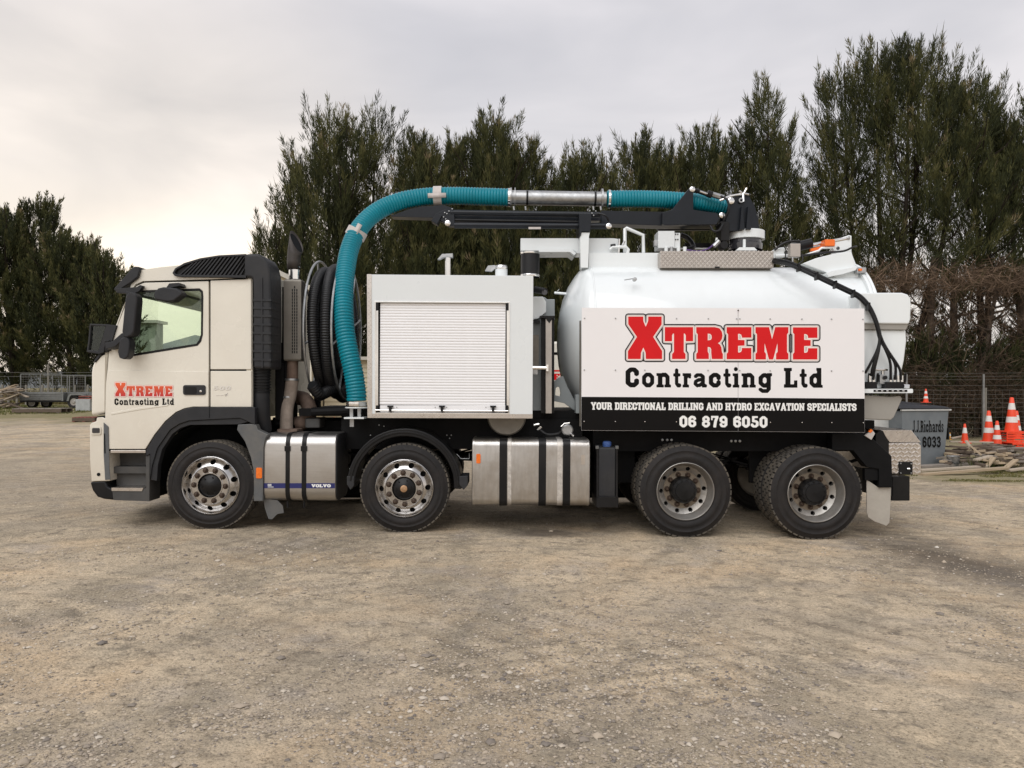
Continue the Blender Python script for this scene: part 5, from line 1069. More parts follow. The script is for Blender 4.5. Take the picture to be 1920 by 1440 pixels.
# ---------------------------------------------------------------- ground
rng = np.random.default_rng(11)
_tab = rng.random((256, 256))
def vnoise(x, y):
    xi = np.floor(x).astype(int); yi = np.floor(y).astype(int); fx = x-xi; fy = y-yi
    fx = fx*fx*(3-2*fx); fy = fy*fy*(3-2*fy); a = _tab[xi & 255, yi & 255]; b = _tab[(xi+1) & 255, yi & 255]; c = _tab[xi & 255, (yi+1) & 255]; d = _tab[(xi+1) & 255, (yi+1) & 255]
    return (a*(1-fx)+b*fx)*(1-fy)+(c*(1-fx)+d*fx)*fy-0.5
def gznp(x, y):
    z = -0.013-0.0177*8*np.tanh(x/8); t = np.clip((y-8)/22, 0, 1); t = t*t*(3-2*t); s = np.clip((-x-1)/6, 0, 1)
    return z+0.30*t*s
def micro(x, y):
    near = np.clip(1.2-np.hypot(x, y+2)/14, 0, 1)
    # keep the wheel line level
    wl = 1-np.exp(-((y-0.15)/0.5)**2)*0.8
    z = 0.035*vnoise(x*0.7+3, y*0.7)*wl + 0.018*vnoise(x*2.1, y*2.6+7)*wl + 0.014*vnoise(x*6, y*7) + 0.009*vnoise(x*17, y*17)
    return z*(0.35+0.65*near)-0.004
def axis(lo, hi, a, b, step, grow):
    v = list(np.arange(a, b, step)); s = step; x = b
    while x < hi: v.append(x); s *= grow; x += s
    v.append(hi); s = step; x = a-step
    while x > lo: v.insert(0, x); s *= grow; x -= s
    v.insert(0, lo); return np.array(v)
gx = axis(-900, 900, -6.5, 6.5, 0.045, 1.07); gy = axis(-60, 1500, -5.6, 3.0, 0.04, 1.07)
GX, GY = np.meshgrid(gx, gy); GZ = gznp(GX, GY)+micro(GX, GY)
nx, ny = len(gx), len(gy); V = np.stack([GX.ravel(), GY.ravel(), GZ.ravel()], 1)
I = np.arange(nx*ny).reshape(ny, nx); Q = np.stack([I[:-1, :-1].ravel(), I[:-1, 1:].ravel(), I[1:, 1:].ravel(), I[1:, :-1].ravel()], 1)
def np_mesh(name, V, Fc, m, parent=None, smooth=False, attr=None):
    me = bpy.data.meshes.new(name); k = Fc.shape[1]
    me.vertices.add(len(V)); me.vertices.foreach_set('co', np.ascontiguousarray(V, dtype=np.float32).ravel())
    me.loops.add(Fc.size); me.loops.foreach_set('vertex_index', np.ascontiguousarray(Fc, dtype=np.int32).ravel())
    me.polygons.add(len(Fc)); me.polygons.foreach_set('loop_start', np.arange(0, Fc.size, k, dtype=np.int32))
    if smooth: me.polygons.foreach_set('use_smooth', np.ones(len(Fc), bool))
    me.update(calc_edges=True); me.validate()
    if attr is not None:
        a = me.attributes.new('tint', 'FLOAT', 'POINT'); a.data.foreach_set('value', np.ascontiguousarray(attr, dtype=np.float32))
    me.materials.append(MATS[m]); o = bpy.data.objects.new(name, me); return link(o, parent)
def ground_mat():
    m = bpy.data.materials.new('dirt_yard'); m.use_nodes = True; t = m.node_tree; MATS['dirt_yard'] = m; b = t.nodes['Principled BSDF']
    g = N('ShaderNodeTexCoord', t).outputs['Object']
    def noise(scale, det=6, rough=0.6, st=None, off=0):
        n = N('ShaderNodeTexNoise', t); n.inputs['Scale'].default_value = scale; n.inputs['Detail'].default_value = det; n.inputs['Roughness'].default_value = rough
        mp_ = N('ShaderNodeMapping', t); mp_.inputs['Location'].default_value = (off, off*1.7, 0)
        if st: mp_.inputs['Scale'].default_value = st[:3]; mp_.inputs['Rotation'].default_value = (0, 0, st[3])
        L(g, mp_.inputs[0], t); L(mp_.outputs[0], n.inputs['Vector'], t); return n.outputs['Fac']
    def mixc(f, a, bb, typ='MIX'):
        x = N('ShaderNodeMix', t, data_type='RGBA', blend_type=typ)
        if isinstance(f, float): x.inputs[0].default_value = f
        else: L(f, x.inputs[0], t)
        for i, c in ((6, a), (7, bb)):
            if isinstance(c, tuple): x.inputs[i].default_value = (*c, 1)
            else: L(c, x.inputs[i], t)
        return x.outputs[2]
    # broad: sandy tan, grey-brown, worn grey tracks
    base = ramp(t, noise(0.55, 5, 0.62), [(0.33, (0.37, 0.308, 0.228)), (0.5, (0.485, 0.40, 0.29)), (0.68, (0.575, 0.465, 0.325))]).outputs[0]
    trk = ramp(t, noise(0.9, 8, 0.68, (1.0, 0.4, 1, 1.25), 4), [(0.50, (0, 0, 0)), (0.63, (0.75, 0.75, 0.75))]).outputs[0]
    base = mixc(trk, base, (0.265, 0.225, 0.165))
    trk2 = ramp(t, noise(1.3, 8, 0.7, (0.4, 1.2, 1, -0.25), 9), [(0.52, (0, 0, 0)), (0.68, (0.65, 0.65, 0.65))]).outputs[0]
    base = mixc(trk2, base, (0.285, 0.25, 0.205))
    pale = ramp(t, noise(1.9, 6, 0.65, None, 21), [(0.55, (0, 0, 0)), (0.75, (0.55, 0.55, 0.55))]).outputs[0]
    base = mixc(pale, base, (0.56, 0.475, 0.35))
    pat = ramp(t, noise(5.5, 7, 0.72, (1, 1.3, 1, 0.2), 17), [(0.37, (0.85, 0.85, 0.85)), (0.48, (0, 0, 0))]).outputs[0]
    base = mixc(pat, base, (0.225, 0.19, 0.145))
    orn = ramp(t, noise(0.8, 5, 0.6, None, 41), [(0.5, (0, 0, 0)), (0.7, (0.55, 0.55, 0.55))]).outputs[0]
    base = mixc(orn, base, (0.58, 0.42, 0.255))
    gry = ramp(t, noise(1.1, 6, 0.7, None, 57), [(0.54, (0, 0, 0)), (0.68, (0.6, 0.6, 0.6))]).outputs[0]
    base = mixc(gry, base, (0.36, 0.32, 0.285))
    # curved wheel tracks: rings about a far centre
    wv = N('ShaderNodeTexWave', t, wave_type='RINGS', rings_direction='Z'); wv.inputs['Scale'].default_value = 0.33; wv.inputs['Distortion'].default_value = 1.6; wv.inputs['Detail'].default_value = 3; wv.inputs['Detail Scale'].default_value = 1.2
    mpw = N('ShaderNodeMapping', t); mpw.inputs['Location'].default_value = (11, -7, 0); L(g, mpw.inputs[0], t); L(mpw.outputs[0], wv.inputs['Vector'], t)
    wr = ramp(t, wv.outputs['Fac'], [(0.66, (0, 0, 0)), (0.94, (0.6, 0.6, 0.6))]).outputs[0]
    wr = mixc(1.0, wr, ramp(t, noise(6.0, 7, 0.75, None, 77), [(0.40, (0, 0, 0)), (0.60, (0.9, 0.9, 0.9))]).outputs[0], 'MULTIPLY')
    base = mixc(wr, base, (0.27, 0.232, 0.175))
    for lx, ly_, sc_, dk in ((-4.0, 9.5, 0.55, (0.24, 0.205, 0.155)), (7.5, 12.0, 0.42, (0.58, 0.47, 0.33))):
        w2 = N('ShaderNodeTexWave', t, wave_type='RINGS', rings_direction='Z'); w2.inputs['Scale'].default_value = sc_; w2.inputs['Distortion'].default_value = 0.9; w2.inputs['Detail'].default_value = 4; w2.inputs['Detail Scale'].default_value = 2.2
        m2 = N('ShaderNodeMapping', t); m2.inputs['Location'].default_value = (lx, ly_, 0); L(g, m2.inputs[0], t); L(m2.outputs[0], w2.inputs['Vector'], t)
        gate = ramp(t, noise(0.30, 3, 0.5, None, lx), [(0.47, (0, 0, 0)), (0.60, (0.55, 0.55, 0.55))]).outputs[0]
        gate = mixc(1.0, gate, ramp(t, noise(7.0, 7, 0.75, None, lx+50), [(0.38, (0, 0, 0)), (0.58, (1, 1, 1))]).outputs[0], 'MULTIPLY')
        r2 = ramp(t, w2.outputs['Fac'], [(0.80, (0, 0, 0)), (0.97, (1, 1, 1))]).outputs[0]
        base = mixc(mixc(1.0, r2, gate, 'MULTIPLY'), base, dk)
    for lx, ly_, sc_, mulc in ((-2.5, 9.0, 1.5, 0.60), (8.5, 10.5, 1.1, 0.64), (-11.0, 6.0, 1.2, 0.62), (3.0, 14.0, 1.0, 1.25)):      # narrow tyre marks
        w2 = N('ShaderNodeTexWave', t, wave_type='RINGS', rings_direction='Z'); w2.inputs['Scale'].default_value = sc_; w2.inputs['Distortion'].default_value = 1.3; w2.inputs['Detail'].default_value = 3; w2.inputs['Detail Scale'].default_value = 0.6
        m2 = N('ShaderNodeMapping', t); m2.inputs['Location'].default_value = (lx, ly_, 0); L(g, m2.inputs[0], t); L(m2.outputs[0], w2.inputs['Vector'], t)
        gate = ramp(t, noise(0.42, 3, 0.5, None, lx+7), [(0.50, (0, 0, 0)), (0.64, (0.55, 0.55, 0.55))]).outputs[0]
        gate = mixc(1.0, gate, ramp(t, noise(9.0, 7, 0.75, None, lx+30), [(0.30, (0.15, 0.15, 0.15)), (0.50, (1, 1, 1))]).outputs[0], 'MULTIPLY')
        r2 = ramp(t, w2.outputs['Fac'], [(0.62, (0, 0, 0)), (0.92, (1, 1, 1))]).outputs[0]
        base = mixc(mixc(1.0, r2, gate, 'MULTIPLY'), base, mixc(1.0, base, (mulc, mulc*0.985, mulc*0.97), 'MULTIPLY'))
    # damp oily patches: under the truck and at the right
    sepn = N('ShaderNodeSeparateXYZ', t); L(g, sepn.inputs[0], t)
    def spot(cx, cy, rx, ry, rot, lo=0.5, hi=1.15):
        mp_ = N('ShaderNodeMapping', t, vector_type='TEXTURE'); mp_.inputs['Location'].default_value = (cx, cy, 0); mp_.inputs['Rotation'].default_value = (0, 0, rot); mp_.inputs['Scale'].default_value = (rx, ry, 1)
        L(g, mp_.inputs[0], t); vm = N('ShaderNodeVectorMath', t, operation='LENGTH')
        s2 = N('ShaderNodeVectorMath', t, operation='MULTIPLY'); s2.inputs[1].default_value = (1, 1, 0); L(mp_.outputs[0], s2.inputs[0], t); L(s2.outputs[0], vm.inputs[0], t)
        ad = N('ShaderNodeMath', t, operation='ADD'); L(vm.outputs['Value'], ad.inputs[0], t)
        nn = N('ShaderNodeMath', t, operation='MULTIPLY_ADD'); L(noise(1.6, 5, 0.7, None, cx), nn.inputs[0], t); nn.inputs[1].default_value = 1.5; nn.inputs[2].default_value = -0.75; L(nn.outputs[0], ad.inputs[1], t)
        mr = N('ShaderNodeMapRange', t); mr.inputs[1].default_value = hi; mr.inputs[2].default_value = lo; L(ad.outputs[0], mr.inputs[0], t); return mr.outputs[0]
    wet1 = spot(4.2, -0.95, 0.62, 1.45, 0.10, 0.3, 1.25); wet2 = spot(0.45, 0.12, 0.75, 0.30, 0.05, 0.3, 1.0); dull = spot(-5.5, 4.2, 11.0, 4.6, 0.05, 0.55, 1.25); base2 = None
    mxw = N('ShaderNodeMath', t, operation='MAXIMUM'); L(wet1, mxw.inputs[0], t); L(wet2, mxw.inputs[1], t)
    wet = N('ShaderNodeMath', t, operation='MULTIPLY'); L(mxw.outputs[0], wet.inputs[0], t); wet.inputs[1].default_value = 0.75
    dl = N('ShaderNodeMath', t, operation='MULTIPLY'); L(dull, dl.inputs[0], t); dl.inputs[1].default_value = 0.5; base = mixc(dl.outputs[0], base, (0.27, 0.23, 0.175))  # greyer gravel, with the low-angle dimming of far ground put into colour
    # fine grit, with small shadows between stones painted in as dark specks
    vo = N('ShaderNodeTexVoronoi', t); vo.inputs['Scale'].default_value = 62; L(g, vo.inputs['Vector'], t)
    hs = N('ShaderNodeSeparateColor', t); L(vo.outputs['Color'], hs.inputs[0], t)
    peb = ramp(t, hs.outputs[0], [(0.0, (0.5, 0.5, 0.51)), (0.25, (0.85, 0.85, 0.86)), (0.75, (1.0, 1.0, 1.0)), (0.93, (1.25, 1.24, 1.22))]).outputs[0]
    grit = ramp(t, noise(3.2, 4, 0.6, None, 33), [(0.45, (0.12, 0.12, 0.12)), (0.64, (0.85, 0.85, 0.85))]).outputs[0]
    col = mixc(grit, base, mixc(1.0, base, peb, 'MULTIPLY'))
    fine = ramp(t, noise(95, 3, 0.7, None, 3), [(0.33, (0.40, 0.38, 0.35)), (0.42, (1, 1, 1)), (0.66, (1.25, 1.24, 1.22))]).outputs[0]
    col = mixc(0.9, col, fine, 'MULTIPLY')
    fine2 = ramp(t, noise(28, 4, 0.75, None, 13), [(0.35, (0.52, 0.50, 0.47)), (0.45, (1.0, 1.0, 1.0)), (0.62, (1.12, 1.11, 1.10))]).outputs[0]
    col = mixc(0.75, col, fine2, 'MULTIPLY')
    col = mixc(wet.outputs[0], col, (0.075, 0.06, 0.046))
    # grassy fringe beyond the yard
    gr1 = N('ShaderNodeMath', t, operation='MULTIPLY_ADD'); L(noise(0.35, 5, 0.65, None, 2), gr1.inputs[0], t); gr1.inputs[1].default_value = 14.0; L(sepn.outputs['Y'], gr1.inputs[2], t)
    gx_ = N('ShaderNodeMath', t, operation='MULTIPLY_ADD'); L(sepn.outputs['X'], gx_.inputs[0], t); gx_.inputs[1].default_value = 0.85; L(gr1.outputs[0], gx_.inputs[2], t)
    fr = N('ShaderNodeMapRange', t); fr.inputs[1].default_value = 19.0; fr.inputs[2].default_value = 21.0; fr.inputs[4].default_value = 0.75; L(gx_.outputs[0], fr.inputs[0], t)
    far = N('ShaderNodeMapRange', t); far.inputs[1].default_value = 24; far.inputs[2].default_value = 29; L(gr1.outputs[0], far.inputs[0], t)
    gcol = ramp(t, noise(2.3, 5, 0.7, None, 5), [(0.35, (0.27, 0.22, 0.13)), (0.55, (0.20, 0.175, 0.085)), (0.75, (0.13, 0.135, 0.05))]).outputs[0]
    onr = N('ShaderNodeMapRange', t); onr.inputs[1].default_value = 3; onr.inputs[2].default_value = 6; L(sepn.outputs['X'], onr.inputs[0], t)
    onl = N('ShaderNodeMath', t, operation='MULTIPLY'); L(fr.outputs[0], onl.inputs[0], t); L(onr.outputs[0], onl.inputs[1], t)
    mxg = N('ShaderNodeMath', t, operation='MAXIMUM'); L(onl.outputs[0], mxg.inputs[0], t); L(far.outputs[0], mxg.inputs[1], t)
    col = mixc(mxg.outputs[0], col, gcol)
    L(col, b.inputs['Base Color'], t); b.inputs['Specular IOR Level'].default_value = 0.25
    rg = N('ShaderNodeMapRange', t); rg.inputs[3].default_value = 0.92; rg.inputs[4].default_value = 0.5; L(wet.outputs[0], rg.inputs[0], t); L(rg.outputs[0], b.inputs['Roughness'], t)
    # relief
    b1 = N('ShaderNodeBump', t); b1.inputs['Strength'].default_value = 0.8; b1.inputs['Distance'].default_value = 0.018; L(noise(26, 6, 0.75), b1.inputs['Height'], t)
    b2 = N('ShaderNodeBump', t); b2.inputs['Strength'].default_value = 0.5; b2.inputs['Distance'].default_value = 0.008; L(vo.outputs['Distance'], b2.inputs['Height'], t); b2.invert = True; L(b1.outputs[0], b2.inputs['Normal'], t)
    L(b2.outputs[0], b.inputs['Normal'], t)
ground_mat()
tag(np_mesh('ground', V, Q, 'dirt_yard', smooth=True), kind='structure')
# attribute-driven colour for stones, foliage, grass
def tint_mat(name, stops, rough=0.85, spec=0.2, trans=0.0):
    m = bpy.data.materials.new(name); m.use_nodes = True; t = m.node_tree; MATS[name] = m; b = t.nodes['Principled BSDF']
    a = N('ShaderNodeAttribute', t, attribute_name='tint'); r = ramp(t, a.outputs['Fac'], stops); L(r.outputs[0], b.inputs['Base Color'], t)
    b.inputs['Roughness'].default_value = rough; b.inputs['Specular IOR Level'].default_value = spec
    if trans:
        o = t.nodes['Material Output']; tl = N('ShaderNodeBsdfTranslucent', t); L(r.outputs[0], tl.inputs[0], t); mxs = N('ShaderNodeMixShader', t); mxs.inputs[0].default_value = trans
        L(b.outputs[0], mxs.inputs[1], t); L(tl.outputs[0], mxs.inputs[2], t); L(mxs.outputs[0], o.inputs[0], t)
tint_mat('stone', [(0.0, (0.17, 0.15, 0.135)), (0.3, (0.32, 0.27, 0.215)), (0.7, (0.44, 0.365, 0.28)), (0.92, (0.54, 0.48, 0.40)), (1.0, (0.66, 0.62, 0.55))])
oct_v = np.array([(1,0,0),(-1,0,0),(0,1,0),(0,-1,0),(0,0,1),(0,0,-1),(.6,.6,.45),(-.6,.55,.5),(.5,-.6,.5),(-.6,-.55,.45)], float)
oct_f = np.array([(0,6,4),(6,2,4),(2,7,4),(7,1,4),(1,9,4),(9,3,4),(3,8,4),(8,0,4),(0,2,6),(2,1,7),(1,3,9),(3,0,8)])
def stones(n, sampler, smin, smax, seed, power=3.0):
    r = np.random.default_rng(seed); x, y = sampler(r, n); s = smin+(smax-smin)*r.random(n)**power
    z = gznp(x, y)+micro(x, y); jit = 1+0.35*(r.random((n, 10, 3))-0.5)
    v = oct_v[None]*jit; sc = s[:, None, None]*np.stack([0.8+0.5*r.random(n), 0.7+0.4*r.random(n), 0.35+0.35*r.random(n)], 1)[:, None, :]
    v = v*sc; an = r.random(n)*6.28; c, sn = np.cos(an)[:, None], np.sin(an)[:, None]
    vx = v[..., 0]*c-v[..., 1]*sn; vy = v[..., 0]*sn+v[..., 1]*c
    P = np.stack([vx+x[:, None], vy+y[:, None], v[..., 2]+z[:, None]+s[:, None]*0.12], -1)
    return P.reshape(-1, 3), (oct_f[None]+np.arange(n)[:, None, None]*10).reshape(-1, 3), np.repeat(np.clip(r.random(n)*0.92+0.06*(r.random(n) > .93), 0, 1), 10)
def samp(r, n):
    # even in the picture: distance weighted to the camera, clustered by noise
    X = []; Y = []
    while sum(map(len, X)) < n:
        d = 2.9/(1-r.random(n*2)*0.80); y = d-CD; x = (r.random(n*2)-0.5)*1.42*d
        k = vnoise(x*0.9+5, y*0.9)+0.5*vnoise(x*2.6, y*2.6+3)+0.15
        keep = r.random(n*2) < np.clip(0.10+2.0*k, 0.03, 1); X.append(x[keep]); Y.append(y[keep])
    return np.concatenate(X)[:n], np.concatenate(Y)[:n]
parts = [stones(36000, samp, 0.0025, 0.0105, 5, 2.4), stones(3600, samp, 0.007, 0.018, 6, 2.0), stones(220, samp, 0.015, 0.034, 8, 2.2)]
off = 0; VV = []; FF = []; AA = []
for a, b, c in parts: VV.append(a); FF.append(b+off); AA.append(c); off += len(a)
tag(np_mesh('gravel', np.concatenate(VV), np.concatenate(FF), 'stone', attr=np.concatenate(AA)), 'loose grey and tan gravel scattered over the yard', 'gravel', kind='stuff')

# ---------------------------------------------------------------- vegetation
tint_mat('needles', [(0.0, (0.017, 0.022, 0.012)), (0.35, (0.050, 0.057, 0.021)), (0.62, (0.104, 0.102, 0.035)), (0.85, (0.15, 0.138, 0.060)), (1.0, (0.26, 0.20, 0.12))], 0.8, 0.25, 0.22)
tint_mat('dry_twigs', [(0.0, (0.030, 0.021, 0.014)), (0.5, (0.10, 0.068, 0.046)), (1.0, (0.23, 0.16, 0.11))], 0.9, 0.15)
tint_mat('grass_blades', [(0.0, (0.055, 0.07, 0.02)), (0.5, (0.13, 0.135, 0.04)), (1.0, (0.27, 0.22, 0.10))], 0.85, 0.2, 0.2)
mat('dark_bark', (0.030, 0.023, 0.018), 0.9, 0, 0.3, 4, spec=0.15)
mat('bark', (0.085, 0.062, 0.046), 0.9, 0, 0.35, 4, bump=0.8, bscale=14, stretch=(4, 4, 0.8))
def norm(a): return a/np.maximum(np.linalg.norm(a, axis=-1, keepdims=True), 1e-9)
def blades(o, d, ln, w, r):
    """thin triangles from points o along d"""
    n = len(o); rnd = norm(r.normal(size=(n, 3))); s = norm(np.cross(d, rnd))*(w/2)[:, None]
    mid = o+d*(ln*0.45)[:, None]
    V = np.stack([o-s*0.6, o+s*0.6, mid+s, o+d*ln[:, None], mid-s], 1)     # 5 verts: a small leaf-shaped blade
    return V
def plumes(O, D, Ln, nb, r, width=0.024, tone=None, bl=(0.16, 0.38), spread=0.5, tipb=1.0):
    n = len(O); tone = r.random(n) if tone is None else tone
    t = r.random((n, nb))**0.85; rad = r.normal(size=(n, nb, 3)); rad -= D[:, None]*(rad*D[:, None]).sum(-1, keepdims=True); rad = norm(rad)
    rr = (0.03+0.20*(1-t))*Ln[:, None]*r.random((n, nb))
    P = O[:, None]+D[:, None]*(t*Ln[:, None])[..., None]+rad*rr[..., None]
    up = np.array([0, 0, 1.0]); dr = norm(D[:, None]*0.9+rad*(spread*(0.4+0.9*r.random((n, nb))))[..., None]+up*0.25+0.22*r.normal(size=(n, nb, 3)))
    l = (bl[0]+(bl[1]-bl[0])*r.random((n, nb)))*(1.1-0.45*t); w = width*(0.6+0.8*r.random((n, nb)))
    tn = np.clip(0.12+0.62*tone[:, None]*(0.5+0.5*t)+0.30*(r.random((n, nb))-0.4)+0.25*tipb*(t > 0.85)*tone[:, None], 0, 1)
    V = blades(P.reshape(-1, 3), dr.reshape(-1, 3), l.ravel(), w.ravel(), r)
    tip = blades(O+D*(Ln*0.8)[:, None], norm(D+0.10*r.normal(size=D.shape)+np.array([0, 0, 0.15])), 0.35+0.35*r.random(n), np.full(n, width*1.3), r)
    return np.concatenate([V, tip]), np.concatenate([np.repeat(tn.ravel(), 5), np.repeat(np.clip(0.3+0.4*tone, 0, 1), 5)])
def crown_mesh(name, Vs, As, m, parent):
    V = np.concatenate([v.reshape(-1, 3) for v in Vs]); n = len(V)//5; Fc = (np.arange(n)[:, None]*5+np.array([[0, 1, 2, 3, 4]]))
    return np_mesh(name, V, Fc, m, parent, attr=np.concatenate(As))
def tree(label, x, y, peaks, seed, h0=1.5, dens=1.0, nb=105, group='shelterbelt trees', trunk=True, width=0.019, ex=0.72, bottom=0.55, wid=1.0, sparse=0.0, stemr=0.13):
    """peaks: (dx, dy, height, radius). Upright feathery sprays fill an ovoid-conical volume under each peak."""
    r = np.random.default_rng(seed); z0 = float(gznp(np.array(x), np.array(y))); root = empty('shelterbelt_tree', (x, y, z0))
    tag(root, label, 'tree', group); Vs = []; As = []; m = MB()
    for dx, dy, H, R in peaks:
        n = int(dens*(32+R*(H-h0)*10.3)); u = r.random(n); hh = h0+(H-0.75-h0)*(u**0.9)*0.97
        k = (hh-h0)/(H-h0); prof = R*np.minimum(1, (1.02-k)**ex*1.14)*np.minimum(1, bottom+k*2.2)
        q = np.sqrt(r.random(n))**0.75; an = r.random(n)*6.283; lump = 1+0.24*np.sin(3*an+seed+hh*0.9)+0.16*np.sin(5*an-hh*1.7)
        rr = prof*q*lump; O = np.stack([dx+rr*np.cos(an), dy+rr*np.sin(an), hh], 1)
        outw = np.stack([np.cos(an), np.sin(an), np.zeros(n)], 1)
        D = norm(outw*(0.12+0.80*(1-k)*q)[:, None]+np.array([0, 0, 1.0])*(0.75+0.4*k)[:, None]+0.16*r.normal(size=(n, 3)))
        Ln = (0.75+0.75*r.random(n))*(1.0-0.25*k)*min(1.35, 0.6+R*0.4); O -= D*(Ln*0.35)[:, None]
        if sparse: keep = r.random(n) > sparse*(1-k); O, D, Ln = O[keep], D[keep], Ln[keep]
        v, a = plumes(O, D, Ln, nb, r, width, tone=np.clip(r.normal(0.42, 0.32, len(O)), 0, 1)); Vs.append(v); As.append(a)
        # pointed leaders at the top
        nl = 8+int(R*R*7); an = r.random(nl)*6.283; rr = R*0.85*np.sqrt(r.random(nl)); rr[0] = 0; Lnl = 1.3+1.0*r.random(nl); hl = h0+(H-h0)*np.maximum(0.25, 1.0-(rr/(1.14*R))**(1/ex))-1.12*Lnl-0.35+0.4*r.random(nl)
        O = np.stack([dx+rr*np.cos(an), dy+rr*np.sin(an), hl], 1); D = norm(np.stack([0.12*np.cos(an), 0.12*np.sin(an), np.ones(nl)], 1)+0.05*r.normal(size=(nl, 3)))
        v, a = plumes(O, D, Lnl, int(nb*0.8), r, width*0.85, tone=np.clip(0.35+0.5*r.random(nl), 0, 1), spread=0.2, bl=(0.16, 0.34)); Vs.append(v); As.append(a)
        # stem and limbs
        P = [(dx*0.15, dy*0.15, -0.2), (dx*0.5, dy*0.5, H*0.3), (dx*0.9, dy*0.9, H*0.6), (dx, dy, H*0.97)]
        m.tube(spline(P, 4), [stemr*(1-0.9*i/12) for i in range(13)], 8)
        for b in range(int(9+R*4)):
            h1 = h0*0.8+(H-h0)*0.75*r.random(); a1 = r.random()*6.28; l1 = R*0.8; f = h1/H
            c = Vector((dx*min(1, f*1.4), dy*min(1, f*1.4), h1))
            m.tube([c, c+Vector((math.cos(a1)*l1*0.55, math.sin(a1)*l1*0.55, l1*0.35)), c+Vector((math.cos(a1)*l1, math.sin(a1)*l1, l1*0.95))], [0.04, 0.028, 0.008], 5)
    if trunk: m.build('trunk', 'dark_bark', root, smooth=60)
    crown_mesh('crown', Vs, As, 'needles', root); return root
TY = 19.0; ts = S(TY)
def tx(px): return (px-960)*ts
def tz(py): return CH-(py-HZ)*ts
def row_tree(label, pk, seed, y=TY, h0=1.6, **kw):
    """pk: list of (px, py_top, half-width px, dy)"""
    cx = sum(p[0] for p in pk)/len(pk); s = S(y); x = (cx-960)*s; zg = float(gznp(np.array(x), np.array(y)))
    return tree(label, x, y, [((px-cx)*s, dy, CH-(py-HZ)*s-zg, hw*s) for px, py, hw, dy in pk], seed, h0=h0, **kw)
row_tree('broad twin-topped shelterbelt tree standing behind the black hose reel', [(618, 184, 108, 0), (700, 178, 105, 0.5), (560, 270, 84, 0.3), (655, 205, 90, -0.4), (515, 370, 60, 0)], 1, h0=0.8, dens=0.75, ex=0.5)
row_tree('narrow pointed tree rising just right of the broad twin-topped tree', [(775, 222, 95, 0.4)], 2)
row_tree('short bushy pointed tree behind the small chrome stack on the pump box', [(820, 238, 98, 0), (800, 262, 80, -0.3)], 3)
row_tree('slim tree just left of the tall spire over the galvanised boom pipe', [(866, 230, 95, 0.4)], 4)
row_tree('tall spire-topped tree above the galvanised boom pipe', [(926, 186, 105, 0), (903, 228, 85, 0.3), (948, 232, 80, -0.3)], 5)
row_tree('narrow feathery tree directly right of the tall spire over the boom pipe', [(990, 238, 84, 0.3)], 6)
row_tree('lowest thin-topped tree in the row, above the white boom rest post', [(1035, 292, 84, 0.6), (1090, 258, 95, 0), (1068, 280, 80, -0.3)], 7, dens=0.9)
row_tree('loose double-pointed tree above the right end of the galvanised boom pipe', [(1140, 268, 80, 0.5), (1192, 230, 100, 0), (1215, 262, 80, -0.3)], 8)
row_tree('small pointed tree between the galvanised pipe and the boom pedestal', [(1262, 246, 95, 0.3)], 9)
row_tree('ragged spiky tree with thin leaning shoots left of the boom pedestal', [(1318, 212, 95, 0), (1362, 232, 80, 0.5), (1290, 262, 80, -0.2)], 10, dens=0.85)
row_tree('tall conical tree behind the boom pedestal', [(1440, 122, 96, 0), (1466, 225, 62, 0.3), (1405, 200, 70, 0.3)], 11, h0=1.2, dens=0.8, ex=0.6)
row_tree('tallest and widest many-topped tree, right of the boom pedestal', [(1590, 90, 96, 0.3), (1645, 56, 112, 0), (1735, 52, 116, 0.4), (1690, 66, 100, -0.5), (1562, 205, 60, 0), (1780, 130, 90, -0.3)], 12, h0=4.7, bottom=0.8, dens=0.66, sparse=0.15, ex=0.5, stemr=0.17)
row_tree('full rounded tree right of the tallest tree, above the orange cones', [(1830, 128, 108, 0), (1868, 195, 84, 0.4)], 13, h0=4.9, bottom=0.8, dens=0.85, sparse=0.15, ex=0.55, stemr=0.17)
row_tree('sparse-topped tree cut by the right edge of the picture', [(1905, 190, 80, 0.3), (1970, 150, 100, 0)], 14, h0=4.9, bottom=0.75, dens=0.9, stemr=0.17)
# second rank, fills the depth behind the first
for k, (px, py, hw) in enumerate(((560, 330, 70), (660, 280, 80), (760, 310, 70), (900, 300, 80), (1000, 330, 70), (1120, 330, 80), (1240, 320, 75), (1340, 300, 80), (1500, 300, 70))):
    py += 55
    row_tree('dark inner tree of the second rank behind '+('the left flank of the broad twin-topped tree', 'the middle of the broad twin-topped tree', 'the narrow tree beside the twin-topped one', 'the tall spire over the boom pipe', 'the gap right of the tall spire', 'the loose double-pointed tree', 'the small tree left of the boom cheek', 'the ragged spiky tree', 'the gap left of the tallest tree')[k], [(px, py, hw, 0)], 40+k, y=TY+2.5, h0=0.8, nb=46, dens=0.9, width=0.036)
# left-hand trees, further off
row_tree('tall dark tree at the left edge of the picture', [(8, 372, 92, 0), (60, 348, 88, 1), (30, 400, 75, -1)], 20, y=44, h0=1.4, dens=0.7, ex=0.55, nb=110, width=0.04, bottom=0.95, sparse=0.12, stemr=0.25, group='trees on the left')
row_tree('rounded dark tree between the left edge and the truck cab', [(112, 420, 76, 0), (148, 428, 68, 1), (178, 446, 60, 0)], 21, y=43, h0=1.2, dens=0.75, ex=0.5, nb=110, width=0.04, bottom=1.0, sparse=0.2, stemr=0.25, group='trees on the left')
row_tree('open branching tree whose crown ends beside the cab windscreen', [(194, 462, 58, 0), (216, 486, 40, 0.5)], 22, y=42, h0=1.4, dens=0.7, ex=0.4, nb=80, width=0.04, bottom=1.0, sparse=0.3, stemr=0.2, group='trees on the left')
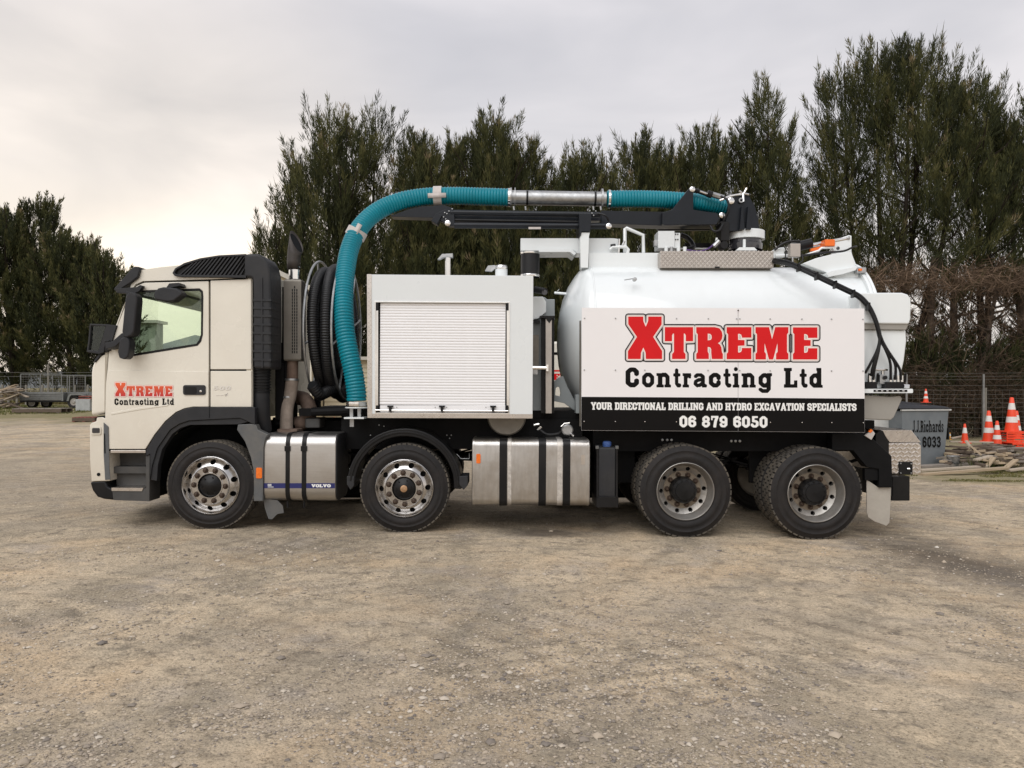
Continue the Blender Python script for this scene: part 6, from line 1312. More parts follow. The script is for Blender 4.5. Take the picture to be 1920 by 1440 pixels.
# hedge-cut band of bare twigs and shaded undergrowth under the right-hand trees
def twig_mass(name, label, cat, px0, px1, py0, py1, y, dy, n, m, seed, lr, wr, updown=0.4, tone=(0.2, 0.9)):
    r = np.random.default_rng(seed); s = S(y); x = (px0+(px1-px0)*r.random(n)-960)*s; z = CH-(py0+(py1-py0)*np.clip(r.normal(0.45, 0.24, n)+0.16*np.sin(x*2.3)+0.1*np.sin(x*5.7+1), -0.2, 1.5)-HZ)*s; yy = y+dy*(r.random(n)-0.5)
    O = np.stack([x, yy, z], 1); D = norm(np.stack([r.normal(size=n), 0.7*r.normal(size=n), updown*r.normal(size=n)+0.15], 1))
    V = blades(O, D, lr[0]+(lr[1]-lr[0])*r.random(n), wr*(0.5+r.random(n)), r)
    o = crown_mesh(name, [V], [np.repeat(tone[0]+(tone[1]-tone[0])*r.random(n), 5)], m, None); return tag(o, label, cat, kind='stuff')
twig_mass('clipped_twigs', 'brown band of clipped bare twigs under the right-hand crowns', 'twigs', 1600, 2010, 506, 556, TY-1.4, 2.4, 5200, 'dry_twigs', 31, (0.2, 0.65), 0.014, 0.9, (0.35, 1.0))
def scrub(label, px0, px1, py_top, py_bot, y, n, seed, tone=0.35, dens=60):
    r = np.random.default_rng(seed); s = S(y); x = (px0+(px1-px0)*r.random(n)-960)*s
    top = py_top+25*np.sin((px0+(x/s+960))*0.021+seed)*0.6; k = r.random(n)**1.3
    z = CH-(py_bot+(top-py_bot)*k-HZ)*s; yy = y+2.0*(r.random(n)-0.5); O = np.stack([x, yy, z-0.4], 1)
    D = norm(np.stack([0.5*r.normal(size=n), 0.4*r.normal(size=n), 0.7+0.2*r.random(n)], 1))
    V, A = plumes(O, D, 0.6+0.7*r.random(n), dens, r, 0.03, tone=np.clip(r.normal(tone, 0.2, n), 0, 1), tipb=0.3)
    return tag(crown_mesh('undergrowth', [V], [A], 'needles', None), label, 'shrubs', kind='stuff')
scrub('dark shaded undergrowth along the fence under the right-hand trees', 1640, 1990, 645, 800, TY-0.5, 620, 61, 0.28)
scrub('hanging dark foliage between the trunks of the right-hand trees', 1690, 1990, 545, 690, TY+1.2, 120, 62, 0.4, 80)
scrub('dark low growth at the foot of the trees behind the truck', 600, 1660, 560, 800, TY+0.6, 700, 63, 0.25)
twig_mass('dead_brush', 'tangle of dead brown brush along the foot of the fence', 'brush', 1690, 1990, 690, 812, TY-2.0, 1.2, 5500, 'dry_twigs', 34, (0.25, 0.7), 0.013, 0.8, (0.0, 0.5))
twig_mass('hanging_twigs', 'thin bare brown twigs hanging between the right-hand trunks', 'twigs', 1660, 2000, 545, 690, TY-0.9, 2.6, 3600, 'dry_twigs', 36, (0.3, 0.9), 0.011, 1.1, (0.1, 0.8))
# thick bare trunks with limbs that show under the hedge cut
for k, (px, w, lean) in enumerate(((1722, 0.17, 0.1), (1788, 0.18, -0.05), (1806, 0.10, 0.6), (1912, 0.19, 0.0))):
    x = tx(px); y = TY-0.7+0.5*(k % 2); z0 = float(gznp(np.array(x), np.array(y))); r = np.random.default_rng(70+k); root = empty('tree_trunk', (x, y, z0))
    tag(root, ['bare brown trunk nearest the white rear receiver of the truck', 'thick bare trunk right of the grey bin, second from the truck', 'thinner leaning trunk forking off beside the thick bare trunk', 'thick bare trunk at the right edge behind the tallest cone'][k], 'tree', 'bare trunks under the hedge cut'); m = MB()
    m.tube(spline([(0, 0, -0.2), (lean*0.3, 0, 2), (lean, 0.1, 4), (lean*1.6, 0, 6.2)], 5), [w*(1-0.45*i/15) for i in range(16)], 10); m.build('trunk', 'bark', root, smooth=60)
    for b in range(16):
        h = 2.2+3.2*r.random(); a = r.random()*6.28; l = 0.7+1.0*r.random(); c = Vector((lean*h/4, 0, h)); m2 = MB()
        m2.tube(spline([c, c+Vector((math.cos(a)*l*0.5, math.sin(a)*l*0.3, l*0.15)), c+Vector((math.cos(a)*l, math.sin(a)*l*0.6, l*0.65))], 3), [0.05, 0.045, 0.04, 0.03, 0.022, 0.015, 0.01], 6); m2.build('branch', 'bark', root, smooth=60)
# grass
def grass(label, n, sampler, seed, h=(0.03, 0.09), tone=(0.0, 0.8), w=0.010):
    r = np.random.default_rng(seed); x, y = sampler(r, n); z = gznp(x, y)+micro(x, y)-0.005; O = np.stack([x, y, z], 1)
    D = norm(np.stack([0.5*r.normal(size=n), 0.5*r.normal(size=n), np.ones(n)], 1)); V = blades(O, D, h[0]+(h[1]-h[0])*r.random(n), w*(0.6+0.8*r.random(n)), r)
    return tag(crown_mesh('grass', [V], [np.repeat(tone[0]+(tone[1]-tone[0])*r.random(n), 5)], 'grass_blades', None), label, 'grass', kind='stuff')
def gs_right(r, n):
    x = 5.5+6.5*r.random(n*3); y = 6.4+1.0*(r.random(n*3)-0.5)*2; k = vnoise(x*1.3, y*2.2)+0.5*vnoise(x*4, y*4) > 0.02; return x[k][:n], y[k][:n]
grass('short patchy green grass in front of the scrap timber at right', 9000, gs_right, 81, (0.02, 0.05), (0.25, 1.0))
def gs_left(r, n):
    x = -36+24*r.random(n*2); y = 24+14*r.random(n*2); k = vnoise(x*0.6, y*0.9) > -0.18; return x[k][:n], y[k][:n]
grass('mown green grass around the cage trailer at left', 16000, gs_left, 82, (0.05, 0.12), (0.05, 0.75), 0.03)
def gs_dry(r, n): x = -52+46*r.random(n); y = 41+8*r.random(n); return x, y
grass('tall dry yellow grass beyond the left fence', 16000, gs_dry, 83, (0.5, 1.3), (0.7, 1.0), 0.05)
def gs_tuft(r, n): return 9.5+0.25*r.normal(size=n), 7.4+0.12*r.normal(size=n)
grass('green tuft of long grass beside the grey bucket', 260, gs_tuft, 84, (0.15, 0.35), (0.0, 0.5), 0.014)
# ---------------------------------------------------------------- background things
mat('dull_galv', (0.20, 0.205, 0.20), 0.5, 0.6, 0.2, 6, dirt=0.4, dirtcol=(0.13, 0.115, 0.09))
mat('bin_grey', (0.165, 0.185, 0.20), 0.55, 0.3, 0.12, 3, dirt=0.3, dirtcol=(0.25, 0.24, 0.22))
mat('bin_pale', (0.62, 0.63, 0.62), 0.45, 0.4, 0.12, 3, dirt=0.2)
mat('bin_lid', (0.022, 0.024, 0.03), 0.5, 0, 0.2, 5)
mat('cone_orange', (0.78, 0.060, 0.014), 0.5, 0, 0.06, 5, dirt=0.08)
mat('cone_white', (0.72, 0.70, 0.66), 0.5, 0, 0.05, 8, dirt=0.1)
mat('cone_yellow', (0.75, 0.36, 0.03), 0.5)
mat('timber_grey', (0.22, 0.19, 0.16), 0.85, 0, 0.3, 5, bump=0.4, bscale=20, stretch=(0.6, 8, 8))
mat('timber_brown', (0.115, 0.085, 0.062), 0.85, 0, 0.3, 5, bump=0.4, bscale=20, stretch=(0.6, 8, 8))
mat('timber_pale', (0.37, 0.285, 0.19), 0.8, 0, 0.2, 5, bump=0.3, bscale=20, stretch=(0.6, 8, 8))
mat('timber_light', (0.40, 0.335, 0.26), 0.8, 0, 0.2, 5, stretch=(0.6, 8, 8))
mat('pallet_red', (0.22, 0.075, 0.055), 0.85, 0, 0.3, 6)
mat('concrete', (0.36, 0.37, 0.36), 0.85, 0, 0.15, 5, bump=0.3)
mat('house_cream', (0.47, 0.41, 0.285), 0.6, 0, 0.04, 3)
mat('house_trim', (0.58, 0.54, 0.45), 0.6, 0, 0.04, 3)
mat('roof_iron', (0.42, 0.40, 0.35), 0.5, 0.2, 0.08, 3)
mat('shed_green', (0.24, 0.26, 0.21), 0.6, 0, 0.08, 2)
mat('hill_grass', (0.115, 0.125, 0.125), 0.95, 0, 0.2, 0.02)
mat('wire', (0.22, 0.21, 0.19), 0.5, 0.7, 0.1, 8)
mat('post_wood', (0.21, 0.195, 0.165), 0.9, 0, 0.25, 8, stretch=(5, 5, 0.6))
mat('steel_pole', (0.26, 0.26, 0.255), 0.5, 0.7, 0.25, 6)
def G(x, y): return gz(x, y)
def thing(name, label, cat, loc, rz=0, group=None): return tag(empty(name, loc, rz), label, cat, group)
# rubbish bin
bx, by = Wp(1692, 800, 8.0)[0], 8.0; zb_ = G(bx, by)
bn = thing('waste_bin', 'grey steel waste bin with black lid and dark lettering', 'bin', (bx, by, zb_), math.radians(12))
BW, BL, BH = 1.14, 1.75, 1.17
MB().add([(0.02, 0.0, 0.02), (BW-0.12, 0.0, 0.02), (BW-0.12, BL, 0.02), (0.02, BL, 0.02), (0, 0, BH), (BW, 0, BH), (BW, BL, BH), (0, BL, BH)], [(0,3,2,1),(4,5,6,7),(0,1,5,4),(1,2,6,5),(2,3,7,6),(3,0,4,7)]).build('bin_body', 'bin_grey', bn, bevel=0.015)
# side wing of the bin that shows pale beside the truck
bn2 = thing('waste_bin', 'pale galvanised waste bin side between the truck and the grey bin', 'bin', (bx-1.12, by+0.35, zb_), math.radians(4))
MB().add([(0.05, 0, 0.02), (1.05, 0, 0.02), (1.05, 1.2, 0.02), (0.05, 1.2, 0.02), (0, 0, BH+0.02), (1.08, 0, BH+0.02), (1.08, 1.2, BH+0.02), (0, 1.2, BH+0.02)], [(0,3,2,1),(4,5,6,7),(0,1,5,4),(1,2,6,5),(2,3,7,6),(3,0,4,7)]).build('bin_body', 'bin_pale', bn2, bevel=0.012)
MB().box((-0.03, -0.03, BH), (1.10, 0.04, BH+0.05)).build('bin_rim', 'bin_pale', bn2, bevel=0.008)
MB().box((-0.03, -0.03, BH), (BW+0.04, 0.03, BH+0.035)).build('bin_rim', 'bin_pale', bn, bevel=0.006)
MB().add([(-0.10, -0.05, BH+0.045), (BW+0.02, -0.05, BH+0.04), (BW+0.02, BL, BH+0.1), (-0.10, BL, BH+0.1), (-0.10, -0.02, BH+0.14), (BW-0.10, -0.02, BH+0.09), (BW-0.05, BL, BH+0.2), (-0.10, BL, BH+0.2)], [(0,3,2,1),(4,5,6,7),(0,1,5,4),(1,2,6,5),(2,3,7,6),(3,0,4,7)]).build('bin_lid', 'bin_lid', bn, bevel=0.015)
for x in (-0.045, BW+0.0): MB().box((x-0.02, 0.0, 0.55), (x+0.02, 0.12, 0.80)).build('lift_pocket', 'black_paint', bn, bevel=0.005)
words('bin_lettering', 'sign_black', bn, 'J . J . Richards', 0.24, 1.0, 0.71, 0.97, lambda x, y: (x, -0.012, y), gap=0.07, off=-0.025, space=0.0)
words('bin_lettering', 'sign_black', bn, '833 6033', 0.06, 0.93, 0.39, 0.63, lambda x, y: (x, -0.012, y), gap=0.09, space=0.4, off=-0.02)
# lumps lying on the lid
for k, (dx, dy) in enumerate(((-0.02, 0.9), (0.17, 1.0), (0.36, 0.95))):
    m = MB(); r = random.Random(k); m.lathe([(0.0, 0.07), (0.06, 0.055), (0.11, 0.02), (0.10, -0.03), (0.0, -0.05)], (0, 0, 0), 'z', 10)
    m.v = [(a*(1+0.3*r.random()), b*(1+0.3*r.random()), c*(1+0.3*r.random())) for a, b, c in m.v]
    p = Matrix.Rotation(math.radians(12), 4, 'Z') @ Vector((dx, dy, BH+0.23)); o = m.build('cloth_sack', 'tape', None, smooth=70); o.location = (bx+p.x, by+p.y, zb_+p.z)
    tag(o, ['leftmost small pale sack lying on the bin lid', 'middle small pale sack lying on the bin lid', 'right-hand small pale sack lying on the bin lid, nearest the cone'][k], 'sack', 'sacks on the bin lid')
# cones
def cone(label, px, py_base, py_top, y, col='cone_orange', nb=2, group='traffic cones', zbase=None, base=True, lean=0.0):
    x, _, zt = Wp(px, py_top, y); zz = Wp(px, py_base, y)[2] if zbase is None else zbase; H = zt-zz
    c = thing('traffic_cone', label, 'cone', (x, y, zz), random.random(), group); c.rotation_euler = (0, lean, random.random()*6)
    rb, rt = H*0.185, H*0.045; f = lambda t: rb+(rt-rb)*t
    m = MB(); m.lathe([(f(0.03), 0.03*H), (f(0.5), 0.5*H), (f(0.985), 0.985*H), (f(1)*0.7, H), (0, H)], (0, 0, 0), 'z', 24); m.build('cone_body', col, c, smooth=50)
    for a, b in ((0.30, 0.46), (0.66, 0.84))[:nb] if nb == 2 else ((0.52, 0.80),):
        MB().lathe([(f(a)+0.002, a*H), (f(b)+0.002, b*H)], (0, 0, 0), 'z', 24).build('reflective_band', 'cone_white', c)
    if base: w = H*0.25; MB().box((-w, -w, 0), (w, w, 0.035*H)).build('cone_base', col, c, bevel=0.008)
    return c
cone('orange cone standing on the black bin lid', 1736, 757.5, 729, 8.6, zbase=zb_+BH+0.165)
cone('small orange cone with one white band just right of the grey bin', 1809, 831, 794.5, 9.0, nb=1)
cone('orange cone with two white bands left of the tallest cone', 1854, 829, 770, 9.4)
cone('slim orange cone close against the orange crates on their left', 1869.5, 838, 789, 9.1)
cone('orange cone half hidden behind the tallest cone', 1906, 822, 770, 9.9)
bigc = cone('tallest orange cone standing on top of the orange crates', 1897, 812, 745, 9.3, base=False)
cone('small yellow cone peeping out behind the grey bin', 1781, 824, 811, 9.4, 'cone_yellow', nb=0)
cone('orange cone seen under the truck frame behind the exhaust', 627, 815, 782, 12.0, nb=1)
def crate(label, px0, px1, py0, py1, y, n):
    a, b = Wp(px0, py1, y), Wp(px1, py0, y); w = b[0]-a[0]; h = b[2]-a[2]; c = thing('orange_crate', label, 'crate', (a[0]+w/2, y, a[2]), 0, 'orange slatted crates')
    for i in range(n):
        z = h*i/n
        for yy in (-0.25, 0.25): MB().box((-w/2, yy-0.012, z+0.1*h/n), (w/2, yy+0.012, z+0.66*h/n)).build('slat', 'cone_orange', c, bevel=0.004)
    for xx in (-w/2+0.015, -w*0.17, w*0.17, w/2-0.015):
        for yy in (-0.24, 0.24): MB().box((xx-0.013, yy-0.006, 0), (xx+0.013, yy+0.006, h)).build('rib', 'cone_orange', c)
    MB().box((-w/2+0.01, -0.23, 0), (w/2-0.01, 0.23, 0.02)).build('floor', 'cone_orange', c)
    MB().box((-w/2+0.01, -0.23, h-0.015), (w/2-0.01, 0.23, h-0.002)).build('floor', 'cone_orange', c)
crate('orange slatted plastic crate stack under the tallest cone', 1874.5, 1915.5, 808, 832, 9.3, 5)
crate('orange slatted crate lower down in front of the tallest cone', 1885, 1915, 829, 841, 9.0, 3)
crate('orange slatted crate cut off by the right picture edge', 1913, 1932, 833, 845, 8.9, 3)
# bucket
p = Wp(1787, 868, 7.4); bk = thing('bucket', 'dented grey bucket lying between the grey bin and the timber', 'bucket', (p[0], 7.4, G(p[0], 7.4)))
MB().lathe([(0.0, 0.01), (0.09, 0.01), (0.12, 0.27), (0.126, 0.28), (0.115, 0.275), (0.09, 0.03)], (0, 0, 0), 'z', 20).build('bucket_body', 'galv', bk)
MB().tube(spline([(-0.12, 0, 0.25), (-0.06, -0.13, 0.15), (0.06, -0.13, 0.15), (0.12, 0, 0.25)], 5), 0.006, 6).build('bucket_handle', 'black_paint', bk)
# scrap timber at right: every plank its own object
def plank(px0, py0, px1, py1, y0, y1, w, t, m, label, group=None, name='timber_plank'):
    a, b = Vector(Wp(px0, py0, y0)), Vector(Wp(px1, py1, y1)); d = b-a; l = d.length
    o = MB().box((0, -w/2, -t/2), (l, w/2, t/2)).build(name, m, None, bevel=0.003); o.location = a; o.rotation_euler = d.to_track_quat('X', 'Z').to_euler()
    return tag(o, label, 'plank', group)
plank(1726, 889.5, 1886, 877.5, 6.4, 6.9, 0.14, 0.045, 'timber_pale', 'longest pale board on the grass in front of the scrap timber')
plank(1724, 882, 1850, 874, 6.9, 7.2, 0.14, 0.04, 'timber_light', 'second long pale board lying behind the longest one')
plank(1722, 875, 1840, 868, 7.2, 7.6, 0.20, 0.05, 'timber_grey', 'long grey board running along the foot of the grey bin')
plank(1811, 826, 1824, 845, 7.9, 7.8, 0.10, 0.03, 'timber_light', 'pale board propped up steeply against the scrap pile')
plank(1819, 836, 1840, 853, 7.8, 7.7, 0.20, 0.03, 'timber_pale', 'wide tan board sloping down from the propped board')
plank(1849, 876, 1863, 858, 7.2, 7.3, 0.10, 0.035, 'timber_pale', 'short tan board standing up slanted at the front of the pile')
plank(1885, 878, 1905, 862, 7.1, 7.3, 0.10, 0.035, 'timber_pale', 'short tan board slanted up near the right end of the pile')
plank(1828, 863, 1858, 855, 7.3, 7.4, 0.12, 0.04, 'timber_light', 'pale board lying slightly tilted in the middle of the pile')
plank(1838, 862, 1905, 871, 7.3, 7.5, 0.16, 0.04, 'timber_pale', 'wide tan board running right from the middle of the pile')
plank(1781, 828, 1862, 829.5, 9.0, 9.0, 0.06, 0.03, 'timber_light', 'thin pale rail lying level behind the scrap pile below the cones')
plank(1783, 822, 1805, 818, 9.2, 9.2, 0.08, 0.03, 'timber_light', 'short pale board end next to the small yellow cone')
plank(1890, 882, 1930, 877, 7.0, 7.1, 0.12, 0.04, 'timber_light', 'pale board on the ground at the right picture edge')
r = random.Random(5)
for i in range(90):
    px = r.uniform(1776, 1925); k = min(1, max(0.25, 1-abs(px-1860)/150)); py = r.uniform(834+8*(1-k), 872); y = 7.4+1.3*(872-py)/36; l = r.uniform(14, 46); s = r.uniform(-5, 4)
    plank(px-l/2, py-s/2, px+l/2, py+s/2, y+r.uniform(-.3, .3), y+r.uniform(-.4, .4), r.uniform(0.08, 0.2), r.uniform(0.025, 0.05), (mm := r.choice(['timber_grey', 'timber_brown', 'timber_brown', 'timber_brown', 'timber_grey', 'timber_pale'])), {'timber_grey': 'grey weathered', 'timber_brown': 'dark brown', 'timber_pale': 'short tan'}[mm]+' board buried in the tangled scrap timber pile at right', 'scrap timber pile at right')
# ---- right fence: netting on steel posts
FY = 11.0
fn = thing('wire_fence', 'tall wire netting fence with steel posts behind the cones', 'fence', (Wp(1800, 800, FY)[0], FY, G(9, FY))); O_ = Vector(fn.location)
x0, x1 = Wp(1640, 800, FY)[0]-O_.x, Wp(1990, 800, FY)[0]-O_.x
for py in (699, 705, 711, 722, 731, 739, 747, 755, 763, 772, 782, 792, 803): z = Wp(0, py, FY)[2]-O_.z; MB().tube([(x0, 0, z+0.01), ((x0+x1)/2, 0, z-0.015), (x1, 0, z+0.01)], 0.0023, 4).build('wire', 'wire', fn)
for i in range(27):
    x = x0+(x1-x0)*(i+0.5)/27; MB().tube([(x, 0, 0), (x, 0, Wp(0, 731, FY)[2]-O_.z)], 0.0014, 4).build('wire', 'wire', fn)
for px in (1699, 1843.5, 1985): x = Wp(px, 0, FY)[0]-O_.x; m = MB(); m.box((x-0.022, -0.03, -0.3), (x+0.022, -0.02, 2.0)); m.box((x-0.004, -0.02, -0.3), (x+0.004, 0.03, 2.0)); m.build('steel_post', 'steel_pole', fn)
x = Wp(1850.5, 0, FY)[0]-O_.x; MB().cyl((x, 0.1, -0.3), (x, 0.1, Wp(0, 727, FY)[2]-O_.z), 0.055, n=10).build('timber_post', 'post_wood', fn)
# ---- left side: cage trailer
ly = 32.0
def Wl(px, py, y=ly): return Vector(Wp(px, py, y))
tO = Wl(100, 766); tr = thing('cage_trailer', 'galvanised cage trailer with tandem wheels parked on the grass', 'trailer', (tO.x, ly, G(tO.x, ly))); tO = Vector(tr.location)
gz0 = tO.z
def lb(name, m, px0, py0, px1, py1, d0, d1, bevel=0.0):
    a, b = Wl(px0, py0)-tO, Wl(px1, py1)-tO; return MB().box((a.x, d0, a.z), (b.x, d1, b.z)).build(name, m, tr, bevel)
lb('tray_side', 'dull_galv', 37, 735, 116, 751, 0, 0.05, 0.01)
for py in (737.5, 741, 744.5, 748): lb('tray_rib', 'dull_galv', 37, py, 115, py+1.4, -0.03, 0.0, 0.005)
lb('tray_floor', 'black_paint', 37, 751, 160, 754, 0.02, 2.0); lb('tray_side', 'dull_galv', 116, 736, 160, 751, 0.3, 0.35, 0.01); lb('tray_end', 'dull_galv', 115.5, 735, 119, 752, -0.02, 0.4, 0.01); lb('tray_side', 'dull_galv', 37, 735, 160, 751, 1.95, 2.0); lb('tray_front', 'dull_galv', 36, 735, 38, 751, 0, 2.0)
for px, py in ((38.5, 701), (75.5, 701.5), (115, 702), (126, 704), (130, 704), (159.5, 704)): lb('cage_post', 'dull_galv', px-0.6, py, px+0.6, 735, 0.0, 0.04)
for px, py in ((56, 703), (98, 703), (146, 704)): lb('cage_post', 'dull_galv', px-0.5, py, px+0.5, 735, 1.95, 1.99)
lb('cage_rail', 'dull_galv', 38, 700.5, 115.5, 702, 0, 0.04); lb('cage_rail', 'dull_galv', 115.5, 703, 160, 704.4, 0, 0.04); lb('cage_rail', 'dull_galv', 38, 702, 160, 703.2, 1.95, 1.99)
m = MB()
for i in range(25):
    px = 38+122*i/24; a, b = Wl(px, 703)-tO, Wl(px, 735)-tO; m.tube([(a.x, 0.02, a.z), (a.x, 0.02, b.z)], 0.004, 4, cap=False)
for i in range(9):
    py = 704+31*i/8; a, b = Wl(38, py)-tO, Wl(160, py)-tO; m.tube([(a.x, 0.02, a.z), (b.x, 0.02, a.z)], 0.004, 4, cap=False)
tag(m.build('cage_mesh', 'wire', tr), kind='stuff')
for px, y in ((139, -0.05), (151, 0.05), (139, 1.8), (151, 1.8), (50, 0.4), (66, 0.9)):
    a = Wl(px, 757)-tO; R = 0.34 if px > 100 else 0.28; w = bpy.data.objects.new('wheel', None); w.location = (a.x, y, R); link(w, tr)
    MB().lathe([(0.19, 0.0), (0.22, -0.02), (R-0.02, -0.02), (R, 0.01), (R, 0.17), (R-0.03, 0.2), (0.1, 0.2)], (0, 0, 0), 'y', 24).build('tyre', 'rubber', w)
    MB().lathe([(0.195, 0.0), (0.18, 0.02), (0.1, 0.02), (0.07, -0.01), (0, -0.01)], (0, 0, 0), 'y', 20).build('rim', 'steel_rim', w)
m = MB(); a = [Wl(px, py)-tO for px, py in ((127, 752), (130, 742), (134, 738.5), (156, 738.5), (158, 742), (156, 742), (154, 741), (136, 741), (133, 744), (131, 752))]
m.plate([[(v.x, v.z) for v in a]], -0.12, 0.25); m.build('mudguard', 'dull_galv', tr, bevel=0.005)
MB().tube([(Wl(160, 752)-tO), Wl(172, 756)-tO], 0.05, 6).build('drawbar', 'dull_galv', tr)
# concrete block, pallets and timber at left
p = Wl(160, 779, 28); cbk = thing('concrete_block', 'pale concrete block with red boards on top beside the cab', 'block', (p.x, 28, G(p.x, 28))); MB().box((-0.3, -0.3, 0), (0.38, 0.3, 0.55)).build('block_body', 'concrete', cbk, bevel=0.03)
for k in range(2):
    o = MB().box((-0.32, -0.2, 0.0), (0.6, 0.2, 0.05)).build('red_board', 'pallet_red', None, bevel=0.005); o.location = (p.x+0.1, 28+0.02*k, G(p.x, 28)+0.56+0.10*k); tag(o, ['lower red board stacked on the concrete block', 'upper red board stacked on the concrete block'][k], 'board', 'red boards on the block')
def pallet(label, px, py, y, w, d, h, m, rz=0):
    p = Wp(px, py, y); c = thing('pallet', label, 'pallet', (p[0], y, G(p[0], y)), rz, 'pallets')
    for i in range(6): x = -w/2+w*i/6; MB().box((x+0.01, -d/2, h-0.025), (x+w/6-0.03, d/2, h)).build('board', m, c)
    for yy in (-d/2+0.03, 0, d/2-0.03): MB().box((-w/2, yy-0.03, 0.025), (w/2, yy+0.03, h-0.026)).build('bearer', 'timber_brown', c)
    for i in range(3): x = -w/2+w*0.45*i; MB().box((x, -d/2, 0), (x+0.1, d/2, 0.024)).build('board', m, c)
pallet('long low stack of grey boards on bearers in front of the cage trailer', 80, 778, 26.0, 2.1, 1.0, 0.2, 'timber_grey', 0.05)
pallet('reddish pallet beside the front bumper of the truck', 164, 795, 20.0, 0.75, 0.9, 0.16, 'pallet_red', 0.2)
r = random.Random(9)
for i in range(46):
    px = r.uniform(-12, 36); k = 1-abs(px-8)/50; py = r.uniform(724+18*(1-k), 766); l = r.uniform(14, 40); a = r.uniform(-12, 14); y = 32+r.uniform(-1, 1)
    plank(px-l/2, py-a/2, px+l/2, py+a/2, y+r.uniform(-.6, .6), y+r.uniform(-.6, .6), r.uniform(0.1, 0.22), 0.05, (mm := r.choice(['timber_pale', 'timber_grey', 'timber_light', 'timber_brown', 'timber_light'])), {'timber_grey': 'grey', 'timber_brown': 'dark brown', 'timber_pale': 'tan', 'timber_light': 'pale'}[mm]+' loose board in the timber heap at the left edge', 'timber heap at left')
# ---- left fence
f2 = thing('wire_fence', 'old post and wire fence running behind the cage trailer', 'fence', (-28, 39, G(-28, 39))); fz = f2.location.z
for i, px in enumerate((-20, 2, 16, 31, 49, 77, 140, 162, 200)):
    x = Wp(px, 0, 39)[0]+28; MB().cyl((x, 0, -0.2), (x+0.1*(i % 2), 0, 1.25), 0.07, n=8).build('timber_post', 'post_wood', f2)
for z in (0.3, 0.6, 0.9, 1.15, 1.75, 2.0): MB().tube([(-14, 0, z), (14, 0, z)], 0.008, 4).build('wire', 'wire', f2)
x = Wp(90.5, 0, 39)[0]+28; MB().cyl((x, 0, -0.2), (x, 0, 2.5), 0.06, n=8).build('tall_post', 'post_wood', f2)
# ---- cream weatherboard house behind the cab
hy = 15.0
def hp_(px, py): a = Wp(px, py, hy); return (a[0], a[2])
hx, hz0 = hp_(520, 800)[0], G(hp_(520, 800)[0], hy); hs_ = thing('weatherboard_house', 'cream weatherboard house seen between cab and hose reel', 'house', (hx, hy, hz0))
def hl(px, py): a = hp_(px, py); return (a[0]-hx, a[1]-hz0)
gl = hl(472, 0)[0]; grr = hl(583, 0)[0]; zt1 = hl(0, 490)[1]; ztr = hl(0, 546)[1]
MB().plate([[(gl, -0.1), (grr, -0.1), (grr, ztr), (gl, zt1)]], 0.02, 5).build('wall', 'house_cream', hs_)
m = MB(); zz = 0.1; bh = 0.155
while zz < zt1:
    xr = grr if zz < ztr else gl+(grr-gl)*(zt1-zz)/(zt1-ztr)
    if xr > gl+0.2: m.add([(gl, 0.0, zz+bh*1.02), (xr, 0.0, zz+bh*1.02), (xr, -0.03, zz), (gl, -0.03, zz), (xr, 0.02, zz), (gl, 0.02, zz)], [(0, 3, 2, 1), (3, 5, 4, 2)])
    zz += bh
m.build('weatherboards', 'house_cream', hs_)
a = hl(508, 556); b = hl(528, 626); wn = MB().box((a[0]-0.25, -0.04, b[1]), (b[0], 0.0, a[1])).build('window', 'lamp_dark', hs_); m = MB()
m.plate([[(a[0]-0.3, b[1]-0.06), (b[0]+0.06, b[1]-0.06), (b[0]+0.06, a[1]+0.06), (a[0]-0.3, a[1]+0.06)], [(a[0]-0.25, b[1]), (b[0], b[1]), (b[0], a[1]), (a[0]-0.25, a[1])]], -0.06, 0); m.build('window_frame', 'house_trim', wn)
MB().plate([[(gl, zt1), (gl, zt1+0.15), (grr+0.12, ztr+0.10), (grr+0.12, ztr-0.05)]], -0.25, 5.2).build('roof', 'roof_iron', hs_)
MB().box((grr-0.06, -0.05, 0), (grr+0.03, 0.03, ztr)).build('corner_board', 'house_trim', hs_)
l2 = hl(700, 0)[0]; lt = hl(0, 672)[1]
MB().box((grr+0.05, 1.5, -0.1), (l2, 5, lt)).build('wall', 'house_cream', hs_); m = MB(); zz = 0.15
while zz < lt: m.add([(grr+0.05, 1.48, zz+bh), (l2, 1.48, zz+bh), (l2, 1.45, zz), (grr+0.05, 1.45, zz), (l2, 1.5, zz), (grr+0.05, 1.5, zz)], [(0, 3, 2, 1), (3, 5, 4, 2)]); zz += bh
m.build('weatherboards', 'house_cream', hs_); MB().box((grr+0.04, 1.2, lt), (l2+0.15, 5.1, lt+0.1)).build('roof', 'roof_iron', hs_)
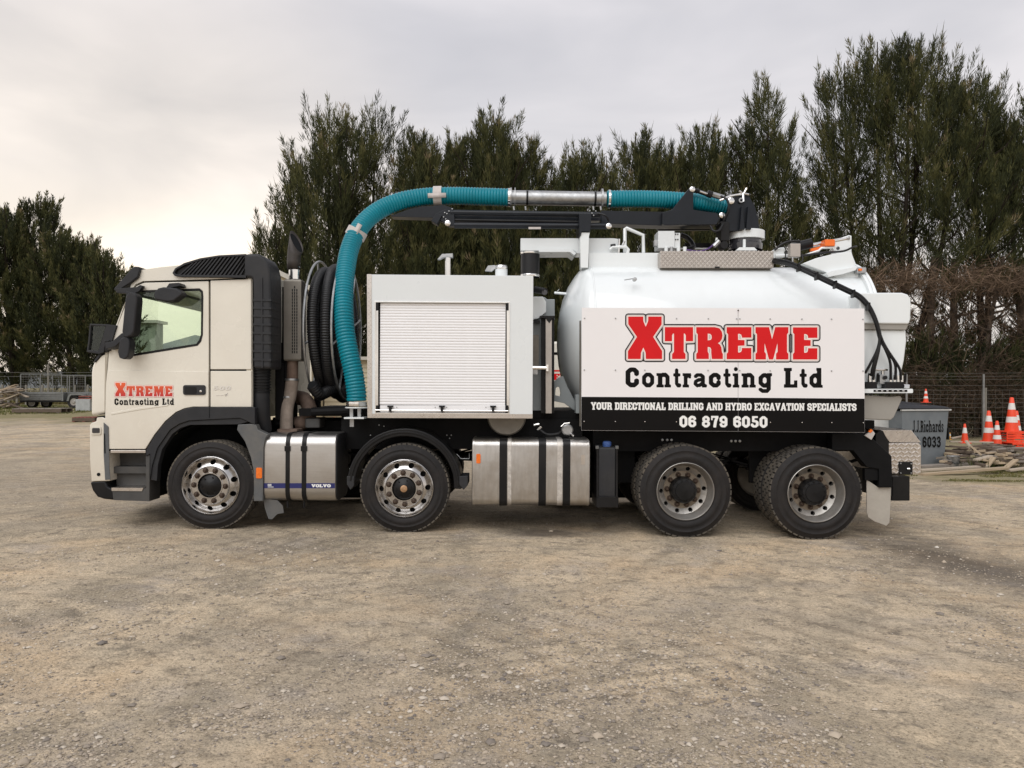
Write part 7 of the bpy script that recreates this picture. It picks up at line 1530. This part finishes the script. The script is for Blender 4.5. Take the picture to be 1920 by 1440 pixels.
# ---- cream lettered van body behind the gap between pump box and vessel
vy = 6.0; a = Wp(1032, 640, vy); b = Wp(1120, 800, vy); vn = thing('parked_van', 'cream van body with red lettering glimpsed behind the vessel', 'van', ((a[0]+b[0])/2, vy, G(0.9, vy)))
vw = (b[0]-a[0])/2; vt = a[2]-vn.location.z
MB().box((-vw, 0, 0.45), (vw+1.5, 1.9, vt)).build('van_body', 'cream_paint', vn, bevel=0.05)
z = Wp(0, 712, vy)[2]-vn.location.z
m = MB(); put_text(m, 'EL', -vw+0.06, -vw+0.28, z, z+0.11, lambda x, y: (x, -0.004, y), off=0.02); m.build('van_lettering', 'sign_red', vn)
MB().box((-vw, -0.003, z+0.15), (vw+1.4, 0.0, z+0.18)).build('van_stripe', 'sign_red', vn); MB().box((-vw+0.05, -0.003, vt-0.25), (-vw+0.2, 0.0, vt-0.2)).build('van_vent', 'sign_black', vn)
for x in (-vw+0.25, vw+1.0): MB().lathe([(0.0, -0.02), (0.2, -0.02), (0.3, -0.02), (0.33, 0.02), (0.33, 0.2)], (x, 0.05, 0.32), 'y', 24).build('wheel', 'rubber', vn)
# ---- far things seen through the cab glass
sy = 60.0; a = Wp(248, 606, sy); shd = thing('farm_shed', 'grey green farm shed seen through the cab window', 'shed', (a[0], sy, G(a[0], sy))); sw_ = Wp(304, 606, sy)[0]-a[0]; sh3 = a[2]-shd.location.z
MB().box((-1, 0, 0), (sw_-0.6, 1.5, sh3)).build('wall', 'shed_green', shd); MB().box((-1.3, -0.4, sh3), (sw_-0.3, 1.8, sh3+0.25)).build('roof', 'roof_iron', shd)
m = MB()
for i in range(6): x = -0.6+i*(sw_-0.4)/6; m.box((x, -0.03, 0), (x+0.12, 0, sh3))
m.build('wall_ribs', 'shed_green', shd)
r = np.random.default_rng(3); hxs = np.linspace(-900, 900, 91); hh_ = 14+40*np.exp(-((hxs+285)/55)**2)+3*np.sin(hxs*0.012+1)+2*np.sin(hxs*0.03)+4*vnoise(hxs*0.05, hxs*0+2)*2
V = []; 
for dy_, k in ((0, 0.0), (90, 0.75), (160, 1.0), (330, 0.3)): V += [(x, 560+dy_, max(0, h*k)-0.3) for x, h in zip(hxs, hh_)]
Fq = [(j*91+i, j*91+i+1, (j+1)*91+i+1, (j+1)*91+i) for j in range(3) for i in range(90)]
tag(MB().add(V, Fq).build('hill', 'hill_grass', None, smooth=180), kind='structure')
